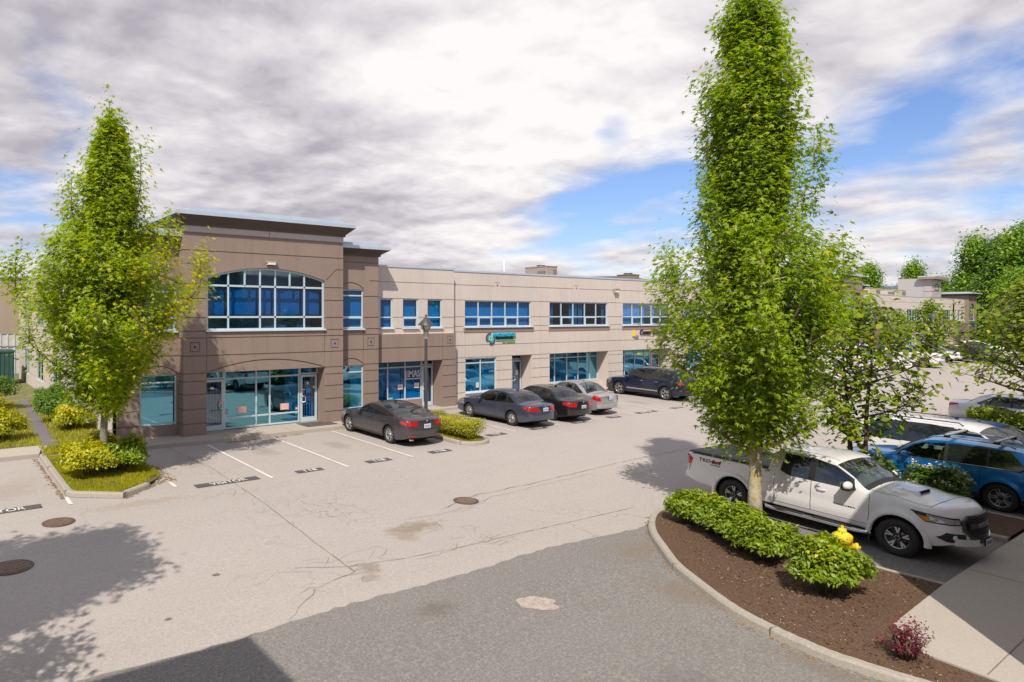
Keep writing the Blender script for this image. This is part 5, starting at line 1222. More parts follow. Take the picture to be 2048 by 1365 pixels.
# clipped hedge in the bed
def box_hedge(x0, x1, y0, y1, z0, h, n, ls, leaf, seed, label):
    ng = np.random.default_rng(seed); cx, cy = (x0+x1)/2, (y0+y1)/2; e = empty('clipped_hedge', (cx, cy, z0), 0, label, 'hedge')
    hx, hy = (x1-x0)/2, (y1-y0)/2
    q = ng.uniform(-1, 1, (n*3, 3)); k = np.max(np.abs(q), 1); q = q[(k > .55)][:n]
    zt = h*(.92+.06*np.sin(q[:, 0]*4+seed)+.05*np.sin(q[:, 1]*11))
    w = .62+.38*np.clip((q[:, 2]+1)*1.3, 0, 1)   # narrower at the foot where the stems show
    P = np.stack([q[:, 0]*hx*w*(1+.05*np.sin(q[:, 1]*9)), q[:, 1]*hy*(.90+.10*w), .16+(q[:, 2]*.5+.5)*(zt-.16)], 1)+ng.normal(size=(len(q), 3))*.026
    keep = ng.random(len(P)) < np.clip(.22+P[:, 2]/h*1.3, 0, 1); P = P[keep]
    out = P-np.array([0, 0, h*.5]); out /= np.array([hx, hy, h]); out /= np.linalg.norm(out, axis=1)[:, None]+1e-6
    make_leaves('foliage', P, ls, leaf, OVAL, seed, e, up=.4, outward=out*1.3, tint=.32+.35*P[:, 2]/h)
    mb = MB(); rg = random.Random(seed)
    for i in range(int((y1-y0)*16)):
        y = rg.uniform(-hy*.92, hy*.92); x = rg.uniform(-hx*.5, hx*.5); mb.tube([(x*.6, y, -.03), (x, y+rg.uniform(-.1, .1), .3), (x*1.9, y+rg.uniform(-.2, .2), h*.8)], [.016, .012, .005], 4)
    mb.build('stems', BARKD, e)
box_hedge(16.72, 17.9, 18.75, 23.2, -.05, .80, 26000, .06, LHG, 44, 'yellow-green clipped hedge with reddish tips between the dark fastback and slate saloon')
# flowering shrubs between pickup and SUV
for i, (x, y, rx, ry, h, n, fl, lb) in enumerate(((20.9, 8.75, .62, .6, 1.05, 2200, 500, 'cream-flowering shrub farthest from the walkway, beside the blue SUV bonnet'), (21.0, 7.35, .70, .7, 1.10, 2600, 650, 'cream-flowering shrub in the middle between the pickup and blue SUV'), (21.1, 6.0, .75, .7, 1.15, 3000, 800, 'cream-flowering shrub nearest the walkway, in front of the SUV rear wheel'))):
    shrub('flowering_shrub', x, y, gz(y)+.08, rx, ry, h, n, .15, LRH, 120+i, lb, 'cream-flowering shrubs in the second bed', OVAL, .5, flowers=fl)
shrub('flowering_shrub', 37.2, 8.6, gz(8.6)+.08, 1.1, 1.0, 1.15, 4200, .15, LGR, 131, 'low pale-flowering shrub in front of the silver saloon tail', None, OVAL, .5, flowers=500)
# shrubs of the left bed and lawn
for i, (x, y, z, rx, ry, h, n, leaf, lb) in enumerate((
    (3.98, 20.75, 0, .75, .72, 1.0, 6500, LYG, 'bright yellow-green shrub at the left of the trunk in the kerbed bed'),
    (5.05, 20.9, 0, .72, .75, .98, 5600, LGR, 'darker green shrub at the right of the trunk in the kerbed bed'),
    (4.5, 22.3, 0, .9, .7, 1.0, 4200, LYG, 'yellow-green shrub behind the trunk in the kerbed bed'),
    (2.35, 27.9, .1, .8, .7, 1.05, 4200, LYG, 'bright round shrub on the lawn at the left end of the side path'),
    (.9, 28.5, .1, 1.1, .8, 1.2, 4200, LYG, 'wide yellow-green shrub on the lawn at the left edge'),
    (4.95, 29.2, .1, .75, .9, 1.0, 3600, LYG, 'yellow-green shrub against the side wall beyond the side path'),
    (4.75, 31.5, .1, .8, 1.1, 1.3, 3600, LDK, 'dark shrub against the side wall, second along the side path'),
    (5.0, 34.5, .1, .8, 1.3, 1.4, 3400, LDK, 'dark shrub against the side wall, third along the side path'),
    (1.6, 31.5, .1, 1.6, 1.2, 1.6, 6000, LYG, 'broad shrub mass left of the side path'),
    (.2, 35.0, .1, 1.9, 1.5, 2.3, 6500, LDK, 'tall dark shrub left of the side path near the container'),
    (2.4, 37.5, .1, 1.3, 1.3, 1.9, 5000, LDK, 'dark shrub by the far end of the side path'),
    (-1.5, 41.5, .1, 2.4, 1.6, 2.6, 6500, LDK, 'dark hedge-like shrub in front of the green container'))):
    shrub('garden_shrub', x, y, z, rx, ry, h, n, .085 if n > 5000 else .1, leaf, 150+i, lb, 'shrubs of the side garden', BROAD, .5, flat=2.1)
# grass
def grass(pts_fn, n, hgt, seed, label):
    ng = np.random.default_rng(seed); P = pts_fn(ng, n)
    up = np.zeros_like(P); N = len(P)
    t = ng.normal(size=(N, 3))*.35; t[:, 2] = 1; t /= np.linalg.norm(t, axis=1)[:, None]
    a = ng.uniform(0, 6.28, N); b = np.stack([np.cos(a), np.sin(a), 0*a], 1); s = hgt*ng.uniform(.5, 1.3, N)
    V = np.array([(-.10, 0), (.10, 0), (0, 1)]); co = P[:, None]+s[:, None, None]*(V[None, :, 0, None]*b[:, None]+V[None, :, 1, None]*t[:, None])
    me = D.meshes.new('grass'); me.vertices.add(N*3); me.vertices.foreach_set('co', co.reshape(-1)); me.loops.add(N*3); me.loops.foreach_set('vertex_index', np.arange(N*3, dtype=np.int32))
    me.polygons.add(N); me.polygons.foreach_set('loop_start', (np.arange(N)*3).astype(np.int32)); me.polygons.foreach_set('loop_total', np.full(N, 3, np.int32)); me.materials.append(LGS); me.update(calc_edges=True)
    at_ = me.attributes.new('rnd', 'FLOAT', 'POINT'); at_.data.foreach_set('value', np.repeat(np.clip(ng.normal(.5, .2, N)+.15*np.sin(P[:, 0]*3)*np.sin(P[:, 1]*2.3), 0, 1), 3).astype(np.float32))
    return tag(put('grass', me), label, 'grass', kind='stuff')
def g1(ng, n):
    x = ng.uniform(3.3, 5.8, n); y = ng.uniform(18.5, 24.0, n); k = (y > 19.05-.75*(x-3.5)) & (y > 18.45+.9*(x-4.35)) & ((np.sin(x*5+y*3)+np.sin(y*7)) > -1.5); x, y = x[k], y[k]
    return np.stack([x, y, .0195*(y-YK)+.09], 1)
def g2(ng, n):
    x = ng.uniform(16.7, 17.86, n); y = ng.uniform(18.7, 24, n); k = (y > 19.1) | (np.abs(x-17.27) < .35); return np.stack([x[k], y[k], .0195*(y[k]-YK)+.085], 1)
def g3(ng, n):
    x = ng.uniform(-8, 5.75, n); y = 24.1+(ng.random(n)**1.6)*16; k = ((y > 26.1) | (x > 3.3)) & ~((x > 3.4+.1*(y-26)/3) & (x < 4.0+.12*(y-26)/3) & (y > 25.6)); return np.stack([x[k], y[k], 0*x[k]+.105], 1)
grass(g1, 42000, .075, 1, 'ragged yellow-green grass in the kerbed tree bed')
grass(g2, 9000, .07, 2, 'grass under the clipped hedge')
grass(g3, 60000, .13, 3, 'rough lawn of the side garden')
# dry leaves along the kerbs
mb = MB(); r0 = random.Random(5)
for k in range(900):
    u = r0.random()
    if u < .25: x, y = 3.06-abs(r0.gauss(0, .06)), r0.uniform(19, 24.3)
    elif u < .45: x, y = r0.uniform(4.4, 5.9), 0; y = 18.3+(x-4.4)*.9-abs(r0.gauss(0, .08))
    elif u < .6: x, y = 5.9+abs(r0.gauss(0, .12)), r0.uniform(19.3, 21.5)
    elif u < .8: x = r0.uniform(9.3, 12.5); y = 23.62-abs(r0.gauss(0, .04))
    else:
        q = K3[r0.randrange(8, len(K3)-8)]; x, y = q[0]-abs(r0.gauss(0, .09))-.02, q[1]-abs(r0.gauss(0, .06))
    a = r0.uniform(0, 3.14); s = r0.uniform(.012, .03); mb.obox((x, y, gz(y)+.006), Vector((math.cos(a), math.sin(a), 0)), Vector((-math.sin(a), math.cos(a), 0)), Vector((0, 0, 1)), s, s*.5, .003, r0.choice((0, 1, 1)))
tag(mb.build('dry_leaves', [mat('leaf_litter', (.30, .14, .05), .9, .3), mat('leaf_litter_pale', (.26, .19, .10), .9, .3)]), 'brown leaf litter blown along the kerbs', 'leaves', kind='stuff')
# hills
def hills(name, pts, dist, m):
    mb = MB(); vs = []; n = len(pts)
    for (px, py) in pts:
        x, y = at(px, dist); z = H0+(633-py)/1335*dist; vs.append((x, y, z)); x2, y2 = at(px, dist*.86); vs.append((x2, y2, -20)); x3, y3 = at(px, dist*1.3); vs.append((x3, y3, -20))
    fs = []
    for i in range(n-1): fs += [(i*3+1, i*3+4, i*3+3, i*3), (i*3, i*3+3, i*3+5, i*3+2)]
    mb.add(vs, fs, 0, True); return tag(mb.build(name, m), kind='structure')
HL = mat('hazy_forested_hills', (.085, .12, .17), .95, .12, .0008)  # distance haze put into the base colour as blue
r0 = random.Random(3)
hills('hills', [(-700, 600), (-300, 575), (-100, 556), (0, 547), (20, 553), (40, 562), (90, 556), (180, 552), (260, 538), (330, 550), (420, 565), (560, 575), (700, 560), (900, 566), (1100, 556), (1250, 552), (1320, 563), (1450, 575), (1600, 580), (1700, 575), (1800, 572), (1860, 566), (1890, 563), (1920, 570), (2000, 580), (2200, 575), (2400, 590)], 5600, HL)
# ------------------------------------------------------------------ vehicles
TYRE = mat('tyre_rubber', (.022, .021, .022), .75, .2, 6); RIMS = mat('alloy_silver', (.62, .62, .64), .28, .03, metal=.85); RIMD = mat('alloy_dark', (.05, .05, .055), .4, .05, metal=.5)
CGL = mat('tinted_car_glass', (.012, .015, .018), .03, 0, spec=.9); TRIM = mat('black_trim', (.018, .018, .02), .5); CHR = mat('chrome', (.7, .7, .72), .12, 0, metal=1)
CGR = newmat('green_car_glass')[0]
def _carglass(m):
    nt = m.node_tree; b = nt.nodes['Principled BSDF']; nt.nodes.remove(b)
    tr = _n(nt, 'ShaderNodeBsdfTransparent'); tr.inputs[0].default_value = (.42, .52, .47, 1); gl = _n(nt, 'ShaderNodeBsdfGlossy'); gl.inputs['Roughness'].default_value = .01; gl.inputs['Color'].default_value = (.9, .95, 1, 1)
    fr = _n(nt, 'ShaderNodeLayerWeight'); fr.inputs['Blend'].default_value = .5; mx = _n(nt, 'ShaderNodeMixShader'); nt.links.new(mth(nt, 'ADD', mth(nt, 'MULTIPLY', mth(nt, 'POWER', fr.outputs['Facing'], 4.0), .85), .09), mx.inputs[0])
    nt.links.new(tr.outputs[0], mx.inputs[1]); nt.links.new(gl.outputs[0], mx.inputs[2]); nt.links.new(mx.outputs[0], nt.nodes['Material Output'].inputs[0])
_carglass(CGR)
SEAT = mat('seat_fabric', (.07, .068, .07), .8, .1, 5); SEATB = mat('seat_beige', (.30, .27, .22), .8, .1, 5)
RED = mat('tail_lens', (.42, .006, .008), .12, .1, 20, coat=1); AMB = mat('amber_lens', (.7, .22, .01), .15, coat=1); HLT = mat('headlamp_lens', (.42, .44, .46), .06, .3, 30, metal=.6, coat=1); PLT = mat('licence_plate', (.72, .74, .78), .4)
PLK = mat('plate_blue', (.05, .1, .4), .4); SEAMM = mat('panel_gap', (.008, .008, .009), .9); LINER = mat('wheel_well', (.012, .012, .013), .95)
def paint(name, c, metal=.0, rough=.28): return mat(name, c, rough, .015, .8, metal=metal, coat=.8)
WH = {}
def wheel_meshes(R, w, style, rr):
    key = (R, w, style, rr)
    if key in WH: return WH[key]
    m = MB(); h = w/2; s = .035
    prof = [(rr, -h*.78), (rr+.012, -h*.92), (R-.055, -h), (R-.018, -h*.86), (R, -h*.6), (R+.0, h*.6), (R-.018, h*.86), (R-.055, h), (rr+.012, h*.92), (rr, h*.78)]
    m.lathe((0, 0, 0), prof, 36, 0, 'y')
    for k in range(40):
        a = 2*PI*k/40; c = Vector((math.cos(a)*(R-.004), 0, math.sin(a)*(R-.004))); tx = Vector((-math.sin(a), 0, math.cos(a))); rd = Vector((math.cos(a), 0, math.sin(a)))
        for yy in (-h*.5, h*.5): m.obox(c+Vector((0, yy, 0)), tx, Vector((0, 1, 0)), rd, R*.05, h*.32, .009)
    ty = m.mesh('tyre', TYRE)
    m = MB(); f = h*.80
    m.lathe((0, 0, 0), [(rr-.012, -h*.7), (rr-.014, f-.03), (rr+.004, f), (rr+.006, f-.012), (rr+.004, -h*.7)], 36, 0, 'y')
    m.disc((0, f-.085, 0), rr-.012, 30, 1, 'y'); m.lathe((0, 0, 0), [(.001, f-.01), (.055, f-.012), (.062, f-.03), (.062, f-.08)], 16, 2 if style in ('split', 'ten') else 0, 'y')
    m.lathe((0, 0, 0), [(rr*.62, f-.082), (rr*.62, f-.075), (rr*.2, f-.075)], 24, 3, 'y')
    def spoke(a, w0, w1, r0, r1, mm, dz=0, side=0):
        d = Vector((math.cos(a), 0, math.sin(a))); t = Vector((-math.sin(a), 0, math.cos(a))); y0, y1 = f-.022+dz, f-.010+dz
        P = []
        for (r, ww, yy) in ((r0, w0, y0-.012), (r1, w1, y1)):
            for sgn in (-1, 1):
                for q in (0, -.03): P.append(d*r+t*(sgn*ww+side*(r-r0)/(r1-r0))+Vector((0, yy+q, 0)))
        m.add(P, [(0, 2, 6, 4), (0, 4, 5, 1), (2, 3, 7, 6), (1, 5, 7, 3)], mm)
    if style == 'five':      # paired slender spokes
        for k in range(5):
            a = 2*PI*k/5+PI/2
            for sd in (-1, 1): spoke(a+sd*.08, .018, .016, .045, rr-.008, 0, side=sd*.045)
    elif style == 'seven':
        for k in range(7): spoke(2*PI*k/7+PI/2, .024, .040, .05, rr-.004, 0)
    elif style == 'nine':
        for k in range(9): spoke(2*PI*k/9+PI/2, .020, .034, .05, rr-.004, 0)
    elif style == 'ten':
        for k in range(10): spoke(2*PI*k/10+PI/2, .014, .012, .05, rr-.008, 0, side=.012*(1 if k % 2 else -1)*3)
    elif style == 'split':   # dark wheel with bright split spokes
        for k in range(5):
            a = 2*PI*k/5+PI/2; spoke(a, .050, .052, .05, rr-.008, 1, -.006)
            for sd in (-1, 1): spoke(a+sd*.0, .010, .017, .085, rr-.006, 0, .003, side=sd*.034)
            spoke(a+.3, .0, .0, .05, .06, 1)
        for k in range(6):
            a = 2*PI*k/6; m.lathe((.047*math.cos(a), f-.02, .047*math.sin(a)), [(.012, 0), (.012, .02), (.001, .022)], 6, 0, 'y')
    ri = m.mesh('rim', [RIMS, RIMD, RIMD, mat('brake_disc', (.25, .24, .24), .4, .1, metal=.8)])
    WH[key] = (ty, ri); return WH[key]

def pch(tab):
    """monotone cubic through the points"""
    x = np.array([a for a, b in tab], float); y = np.array([b for a, b in tab], float); h = np.diff(x); d = np.diff(y)/h; m = np.zeros(len(x))
    m[0], m[-1] = d[0], d[-1]
    for i in range(1, len(x)-1):
        if d[i-1]*d[i] > 0: w1, w2 = 2*h[i]+h[i-1], h[i]+2*h[i-1]; m[i] = (w1+w2)/(w1/d[i-1]+w2/d[i])
    def f(t):
        t = min(max(t, x[0]), x[-1]); i = min(int(np.searchsorted(x, t, side='right'))-1, len(h)-1); i = max(i, 0); s = (t-x[i])/h[i]
        return float((2*s**3-3*s*s+1)*y[i]+(s**3-2*s*s+s)*h[i]*m[i]+(-2*s**3+3*s*s)*y[i+1]+(s**3-s*s)*h[i]*m[i+1])
    return f

class Car:
    def __init__(s, name, sp, label, cat='car', group=None):
        s.cuts = []; s.sp = sp; L = sp['L']; s.e = empty(name, (0, 0, 0), 0, label, cat, group); s.mx = (sp['xr']+sp['xf'])/2
        s.top = pch(sp['top']) if not sp.get('lin') else (lambda f: f)(lambda t: float(np.interp(t, [a for a, b in sp['top']], [b for a, b in sp['top']])))
        s.belt = pch(sp['belt']); s.R = sp['R']; Ra = sp.get('arch', s.R+.055)
        W2 = sp['W']/2; kr, kf = sp.get('taper', (.13, .17)); lr, lf = sp.get('tlen', (.55, .8)); zs = sp['sill']
        Wp = lambda x: W2*(1-kr*max(0, 1-x/lr)**2.3-kf*max(0, 1-(L-x)/lf)**2.3)
        sill = pch(sp.get('bottom', [(0, zs+.14), (.25, zs+.06), (.8, zs), (L-.9, zs), (L-.3, zs+.03), (L, zs+.08)]))
        xs = set(np.linspace(0, L, int(L/.075)))
        for xa in (sp['xr'], sp['xf']):
            xs = {x for x in xs if abs(x-xa) > Ra+.02}
            for k in range(0, 19): xs.add(xa+Ra*math.cos(PI*k/18))
            xs |= {xa-Ra-.006, xa+Ra+.006}
        for v in sp.get('steps', ()): xs |= {v-.004, v+.004}
        xs = sorted(xs); nS = sp.get('rows', 9); nU = 5; nT = 6; bow = sp['bow']; bowf = lambda x: float(np.interp(x, [a for a, b in bow], [b for a, b in bow]))
        tum = sp.get('tumble', .32); flare = sp.get('flare', .012)
        yf = sp.get('yfac', [(0, .93), (.12, .972), (.38, 1.0), (.72, .992), (1, .955)])
        rings = []
        for x in xs:
            zb0 = sill(x); zb = zb0; be = s.belt(x); fl = 0
            for xa in (sp['xr'], sp['xf']):
                d = abs(x-xa)
                if d < Ra: zb = max(zb, s.R+math.sqrt(max(0, Ra*Ra-d*d)))
            w = Wp(x); ring = []
            for j in range(nS):
                t = j/(nS-1); z = zb+(be-zb)*t; tt = (z-zs)/max(.01, be-zs); y = w*float(np.interp(tt, [a for a, b in yf], [b for a, b in yf]))
                for xa in (sp['xr'], sp['xf']):
                    q = math.hypot(x-xa, z-s.R)-Ra; y += flare*math.exp(-(q/.075)**2)*(1 if z > s.R*.5 else .6)
                ring.append((x, y, z))
            tp = s.top(x); drop = sp.get('drop', .055); zte = max(be+.012, tp-drop); hgt = zte-be; yb = ring[-1][1]; yte = yb-.02-tum*max(0, hgt)-.02*min(1, hgt*4)
            for j in range(1, nU+1):
                t = j/nU; ring.append((x, yb+(yte-yb)*t+.018*math.sin(PI*t)*min(1, hgt*3), be+(zte-be)*t))
            tp = max(tp, zte+.008); bw = bowf(x)
            for j in range(1, nT+1):
                u = 1-j/nT; ring.append((x+bw*(1-u*u), yte*u, zte+(tp-zte)*(1-u**2.3)))
            rings.append(ring)
        s.nTE = nS-1+nU; m = len(rings[0]); full = 2*m-1
        bm = bmesh.new(); zl = bm.faces.layers.int.new('zone'); G = []
        for r in rings:
            row = [bm.verts.new((x-s.mx, y, z)) for x, y, z in r]+[bm.verts.new((x-s.mx, -y, z)) for x, y, z in r[-2::-1]]; G.append(row)
        TE = s.nTE
        for i in range(len(G)-1):
            for j in range(full-1):
                f = bm.faces.new((G[i][j], G[i+1][j], G[i+1][j+1], G[i][j+1])); f[zl] = 1 if TE <= j < full-1-TE else 0
        for end, gi, sg in ((2, len(G)-1, 1), (3, 0, -1)):
            row = G[gi]; ring = rings[gi]; xe = ring[0][0]; bw = bowf(xe); ncol = full-2*TE; zt0 = ring[TE][2]; zb = ring[0][2]; prof = sp.get('nose' if sg > 0 else 'tail', [(0, 0), (1, 0)])
            C = [[None]*ncol for _ in range(TE+1)]
            for r in range(TE+1):
                for c in range(ncol):
                    if c == 0: C[r][c] = row[r]
                    elif c == ncol-1: C[r][c] = row[full-1-r]
                    elif r == TE: C[r][c] = row[TE+c]
                    else:
                        v = row[TE+c].co; yE = row[r].co.y; u = v.y/max(1e-6, row[TE].co.y); t = (ring[r][2]-zb)/(zt0-zb); z = zb+(v.z-zb)*t
                        ex = float(np.interp(t, [a for a, b in prof], [b for a, b in prof]))
                        C[r][c] = bm.verts.new((xe-s.mx+bw*(1-u*u)+sg*ex*(1-abs(u)**5), yE*u, z))
            for r in range(TE):
                for c in range(ncol-1):
                    q = (C[r][c], C[r][c+1], C[r+1][c+1], C[r+1][c]); f = bm.faces.new(q if sg > 0 else q[::-1]); f[zl] = end
        bmesh.ops.recalc_face_normals(bm, faces=bm.faces); bm.normal_update(); s.bm = bm
        for f in bm.faces: f.smooth = True
        # inner lips and floor
        bm.verts.index_update(); b2 = bm.copy(); z2 = b2.faces.layers.int['zone']; 
        me = D.meshes.new('body'); 
        n0 = len(b2.faces)
        for sd in (0, full-1):
            prev = None
            for i in range(len(G)):
                c = G[i][sd].co; sy = 1 if c.y > 0 else -1
                nv = b2.verts.new((c.x, c.y-sy*min(.34, abs(c.y)*.8), c.z))
                if prev:
                    a = b2.verts.new(prev[0]); d_ = b2.verts.new(c); f = b2.faces.new((a, d_, nv, prev[1])); f.material_index = 1
                prev = (c.copy(), nv)
        b2.to_mesh(me); b2.free(); me.materials.append(sp['paint']); me.materials.append(LINER)
        s.body = put('body', me, s.e)
        try: me.set_sharp_from_angle(angle=math.radians(42))
        except Exception: pass
        u = MB(); u.box(.12-s.mx, L-.15-s.mx, -W2+.42, W2-.42, zs+.02, min(s.belt(L*.5), .7)); 
        u.box(sp['xr']+Ra+.02-s.mx, sp['xf']-Ra-.02-s.mx, -W2+.12, W2-.12, zs-.01, zs+.1)
        u.build('underbody', LINER, s.e); s.G = None; s.Wp = Wp; tw = [(r[0][0]-s.mx, r[s.nTE][1]-.004) for r in rings]; s.topw = lambda x: float(np.interp(x, [a for a, b in tw], [b for a, b in tw]))
        wf = sp.get('wheel', ('five', .21, .2)); ty, ri = wheel_meshes(s.R, wf[2], wf[0], wf[1])
        for xa in (sp['xr'], sp['xf']):
            for sy in (1, -1):
                o = put('wheel', ty, s.e, (xa-s.mx, sy*(W2-wf[2]/2-sp.get('inset', .03)), s.R), 0 if sy > 0 else PI); put('rim', ri, o)
        s.near = sp.get('near', True)
    def patch(s, name, planes, m, off=.005, zones=(0, 1, 2, 3), side=0, parent=None, sub=0):
        """a piece of the body's own skin, cut to shape by planes (point, outward normal), lifted by off"""
        pl = [(Vector((p[0]-s.mx, p[1], p[2])), Vector(n).normalized()) for p, n in planes]
        b = s.bm.copy(); zl = b.faces.layers.int['zone']; kill = []
        for f in b.faces:
            if f[zl] not in zones: kill.append(f); continue
            if side and f.calc_center_median().y*side < -.001: kill.append(f); continue
            for p, n in pl:
                if all((v.co-p).dot(n) > 1e-5 for v in f.verts): kill.append(f); break
        bmesh.ops.delete(b, geom=kill, context='FACES')
        for p, n in pl:
            g = list(b.verts)+list(b.edges)+list(b.faces)
            if not b.faces: break
            bmesh.ops.bisect_plane(b, geom=g, plane_co=p, plane_no=n, clear_outer=True, dist=1e-6)
        if not b.faces: b.free(); return None
        b.normal_update()
        nrm = {v: v.normal.copy() for v in b.verts}
        for v in b.verts: v.co += nrm[v]*off
        if m is CGR: s.cuts.append((pl, zones, side))
        me = D.meshes.new(name); b.to_mesh(me); b.free(); me.materials.append(m)
        for q in me.polygons: q.use_smooth = True; q.material_index = 0
        return put(name, me, parent or s.e)
    @staticmethod
    def xz(poly):
        """convex polygon in x,z (any order of turn) -> side-cutting planes"""
        n = len(poly); cx = sum(p[0] for p in poly)/n; cz = sum(p[1] for p in poly)/n; out = []
        for i in range(n):
            a, b = poly[i], poly[(i+1) % n]; nx, nz = (b[1]-a[1]), -(b[0]-a[0])
            if (cx-a[0])*nx+(cz-a[1])*nz > 0: nx, nz = -nx, -nz
            out.append(((a[0], 0, a[1]), (nx, 0, nz)))
        return out
    @staticmethod
    def yz(poly, x=0):
        n = len(poly); cy = sum(p[0] for p in poly)/n; cz = sum(p[1] for p in poly)/n; out = []
        for i in range(n):
            a, b = poly[i], poly[(i+1) % n]; ny, nz = (b[1]-a[1]), -(b[0]-a[0])
            if (cy-a[0])*ny+(cz-a[1])*nz > 0: ny, nz = -ny, -nz
            out.append(((x, a[0], a[1]), (0, ny, nz)))
        return out
    def sidewin(s, polys, frame=None, m=CGL, fm=TRIM):
        if frame:
            for sd in (1, -1):
                for fp in (frame if isinstance(frame[0], list) else [frame]): s.patch('window_trim', s.xz(fp), fm, .002, (0,), sd)
        for i, p in enumerate(polys):
            mm = m[i] if isinstance(m, (list, tuple)) else m
            for sd in (1, -1): s.patch('side_window', s.xz(p), mm, .005, (0,), sd)
    def doors(s, cuts, z0, z1f, pn):
        for sd in (1, -1):
            for (a, b) in zip(cuts[:-1], cuts[1:]):
                zt = z1f; g = .007
                p = [(a, z0), (b, z0), (b, zt), (a, zt)]
                d = s.patch('door', s.xz([(a+g, z0+g), (b-g, z0+g), (b-g, zt), (a+g, zt)]), pn, .0035, (0,), sd)
                if d: s.patch('door_gap', s.xz([(a-g*.3, z0-g*.3), (b+g*.3, z0-g*.3), (b+g*.3, zt), (a-g*.3, zt)]), SEAMM, .0018, (0,), sd, parent=d)
    def screen(s, name, x0, x1, inset=.0, m=CGL, zmin=None, off=.005, ymax=9):
        pl = [((x0, 0, 0), (-1, 0, 0)), ((x1, 0, 0), (1, 0, 0))]
        if zmin: pl.append(((0, 0, zmin), (0, 0, -1)))
        if ymax < 9: pl += [((0, ymax, 0), (0, 1, 0)), ((0, -ymax, 0), (0, -1, 0))]
        return s.patch(name, pl, m, off, (1,))
    def add(s, name, mb, m, parent=None):
        mb.v = [(p[0]-s.mx, p[1], p[2]) for p in mb.v]; return mb.build(name, m, parent or s.e)
    def mirror_(s, x, z, y, m, big=1.0):
        for sd in (1, -1):
            b = MB(); b.ico((x, sd*(y+.10*big), z+.02), 1, 2, 0, (.075*big, .115*big, .075*big)); b.box(x-.02, x+.05, min(sd*y, sd*(y-.04)), max(sd*y, sd*(y-.04)), z-.05, z, 1) if False else None
            b.bar((x+.03, sd*(y-.03), z-.04), (x, sd*(y+.05), z-.02), .05, .04, 1); b.add([(x-.07*big, sd*(y+.03), z-.03), (x-.07*big, sd*(y+.185*big), z-.03), (x-.07*big, sd*(y+.185*big), z+.07*big), (x-.07*big, sd*(y+.03), z+.07*big)], [(0, 1, 2, 3)], 2)
            s.add('mirror', b, [m, TRIM, CHR])
    def handles(s, xs, z, y, m):
        for x, yy in xs:
            for sd in (1, -1):
                b = MB(); b.tube([(x-.09, sd*(yy-.005), z), (x-.07, sd*(yy+.025), z+.004), (x+.07, sd*(yy+.025), z+.004), (x+.09, sd*(yy-.005), z)], .013, 6); s.add('door_handle', b, m)
    def plate(s, x, z, sg, y=0, w=.155, tilt=0):
        b = MB(); b.box(min(x, x+sg*.012), max(x, x+sg*.012), y-w-.01, y+w+.01, z-.082, z+.082, 1); xx = x+sg*.016; b.add([(xx, y-w, z-.075), (xx, y+w, z-.075), (xx, y+w, z+.075), (xx, y-w, z+.075)], [(0, 1, 2, 3)], 0)
        for k in range(6):
            yy = y-w*.8+k*w*.29; xx = x+sg*.019; b.add([(xx, yy, z-.04), (xx, yy+w*.17, z-.04), (xx, yy+w*.17, z+.035), (xx, yy, z+.035)], [(0, 1, 2, 3)], 2)
        s.add('licence_plate', b, [PLT, TRIM, PLK])
    def interior(s, rows, z=.62, m=SEAT, w=.5):
        b = MB()
        for x in rows:
            for y in (-.37, .37): b.box(x-.22, x+.25, y-w/2, y+w/2, z-.28, z); b.box(x-.30, x-.16, y-w/2, y+w/2, z-.1, z+.48); b.box(x-.30, x-.2, y-.13, y+.13, z+.5, z+.66)
        s.add('seats', b, m)
    def place(s, x, y, heading, z=None):
        """heading: direction of the bonnet in degrees"""
        s.e.location = (x, y, gz(y) if z is None else z); h = math.radians(heading); s.e.rotation_euler = (0, 0, h)
        k = .0195*math.sin(h)                       # the lot tilts towards -Y
        s.e.rotation_euler = (math.cos(h)*.0195, -k, h) if y < YK else (0, 0, h)
        s.bm.free()
        if s.cuts:                              # open the skin behind see-through glass
            for o in list(s.e.children):
                if not (o.name.startswith('body') or o.name.startswith('window_trim')): continue
                b = bmesh.new(); b.from_mesh(o.data); isb = o.name.startswith('body')
                for pl, zones, side in s.cuts:
                    def inside(f, e=1e-4):
                        c = f.calc_center_median()
                        if side and c.y*side < 0: return False
                        if abs(f.normal.z) > .999 and isb and f.material_index == 1: return False
                        return all((c-p).dot(n) < e for p, n in pl)
                    def near(f): return not any(all((v.co-p).dot(n) > 1e-5 for v in f.verts) for p, n in pl) and not (side and f.calc_center_median().y*side < 0) and f.material_index == 0
                    zmin = min([(v.co.z) for v in b.verts])
                    for p, n in pl:
                        F = [f for f in b.faces if near(f)]
                        if zones == (1,): F = [f for f in F if f.normal.z > .25]
                        if not F: break
                        g = list({v for f in F for v in f.verts})+list({e for f in F for e in f.edges})+F
                        bmesh.ops.bisect_plane(b, geom=g, plane_co=p, plane_no=n, dist=1e-6)
                    K = [f for f in b.faces if f.material_index == 0 and inside(f) and (zones != (1,) or (f.normal.z > .25 and abs(f.calc_center_median().y) < s.topw(f.calc_center_median().x)))]
                    bmesh.ops.delete(b, geom=K, context='FACES')
                b.to_mesh(o.data); b.free()
        return s.e

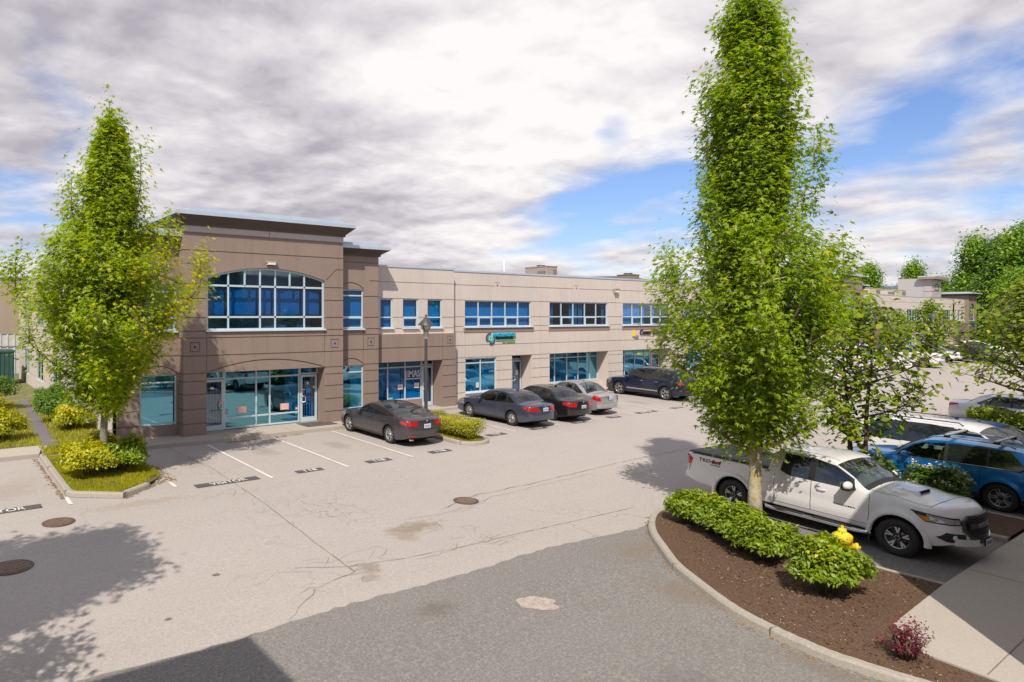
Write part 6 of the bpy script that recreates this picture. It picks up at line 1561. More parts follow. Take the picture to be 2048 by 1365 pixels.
def sedan(label, pcol, near=True, kind='sedan', **k):
    L = k.get('L', 4.64); W = k.get('W', 1.78); H = k.get('H', 1.45); xr = k.get('xr', 1.0); xf = k.get('xf', xr+2.70); R = k.get('R', .32); dz = k.get('deck', 1.02); hz = k.get('hood', .98)
    a = k.get('cowl', L-1.32); b_ = k.get('hdr', L-2.02); c = k.get('rhdr', 1.28); d = k.get('rbase', .58); nose = k.get('nosez', .72)
    sp = dict(L=L, W=W, R=R, xr=xr, xf=xf, sill=.20, paint=pcol, near=near,
              top=[(0, dz-.10), (.07, dz-.015), (.2, dz), (d, dz+.02), (d+(c-d)*.5, dz+.02+(H-.03-dz)*.60), (c, H-.045), (c+.45, H), ((b_+c)/2+.1, H+.005), (b_-.15, H-.02), (b_, H-.06), (b_+(a-b_)*.5, hz+.02+(H-.06-hz)*.52), (a, hz+.02), (a+.35, hz-.02), (L-.35, hz-.13), (L-.08, nose+.06), (L, nose)],
              belt=[(0, dz-.14), (.25, dz-.08), (.9, dz-.08), (2.4, dz-.12), (L-1.4, dz-.15), (L-.7, hz-.12), (L-.2, nose-.02), (L, nose-.09)],
              bow=[(0, -.14), (.35, -.10), (d, -.07), (c, -.03), (2.2, 0), (b_, .03), (a, .13), (L-.4, .12), (L, .18)], tail=k.get('tail', [(0, 0), (.1, .03), (.5, .04), (.62, 0), (1, -.03)]), nose=[(0, 0), (.2, .05), (.5, .04), (1, 0)],
              wheel=k.get('wheel', ('nine', .215, .205)), tumble=.34, flare=.014)
    C = Car(k.get('name', 'parked_car'), sp, label, 'car', 'cars parked in the bays'); s = C
    bz = lambda x: s.belt(x)+.015
    wx0, wx1 = c-.42, a-.12; zt = H-.085
    gl = k.get('glass', CGL)
    # side glass follows the roof line: cut from the skin between beltline and roof edge
    zl = lambda x: (x, s.belt(x)+.03); 
    top = lambda x, o=.075: (x, s.top(x)-.055-o)
    bp = k.get('bp', (b_+c)/2+.05); qp = k.get('qp', c+.02)
    front = [zl(bp+.03), zl(a-.22), (a-.34, s.top(a-.34)-.055-.045), (b_+.02, s.top(b_)-.055-.05), top(bp+.03, .05)]
    rear = [zl(qp+.02), zl(bp-.05), top(bp-.05, .05), top(qp+.15, .05)]
    qtr = [(qp-.03, s.belt(qp)+.05), (qp-.03, s.top(qp)-.055-.10), (qp-.40, s.belt(qp)+.10), (qp-.34, s.belt(qp)+.05)]
    trim = [zl(a-.14), (a-.28, s.top(a-.28)-.08), (b_, s.top(b_)-.055-.028), (bp, s.top(bp)-.055-.028), (qp+.12, s.top(qp+.12)-.055-.028), (qp-.44, s.belt(qp)+.09), (qp-.38, s.belt(qp)+.02), zl(bp)]
    s.sidewin([front, rear, qtr] if k.get('quarter', True) else [front, rear], trim, gl)
    s.screen('windshield', b_+.03, a-.02, m=gl); s.screen('rear_window', d+.03, c-.02, m=gl)
    tl = k.get('tail_shape')
    for sd in (1, -1):
        if tl: s.patch('taillight', s.xz(tl[0]), RED, .010, (0, 3), sd) if False else None
        ty0 = k.get('tl', (.42, .70, .89)); zz0, zz1 = ty0[1], ty0[2]; yin = W/2-ty0[0]
        pl = [((0, 0, zz0), (.25, 0, -1)), ((0, 0, zz1), (0, 0, 1)), ((k.get('tlx', .34), 0, zz1), (1, 0, .5)), ((0, sd*yin, zz0+.05), (0, -sd, -k.get('tls', .0)))]
        s.patch('taillight', pl, RED, .009, (0, 3), sd)
        hp = [((0, 0, nose-.13), (0, 0, -1)), ((L-.62, 0, nose), (-1, 0, .4)), ((0, 0, nose+.12), (-.35, 0, 1)), ((0, sd*(W/2-.50), 0), (0, -sd, 0))]
        s.patch('headlight', hp, HLT, .008, (0, 2), sd)
        s.patch('side_marker', [((L-.34, 0, 0), (-1, 0, 0)), ((L-.24, 0, 0), (1, 0, 0)), ((0, 0, .52), (0, 0, -1)), ((0, 0, .57), (0, 0, 1))], AMB, .008, (0,), sd)
    s.patch('grille', Car.yz([(-.5, nose-.08), (.5, nose-.08), (.42, .36), (-.42, .36)]), TRIM, .006, (2,))
    s.patch('bumper', Car.yz([(-.62, .26), (.62, .26), (.6, .34), (-.6, .34)])+[((1, 0, 0), (1, 0, 0))], TRIM, .005, (3,))
    rx = .012-.11+s.sp['tail'][1][1]*-1
    s.plate(-.155, k.get('pz', .80), -1)
    if near:
        s.doors([k.get('d0', xr+.42), bp-.01, k.get('d2', xf-.52)], .30, s.belt(2.2)+.02, pcol)
        s.mirror_(a-.40, s.belt(a-.4)+.07, W/2-.07, pcol)
        s.handles([(bp+.22, W/2-.012), (qp+.12, W/2-.012)], s.belt(2)-.10, 0, k.get('hm', pcol))
        s.patch('sill_trim', [((0, 0, .27), (0, 0, 1)), ((xr+.4, 0, 0), (-1, 0, 0)), ((xf-.4, 0, 0), (1, 0, 0))], k.get('sillm', TRIM), .004, (0,))
        # emblem on the boot lid
        b = MB(); b.lathe((-.145, 0, dz-.12), [(.036, 0), (.034, -.008), (.001, -.010)], 14, 0, 'x'); s.add('emblem', b, CHR)
        b = MB(); b.tube([(-.02, W*.30, .26), (.12, W*.30, .26)], .035, 10); b.tube([(-.02, W*.30+.085, .26), (.12, W*.30+.085, .26)], .035, 10)
        if k.get('pipes'): s.add('exhaust_pipe', b, CHR)
        if k.get('interior', True) and gl is CGR: s.interior([k.get('s1', 2.35), 1.5])
        b = MB(); b.box(c+.12, c+.22, -.02, .02, H-.02, H+.05); s.add('antenna', b, pcol)
    return s
P_GR = paint('paint_dark_grey', (.085, .078, .088), .55); P_SL = paint('paint_slate_blue', (.075, .085, .13), .55); P_BK = paint('paint_black', (.014, .013, .016), .2); P_SI = paint('paint_silver', (.46, .46, .47), .6); P_NV = paint('paint_navy', (.010, .015, .045), .3)
P_WH = paint('paint_white', (.72, .70, .69), 0, .3); P_BL = paint('paint_bright_blue', (.0, .17, .50), .45); P_B2 = paint('paint_blue', (.01, .05, .27), .4); P_LS = paint('paint_light_silver', (.60, .59, .61), .45); P_RD = paint('paint_red', (.42, .02, .02), .1); P_DK = paint('paint_charcoal', (.03, .03, .04), .3)

# dark grey four-door fastback
c = sedan('dark grey four-door fastback parked nose-in beside the clipped hedge', P_GR, L=4.64, W=1.825, H=1.40, xr=1.03, xf=3.84, R=.335, deck=1.06, hood=.96, rhdr=1.65, rbase=.42, cowl=3.30, hdr=2.62, bp=2.12, qp=1.18, wheel=('five', .235, .22), tl=(.50, .77, .93), pz=.76, hm=P_GR, pipes=True, tls=.6, d0=1.42, d2=3.28)
c.screen('sunroof', 1.95, 2.55, m=CGL, off=.004, ymax=.42); c.patch('reflector', Car.yz([(.45, .38), (.72, .38), (.72, .42), (.45, .42)]), RED, .01, (3,)); c.patch('reflector', Car.yz([(-.45, .38), (-.72, .38), (-.72, .42), (-.45, .42)]), RED, .01, (3,))
c.place(15.26, 21.8, 90.5)
# slate blue saloon
c = sedan('slate blue saloon parked just right of the clipped hedge', P_SL, L=4.64, W=1.775, H=1.455, xr=.99, xf=3.69, R=.325, tl=(.55, .74, .90), tls=-.5, pz=.80, wheel=('nine', .20, .205), glass=CGR, tlx=.30)
c.place(21.93, 22.0, 90.2)
c = sedan('black saloon between the slate blue and silver saloons', P_BK, L=4.60, W=1.79, H=1.475, xr=.95, xf=3.635, R=.33, tl=(.50, .72, .90), tls=.5, pz=.70, wheel=('five', .21, .21), tlx=.28)
c.place(24.55, 22.05, 90)
c = sedan('silver saloon parked right of the black saloon', P_SI, L=4.40, W=1.735, H=1.50, xr=.93, xf=3.455, R=.32, tl=(.26, .70, .98), tls=.0, pz=.84, wheel=('seven', .20, .20), glass=CGR, tlx=.22)
c.place(27.3, 22.55, 90)

def suv(label, pcol, near=True, L=5.05, W=1.97, H=1.72, xr=1.05, xf=4.05, R=.38, hood=1.08, deck=1.08, cowl=3.78, hdr=3.05, rear=.38, belt0=1.10, nose=.86, wheel=('ten', .265, .25), windows=None, rails=CHR, tl=(.38, .92, 1.10), group='cars parked in the bays', lower=None, cat='car', gl=CGL, name='parked_car', pz=.86, van=False, rhdr=None, box=False):
    rh = rhdr or rear+.32
    sp = dict(L=L, W=W, R=R, xr=xr, xf=xf, sill=.25, paint=pcol, arch=R+.06, near=near,
              top=[(0, deck-.12), (.05, deck+.02), (.12, deck+.10), (rear, H-.22), (rh, H-.03), (rh+.5, H), (hdr-.6, H+.01), (hdr-.12, H-.03), (hdr, H-.08), (hdr+(cowl-hdr)*.5, hood+.02+(H-.08-hood)*.52), (cowl, hood+.02), (cowl+.35, hood-.01), (L-.3, hood-.10), (L-.07, nose+.05), (L, nose)],
              belt=[(0, deck-.18), (.2, belt0-.02), (1.2, belt0), (2.5, belt0-.03), (cowl, belt0-.07), (L-.6, hood-.12), (L-.2, nose-.02), (L, nose-.08)],
              bow=[(0, -.12), (rear, -.05), (rh+.3, 0), (hdr, .03), (cowl, .12), (L-.4, .10), (L, .15)], tail=[(0, .02), (.12, .05), (.3, .05), (.42, 0), (1, -.02)], nose=[(0, 0), (.25, .05), (.6, .03), (1, 0)], wheel=wheel, tumble=.24, flare=.02, drop=.06)
    s = Car(name, sp, label, cat, group)
    top = lambda x, o=.05: (x, s.top(x)-.06-o); zl = lambda x: (x, s.belt(x)+.03)
    if windows:
        polys = []
        for (a, b, mode) in windows:
            if mode == 'f': polys.append([zl(a), zl(b), (b-.12, s.top(b-.12)-.11), (hdr+.03, s.top(hdr)-.11), top(a)])
            elif mode == 'm': polys.append([zl(a), zl(b), top(b), top(a)])
            else: polys.append([(a+.02, s.belt(a)+.12), (a+.12, s.belt(a)+.03), zl(b), top(b), (a+.34, s.top(a+.34)-.11)])
        A, Bx = windows[0][0], windows[-1][1]
        fr = [[(A-.03, s.belt(A)+.10), (A+.10, s.belt(A)+.008), (Bx+.06, s.belt(Bx)+.008), (Bx-.08, s.top(Bx-.08)-.085), (hdr, s.top(hdr)-.088), top((A+Bx)/2, .028), top(A+.34, .028)]]
        s.sidewin(polys, fr[0], gl)
        if rails is CHR:
            pass
    s.screen('windshield', hdr+.03, cowl-.02, m=gl if not isinstance(gl, list) else CGL); s.screen('rear_window', .13, rh-.06, m=CGL, zmin=deck+.10, ymax=W/2-.28)
    for sd in (1, -1):
        s.patch('taillight', [((0, 0, tl[1]), (0, 0, -1)), ((0, 0, tl[2]), (0, 0, 1)), ((.30, 0, tl[1]), (1, 0, .3)), ((0, sd*(W/2-tl[0]), 0), (0, -sd, 0))], RED, .010, (0, 3), sd)
        s.patch('headlight', [((0, 0, nose-.12), (0, 0, -1)), ((L-.45, 0, nose), (-1, 0, .3)), ((0, 0, nose+.13), (-.3, 0, 1)), ((0, sd*(W/2-.48), 0), (0, -sd, 0))], HLT, .008, (0, 2), sd)
        s.patch('reflector', Car.yz([(sd*.45, .56), (sd*.8, .56), (sd*.8, .60), (sd*.45, .60)]), RED, .012, (3,), sd)
        s.patch('side_marker', [((L-.36, 0, 0), (-1, 0, 0)), ((L-.22, 0, 0), (1, 0, 0)), ((0, 0, .66), (0, 0, -1)), ((0, 0, .72), (0, 0, 1))], AMB, .008, (0,), sd)
    s.patch('grille', Car.yz([(-.5, nose-.04), (.5, nose-.04), (.45, .42), (-.45, .42)]), TRIM, .006, (2,))
    if lower: s.patch('sill_trim', [((0, 0, .40), (0, 0, 1))], lower, .006, (0, 2, 3))
    s.plate(-.145, pz, -1)
    if near:
        s.doors([xr+.40, 2.35 if L > 4.8 else 1.98, xf-.55], .42, s.belt(2.2)+.02, pcol); s.mirror_(cowl-.42, s.belt(cowl-.4)+.08, W/2-.07, pcol, 1.2)
        s.handles([(2.55 if L > 4.8 else 2.2, W/2-.01), (xr+.55, W/2-.01)], s.belt(2)-.12, 0, rails or pcol)
    if rails:
        for sd in (1, -1):
            b = MB(); x0, x1 = rh+.15, hdr-.35; y = sd*(W/2-.30); pts = [(x0, y, s.top(x0)-.03)]+[(x, y, s.top(x)+.035) for x in np.linspace(x0+.12, x1-.12, 8)]+[(x1, y, s.top(x1)-.03)]
            b.tube(pts, .018, 6); s.add('roof_rail', b, rails)
    return s
c = suv('navy blue SUV with chrome window trim parked in front of the third pale bay', P_NV, windows=[(.72, 1.30, 'r'), (1.36, 2.30, 'm'), (2.38, 3.55, 'f')], gl=[CGL, CGL, CGR])
for sd in (1, -1):
    b = MB(); b.box(1.5, 3.5, sd*(1.97/2-.005)-.012, sd*(1.97/2-.005)+.012, .44, .50); c.add('side_trim', b, CHR)
c.patch('bumper', [((0, 0, .40), (0, 0, 1))], mat('skid_silver', (.55, .54, .52), .4, metal=.6), .008, (3,))
c.interior([2.75, 1.85], .78); c.place(35.47, 23.47, 90)
# bright blue SUV, backed in
c = suv('bright blue compact SUV with silver roof bars behind the flowering shrubs', P_BL, L=4.60, W=1.845, H=1.66, xr=.98, xf=3.64, R=.355, hood=1.10, deck=1.05, cowl=3.42, hdr=2.66, rear=.42, belt0=1.08, nose=.86, wheel=('ten', .235, .235), windows=[(.50, 1.22, 'r'), (1.28, 2.08, 'm'), (2.16, 3.22, 'f')], rails=None, gl=[CGL, CGL, CGR], lower=TRIM, tl=(.42, .95, 1.10), rhdr=.62)
c.interior([2.5, 1.65], .72, SEATB)
for sd in (1, -1):
    b = MB(); y = sd*(1.845/2-.27); b.tube([(.75, y, c.top(.75)-.01)]+[(x, y, c.top(x)+.045) for x in np.linspace(.9, 2.45, 7)]+[(2.6, y, c.top(2.6)-.01)], .02, 6); c.add('roof_rail', b, mat('rail_grey', (.35, .35, .37), .4, metal=.5))
for x in (1.12, 2.15):
    b = MB(); b.obox((x, 0, c.top(x)+.11), Vector((1, 0, 0)), Vector((0, 1, 0)), Vector((0, 0, 1)), .045, .74, .014); 
    for sd in (1, -1): b.obox((x, sd*.66, c.top(x)+.07), Vector((1, 0, 0)), Vector((0, 1, 0)), Vector((0, 0, 1)), .06, .04, .04, 1)
    c.add('roof_bar', b, [mat('bar_silver', (.6, .6, .62), .35, metal=.7), TRIM])
for sd in (1, -1):
    b = MB()
    for sgx in (0,): b.tube([(.52, sd*.86, 1.105), (1.3, sd*.90, 1.10), (3.2, sd*.885, 1.045)], .010, 5)
    c.add('window_trim', b, CHR)
c.place(23.9, 6.55, 88.5)
# white minivan, nose towards the near building
c = suv('white minivan between the bright blue SUV and the blue saloon', P_WH, L=5.10, W=1.985, H=1.76, xr=1.07, xf=4.10, R=.35, hood=1.08, deck=1.02, cowl=4.15, hdr=3.30, rear=.30, belt0=1.08, nose=.80, wheel=('seven', .225, .23), windows=[(.45, 1.55, 'r'), (1.65, 2.75, 'm'), (2.85, 3.95, 'f')], rails=mat('rail_black', (.03, .03, .035), .4), tl=(.22, .95, 1.42), rhdr=.50)
c.place(26.45, 7.05, 268)
c = sedan('blue saloon beyond the white minivan with only its roof and windshield showing', P_B2, L=4.7, W=1.8, H=1.46, near=True, glass=CGL); c.place(29.6, 7.0, 268)
c = sedan('light silver saloon with its tail behind the low pale-flowering shrub', P_LS, L=4.89, W=1.85, H=1.47, xr=1.10, xf=3.875, R=.335, deck=1.04, rhdr=1.42, rbase=.62, tl=(.40, .80, .95), wheel=('five', .22, .215)); c.place(40.3, 8.3, 269)
c = sedan('dark car cut by the right edge beyond the silver saloon', P_GR, near=False, L=4.6); c.place(57.5, 8.3, 269)

# ---------------- the white crew-cab pickup in front
def pickup(label, pcol, near=True, L=5.73, W=1.89, H=1.79, xr=1.30, xf=4.87, R=.385, wheel=('split', .225, .265), bedz=1.27, cabx=2.16, hood=1.22, nose=1.0, cowl=4.32, hdr=3.62, cover=TRIM, clad=None, name='pickup_truck', group='pickups and vans', grille=TRIM, step=CHR, cat='pickup truck', hood_z=None, chrome=False):
    sp = dict(L=L, W=W, R=R, xr=xr, xf=xf, sill=.42, paint=pcol, arch=R+.10, near=near, steps=(cabx,), lin=False,
              top=[(0, bedz-.02), (.05, bedz), (cabx-.012, bedz), (cabx+.012, bedz+.10), (cabx+.13, H-.07), (cabx+.35, H-.015), (cabx+.9, H), (hdr-.45, H-.005), (hdr-.1, H-.04), (hdr, H-.085), (hdr+(cowl-hdr)*.5, hood+.04+(H-.085-hood)*.50), (cowl, hood+.03), (cowl+.4, hood+.01), (L-.5, hood-.06), (L-.22, nose+.10), (L-.06, nose+.02), (L, nose-.04)],
              belt=[(0, bedz-.07), (.3, bedz-.05), (cabx, bedz-.05), (cabx+.2, bedz-.07), (cowl-.2, bedz-.13), (L-.9, hood-.12), (L-.3, nose), (L, nose-.12)],
              bottom=[(0, .60), (.3, .50), (.9, .46), (xr+.6, .44), (xf-.6, .42), (L-.6, .42), (L-.25, .40), (L, .48)],
              bow=[(0, -.02), (cabx, 0), (hdr, .03), (cowl, .10), (L-.5, .10), (L, .17)], tail=[(0, .08), (.2, .10), (.36, .09), (.42, 0), (1, 0)], nose=[(0, .02), (.16, .06), (.30, .05), (.5, .02), (.8, .03), (1, 0)],
              wheel=wheel, tumble=.19, flare=.045, drop=.042, taper=(.02, .17), tlen=(.2, .75), yfac=[(0, .94), (.10, .968), (.22, .985), (.40, .992), (.46, .972), (.7, .978), (1, .955)], inset=.01)
    s = Car(name, sp, label, cat, group); top = lambda x, o=.05: (x, s.top(x)-.05-o); zl = lambda x, o=.03: (x, s.belt(x)+o)
    bp = (cabx+hdr)/2+.30
    s.sidewin([[zl(bp+.05, .035), zl(cowl-.30, .035), (cowl-.36, s.top(cowl-.36)-.095), (hdr+.02, s.top(hdr)-.105), top(bp+.05, .055)], [(cabx+.32, s.belt(cabx+.3)+.10), (cabx+.50, s.belt(cabx+.5)+.035), zl(bp-.10, .035), top(bp-.10, .055), (cabx+.40, s.top(cabx+.40)-.105)]],
              [(cabx+.29, s.belt(cabx+.3)+.09), (cabx+.47, s.belt(cabx+.5)+.018), zl(cowl-.24, .018), (cowl-.30, s.top(cowl-.30)-.07), (hdr+.02, s.top(hdr)-.082), top(bp, .033), (cabx+.36, s.top(cabx+.36)-.085)], m=[CGR if near else CGL, CGL])
    s.screen('windshield', hdr+.03, cowl-.0, m=CGR if near else CGL); s.screen('rear_window', cabx-.02, cabx+.10, m=CGL, zmin=bedz+.12, ymax=W/2-.35)
    if cover:
        b = MB(); y = W/2-.115; x0, x1 = .03, cabx-.03
        b.box(x0, x1, -y, y, bedz-.01, bedz+.03, 0)
        for k in range(1, 3): xx = x0+(x1-x0)*k/3; b.box(xx-.006, xx+.006, -y, y, bedz+.0305, bedz+.034, 1)
        for sd in (1, -1): b.box(x0, x1, min(sd*y, sd*(y+.045)), max(sd*y, sd*(y+.045)), bedz-.01, bedz+.022, 1)
        s.add('bed_cover', b, [mat('vinyl_cover', (.085, .085, .10), .65, .1, 3), TRIM])
    else: s.screen('cargo_bed', .1, cabx-.06, m=LINER, off=.004, ymax=W/2-.13)
    for sd in (1, -1):
        s.patch('taillight', [((0, 0, bedz-.42), (0, 0, -1)), ((0, 0, bedz-.06), (.6, 0, 1)), ((.135, 0, bedz-.25), (1, 0, -.28)), ((0, sd*(W/2-.17), 0), (0, -sd, 0))], RED, .010, (0, 3), sd)
        s.patch('reversing_light', [((0, 0, bedz-.42), (0, 0, -1)), ((0, 0, bedz-.32), (0, 0, 1)), ((.115, 0, bedz-.25), (1, 0, -.2)), ((0, sd*(W/2-.17), 0), (0, -sd, 0))], mat('lens_clear', (.55, .5, .5), .15), .012, (0, 3), sd)
    s.plate(-.10, .72, -1)
    if near:
        s.doors([cabx+.16, bp-.03, xf-.52], .52, s.belt(3)+.02, pcol)
        s.handles([(bp+.20, W/2-.018), (cabx+.42, W/2-.018)], s.belt(3)-.13, 0, pcol)
    return s
T = pickup('white crew-cab pickup with black bed cover parked behind the tall maple', P_WH, nose=1.10, hood=1.25)
L_ = 5.73
from mathutils.bvhtree import BVHTree
_bv0 = BVHTree.FromBMesh(T.bm)
xg_ = lambda y, z: (_bv0.ray_cast(Vector((9, y, z)), Vector((-1, 0, 0)))[0] or Vector((3, 0, 0))).x+T.mx+.02
for sd in (1, -1):
    # swept headlamp with amber corner
    hp = [((0, 0, .84), (-.10, 0, -1)), ((L_-.72, 0, 1.02), (-1, 0, -.9)), ((0, 0, 1.035), (-.02, 0, 1)), ((L_-.02, sd*(1.89/2-.36), .9), (0, -sd, .0))]
    hd = T.patch('headlight', [((5.08, 0, 1.06), (-.75, 0, -1)), ((5.4, 0, .86), (0, 0, -1)), ((5.08, 0, 1.06), (.08, 0, 1)), ((0, sd*.57, .9), (0, -sd, .3))], TRIM, .006, (0, 2), sd)
    T.patch('lens', [((5.14, 0, 1.045), (-.75, 0, -1)), ((5.4, 0, .885), (0, 0, -1)), ((5.14, 0, 1.045), (.11, 0, 1)), ((0, sd*.60, .9), (0, -sd, .3)), ((5.36, 0, 0), (-1, 0, 0))], HLT, .011, (0, 2), sd, parent=hd)
    T.patch('turn_signal', [((5.12, 0, 1.05), (-.75, 0, -1)), ((5.4, 0, .88), (0, 0, -1)), ((5.12, 0, .99), (.10, 0, 1)), ((5.40, 0, 0), (1, 0, 0)), ((5.20, 0, 0), (-1, 0, 0))], AMB, .014, (0, 2), sd)
    T.patch('fog_light_bezel', Car.yz([(sd*.50, .52), (sd*.50, .68), (sd*.80, .71), (sd*.86, .60), (sd*.80, .53)]), TRIM, .010, (0, 2), sd)
    b = MB(); b.lathe((xg_(sd*.70, .615), sd*.70, .615), [(.055, -.06), (.052, .0), (.001, .012)], 14, 0, 'x'); T.add('fog_light', b, mat('fog_lens', (.6, .62, .63), .15))
    # wheel-arch flares
    for xa in (1.30, 4.87):
        b = MB(); n = 22; Ra = .385+.10; vs = []; fs = []
        for i in range(n+1):
            a = -.10+(PI+.20)*i/n; 
            for (r, dy) in ((Ra-.012, -.035), (Ra-.008, .022), (Ra+.030, .034), (Ra+.085, .012), (Ra+.10, -.03)):
                x = xa+r*math.cos(a); z = .385+r*math.sin(a); y = T.Wp(x)*.975+.02+dy; vs.append((x, sd*y, z))
        for i in range(n):
            for j in range(4): q = (i*5+j, i*5+j+1, (i+1)*5+j+1, (i+1)*5+j); fs.append(q if sd > 0 else q[::-1])
        b.add(vs, fs, 0, True); T.add('wheel_arch_flare', b, P_WH)
        b = MB(); b.box(xa-.53, xa-.50, sd*.80-.12, sd*.80+.12, .17, .48); T.add('mud_flap', b, TRIM)
    b = MB(); y = sd*.99; b.tube([(2.05, sd*.80, .40), (2.20, y, .36), (2.5, y, .35), (4.15, y, .35), (4.33, y, .36), (4.40, sd*.85, .40)], .045, 10, 0); b.box(2.35, 3.05, y-.05, y+.055, .388, .402, 1); b.box(3.25, 4.05, y-.05, y+.055, .388, .402, 1); T.add('side_step', b, [CHR, TRIM])
    b = MB(); b.ico((3.98, sd*1.04, 1.285), 1, 3, 0, (.085, .135, .095)); b.bar((4.04, sd*.86, 1.20), (4.0, sd*.98, 1.235), .09, .05, 1); b.box(3.88, 3.90, min(sd*.93, sd*1.15), max(sd*.93, sd*1.15), 1.21, 1.36, 2); b.box(3.90, 4.07, min(sd*.92, sd*1.15), max(sd*.92, sd*1.15), 1.185, 1.205, 1); T.add('mirror', b, [P_WH, TRIM, CHR])
    T.patch('roof_channel', [((0, sd*.555, 0), (0, -sd, 0)), ((0, sd*.568, 0), (0, sd, 0)), ((2.5, 0, 0), (-1, 0, 0)), ((3.6, 0, 0), (1, 0, 0))], SEAMM, .003, (1,), sd)
# hood gap, scoop, grille, bumper
T.patch('hood_gap', [((5.40, 0, 0), (-1, 0, 0)), ((5.412, 0, 0), (1, 0, 0)), ((0, 0, .95), (0, 0, -1))], SEAMM, .003, (1,))
for sd in (1, -1): T.patch('hood_gap', [((4.33, 0, 0), (-1, 0, 0)), ((5.40, 0, 0), (1, 0, 0)), ((0, sd*.775, 0), (0, -sd, 0)), ((0, sd*.785, 0), (0, sd, 0))], SEAMM, .003, (1,), sd)
b = MB(); zc = lambda x: T.top(x)
b.add([(4.42, -.27, zc(4.5)-.0), (4.42, .27, zc(4.5)-.0), (5.00, .22, zc(5.0)+.075), (5.00, -.22, zc(5.0)+.075), (5.02, .25, zc(5.02)-.03), (5.02, -.25, zc(5.02)-.03), (4.42, -.33, zc(4.4)-.05), (4.42, .33, zc(4.4)-.05)], [(0, 3, 2, 1), (2, 4, 7, 1), (3, 0, 6, 5)], 0, False)
b.add([(5.0, -.22, zc(5.0)+.072), (5.0, .22, zc(5.0)+.072), (4.985, .22, zc(5.0)+.0), (4.985, -.22, zc(5.0)+.0)], [(0, 1, 2, 3)], 1); b.box(4.97, 5.005, -.225, .225, zc(5.0)+.060, zc(5.0)+.078, 1); T.add('hood_scoop', b, [P_WH, SEAMM])
from mathutils.bvhtree import BVHTree
_bv = BVHTree.FromBMesh(T.bm)
def xg(y, z):
    h = _bv.ray_cast(Vector((9, y, z)), Vector((-1, 0, 0))); return (h[0].x if h[0] else 3.0)+T.mx
pts = [(-.44, 1.03), (.44, 1.03), (.56, .94), (.53, .76), (.36, .61), (-.36, .61), (-.53, .76), (-.56, .94)]
T.patch('grille_opening', Car.yz(pts), SEAMM, .014, (1, 2))
b = MB()
for i in range(8):
    p, q = pts[i], pts[(i+1) % 8]
    for k in range(4):
        ya, za = p[0]+(q[0]-p[0])*k/4, p[1]+(q[1]-p[1])*k/4; yb_, zb_ = p[0]+(q[0]-p[0])*(k+1)/4, p[1]+(q[1]-p[1])*(k+1)/4
        b.bar((xg(ya, za)+.022, ya, za), (xg(yb_, zb_)+.022, yb_, zb_), .035, .045, 1)
for zz in (.655, .69, .725, .76, .925, .96, .99):
    hw = .36 if zz < .7 else .50
    for k in range(10):
        ya, yb_ = -hw+2*hw*k/10, -hw+2*hw*(k+1)/10; b.bar((xg(ya, zz)+.024, ya, zz), (xg(yb_, zz)+.024, yb_, zz), .014, .011, 1)
for k in range(8):
    ya, yb_ = -.40+.8*k/8, -.40+.8*(k+1)/8; b.bar((xg(ya, .845)+.035, ya, .845), (xg(yb_, .845)+.035, yb_, .845), .03, .105, 1)
T.add('grille', b, [SEAMM, mat('grille_grey', (.055, .055, .06), .45)])
gx = xg(0, .845)
o = letters('lettering', 'TOYOTA', .10, mat('badge_grey', (.25, .25, .26), .4), Matrix.Translation((gx+.054-T.mx, 0, .845)) @ Matrix.Rotation(PI/2, 4, 'Z') @ Matrix.Rotation(PI/2, 4, 'X'), T.e, .50, .004, 0, .006)
b = MB()
for k in range(10):
    ya, yb_ = -.72+1.44*k/10, -.72+1.44*(k+1)/10; za, zb_ = .50+.05*(abs(ya)/.72)**2, .50+.05*(abs(yb_)/.72)**2
    b.bar((xg(ya, .55)+.02, ya, za), (xg(yb_, .55)+.02, yb_, zb_), .09, .13, 0)
T.add('front_bumper', b, [P_WH, TRIM]); b = MB(); b.box(xg(0, .55)+.05, xg(0, .55)+.075, -.20, .20, .50, .60); T.add('tow_cover', b, TRIM)
T.plate(xg(0, .55)+.075, .49, 1, .12)
T.patch('tailgate_gap', [((0, 0, .78), (0, 0, -1)), ((0, 0, 1.2), (0, 0, 1)), ((.055, 0, 0), (-1, 0, 0)), ((.068, 0, 0), (1, 0, 0))], SEAMM, .003, (0,))
b = MB(); b.box(-.13, .05, -.80, .80, .56, .70); T.add('rear_bumper', b, P_WH)
b = MB(); b.box(.9, .98, -.6, .6, .50, .58); b.tube([(.2, -.3, .45), (.0, -.3, .43)], .04, 8); T.add('exhaust_pipe', b, TRIM)
T.patch('cowl_panel', [((4.22, 0, 0), (-1, 0, 0)), ((4.32, 0, 0), (1, 0, 0))], TRIM, .006, (1,))
for yy in (-.35, .25):
    b = MB(); b.tube([(4.33, yy, T.top(4.33)+.03), (4.20, yy+.30, T.top(4.2)+.03), (4.12, yy+.50, T.top(4.12)+.005)], .011, 5); T.add('wiper', b, TRIM)
T.interior([3.42, 2.75], .92); b = MB(); b.box(3.9, 4.25, -.72, .72, .85, 1.13); T.add('dashboard', b, TRIM)
sidem = lambda x, z, sd=-1: Matrix.Translation((x-T.mx, sd*(1.89/2*.978+.004), z)) @ Matrix.Rotation(PI/2, 4, 'X')
SG = mat('decal_charcoal', (.04, .035, .045), .4); RG = mat('decal_red', (.45, .01, .03), .4)
def side_text(body, x, z, size, m, w, shear=0, bold=.004):
    o = letters('lettering', body, size, m, sidem(x, z), T.e, w, .003, shear, bold)
    # wrap onto the bodyside
    for v in o.data.vertices: v.co.y = -(T.Wp(v.co.x+T.mx)*float(np.interp((v.co.z-.42)/.78, [0, .10, .22, .40, .46, .7, 1], [.94, .968, .985, .992, .972, .978, .955]))+.008)
    return o
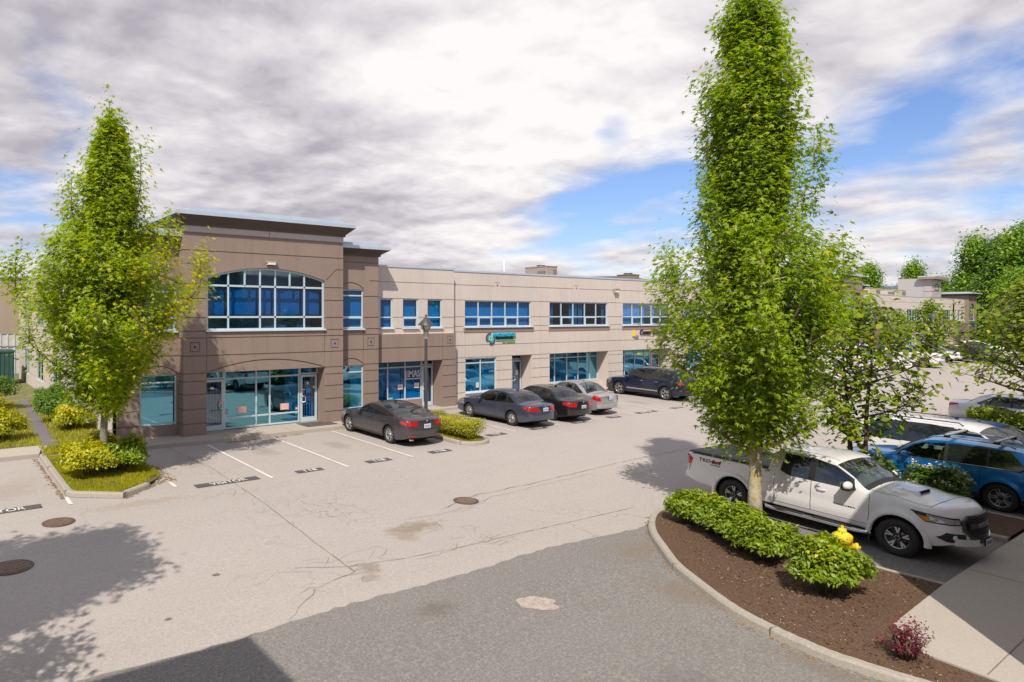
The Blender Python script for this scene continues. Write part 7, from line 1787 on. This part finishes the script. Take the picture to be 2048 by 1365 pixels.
# ring profile on the camera-facing side (the truck's right side faces -X)
side_text('TRD', .50, 1.115, .125, SG, .33, .0, .002); side_text('4x4', .80, 1.115, .125, RG, .30, .25, .008); side_text('OFF ROAD', .80, 1.03, .045, SG, .27, 0, .001)
side_text('TACOMA', 3.86, .80, .055, SG, .46, .1, .001)
TE = T.place(17.97, 7.20, -90-4.2)
# far vehicles
c = pickup('large white pickup with amber side lamps, nearest of the distant row', P_WH, False, L=6.35, W=2.03, H=2.02, xr=1.4, xf=5.25, R=.43, wheel=('ten', .26, .29), bedz=1.45, cabx=2.3, hood=1.45, nose=1.2, cowl=4.75, hdr=4.05, cover=None)
for sd in (1, -1):
    c.patch('headlight', [((6.05, 0, 0), (-1, 0, 0)), ((0, 0, .95), (0, 0, -1)), ((0, 0, 1.25), (0, 0, 1)), ((0, sd*.62, 0), (0, -sd, 0))], HLT, .01, (0, 2), sd); c.patch('turn_signal', [((5.98, 0, 0), (-1, 0, 0)), ((6.12, 0, 0), (1, 0, 0)), ((0, 0, .98), (0, 0, -1)), ((0, 0, 1.22), (0, 0, 1))], AMB, .014, (0,), sd)
c.patch('grille', Car.yz([(-.6, .85), (.6, .85), (.6, 1.22), (-.6, 1.22)]), mat('grille_chrome', (.3, .3, .32), .3, metal=.7), .02, (2,)); c.patch('front_bumper', [((0, 0, .72), (0, 0, 1))], CHR, .02, (2,))
c.place(76.6, 24.5, -87)
def far(kind, label, pc, x, y, h, **k):
    c = (sedan if kind == 's' else suv if kind == 'u' else pickup)(label, pc, False, **k)
    if kind == 'p':
        L2 = k.get('L', 5.73); nz = k.get('nose', 1.0); Wd = k.get('W', 1.89)
        for sd in (1, -1): c.patch('headlight', [((L2-.4, 0, 0), (-1, 0, 0)), ((0, 0, nz-.22), (0, 0, -1)), ((0, 0, nz+.02), (0, 0, 1)), ((0, sd*(Wd/2-.35), 0), (0, -sd, 0))], HLT, .01, (0, 2), sd)
        c.patch('grille', Car.yz([(-.45, nz-.3), (.45, nz-.3), (.45, nz-.02), (-.45, nz-.02)]), TRIM, .02, (2,))
    c.place(x, y, h); return c
far('u', 'white van-bodied SUV left of the large distant pickup, behind the cherry tree', P_WH, 70.3, 24.2, -88, windows=[(.6, 1.5, 'r'), (1.6, 2.5, 'm'), (2.6, 3.6, 'f')], rails=None)
far('s', 'dark blue saloon beside the large distant pickup', P_B2, 81.4, 25.2, -87)
far('p', 'smaller white pickup with dark roof beyond the dark blue saloon', P_WH, 86.3, 25.2, -87, L=5.25, W=1.85, H=1.78, xf=4.3, cowl=3.9, hdr=3.2, cabx=1.8, bedz=1.15, hood=1.12, cover=None)
far('s', 'pale saloon beyond the smaller distant pickup', P_SI, 90.0, 25.3, -87)
far('s', 'red saloon mostly hidden beside the distant white crew pickup', P_RD, 93.6, 25.2, -87)
far('p', 'tall white crew-cab pickup broadside at the end of the distant row', P_WH, 97.6, 24.6, -66, L=6.2, W=2.03, H=1.98, xr=1.35, xf=5.1, bedz=1.42, cabx=2.2, hood=1.40, nose=1.18, cowl=4.6, hdr=3.9, R=.42, wheel=('seven', .24, .28), cover=None)
far('s', 'white saloon beyond the distant crew pickup', P_WH, 104.5, 25.0, -80)
c = far('u', 'dark SUV facing the camera at the end of the far aisle', P_DK, 89.3, 22.1, -138, L=4.7, W=1.84, H=1.75, xr=1.0, xf=3.7, windows=[(.6, 1.3, 'r'), (1.4, 2.2, 'm'), (2.3, 3.3, 'f')], cowl=3.5, hdr=2.9, rails=TRIM)
c = far('p', 'beige pickup tail showing between the navy SUV and the tall maple', mat('paint_beige', (.42, .36, .34), .35, coat=.6), 41.9, 23.4, 90, cover=TRIM)
far('s', 'dark saloon hidden behind the tall maple in the far bays', P_GR, 47.6, 22.4, 90)
far('u', 'white SUV hidden behind the tall maple in the far bays', P_WH, 52.5, 22.6, 90, windows=[(.6, 1.3, 'r'), (1.4, 2.2, 'm'), (2.3, 3.3, 'f')], rails=None)
# white delivery van with teal lettering
V = empty('delivery_van', (63.2, 24.3, gz(24.3)), math.radians(-90), 'white delivery van with teal lettering half hidden behind the cherry tree', 'van', 'pickups and vans')
m = MB(); vs = [(-2.9, .55), (-2.9, 2.35), (-2.75, 2.45), (1.3, 2.45), (1.75, 2.25), (2.25, 1.45), (2.9, 1.2), (3.0, .9), (3.0, .5), (-2.9, .45)]
P = [(x, -.98, z) for x, z in vs]+[(x, .98, z) for x, z in vs]; n = len(vs); m.add(P, [tuple(range(n)), tuple(range(2*n-1, n-1, -1))]+[(i, (i+1) % n, n+(i+1) % n, n+i)[::-1] for i in range(n)]); m.build('body', P_WH, V)
m = MB(); m.add([(1.80, -.85, 2.17), (1.80, .85, 2.17), (2.22, .88, 1.50), (2.22, -.88, 1.50)], [(0, 1, 2, 3)]); m.v = [(x+.02, y, z+.015) for x, y, z in m.v]
for sd in (-.985, .985): m.add([(1.0, sd, 1.5), (2.1, sd, 1.5), (1.7, sd, 2.1), (1.0, sd, 2.1)], [(0, 1, 2, 3)])
m.build('windshield', CGL, V)
TEAL = mat('decal_teal', (.0, .42, .36), .5)
for sd in (-1, 1):
    letters('lettering', 'Jiffy Foil', .8, TEAL, (Matrix.Translation((-.9, sd*.99, 1.6)) @ (Matrix.Rotation(PI, 4, 'Z') if sd > 0 else Matrix.Identity(4)) @ Matrix.Rotation(PI/2, 4, 'X')), V, 3.2, .003, 0, .01)
ty, ri = wheel_meshes(.36, .22, 'seven', .2)
for x in (-1.9, 2.0):
    for sd in (1, -1): o = put('wheel', ty, V, (x, sd*.88, .36), 0 if sd > 0 else PI); put('rim', ri, o)
m = MB(); m.box(-2.7, 2.8, -.7, .7, .3, .6); m.build('underbody', LINER, V)
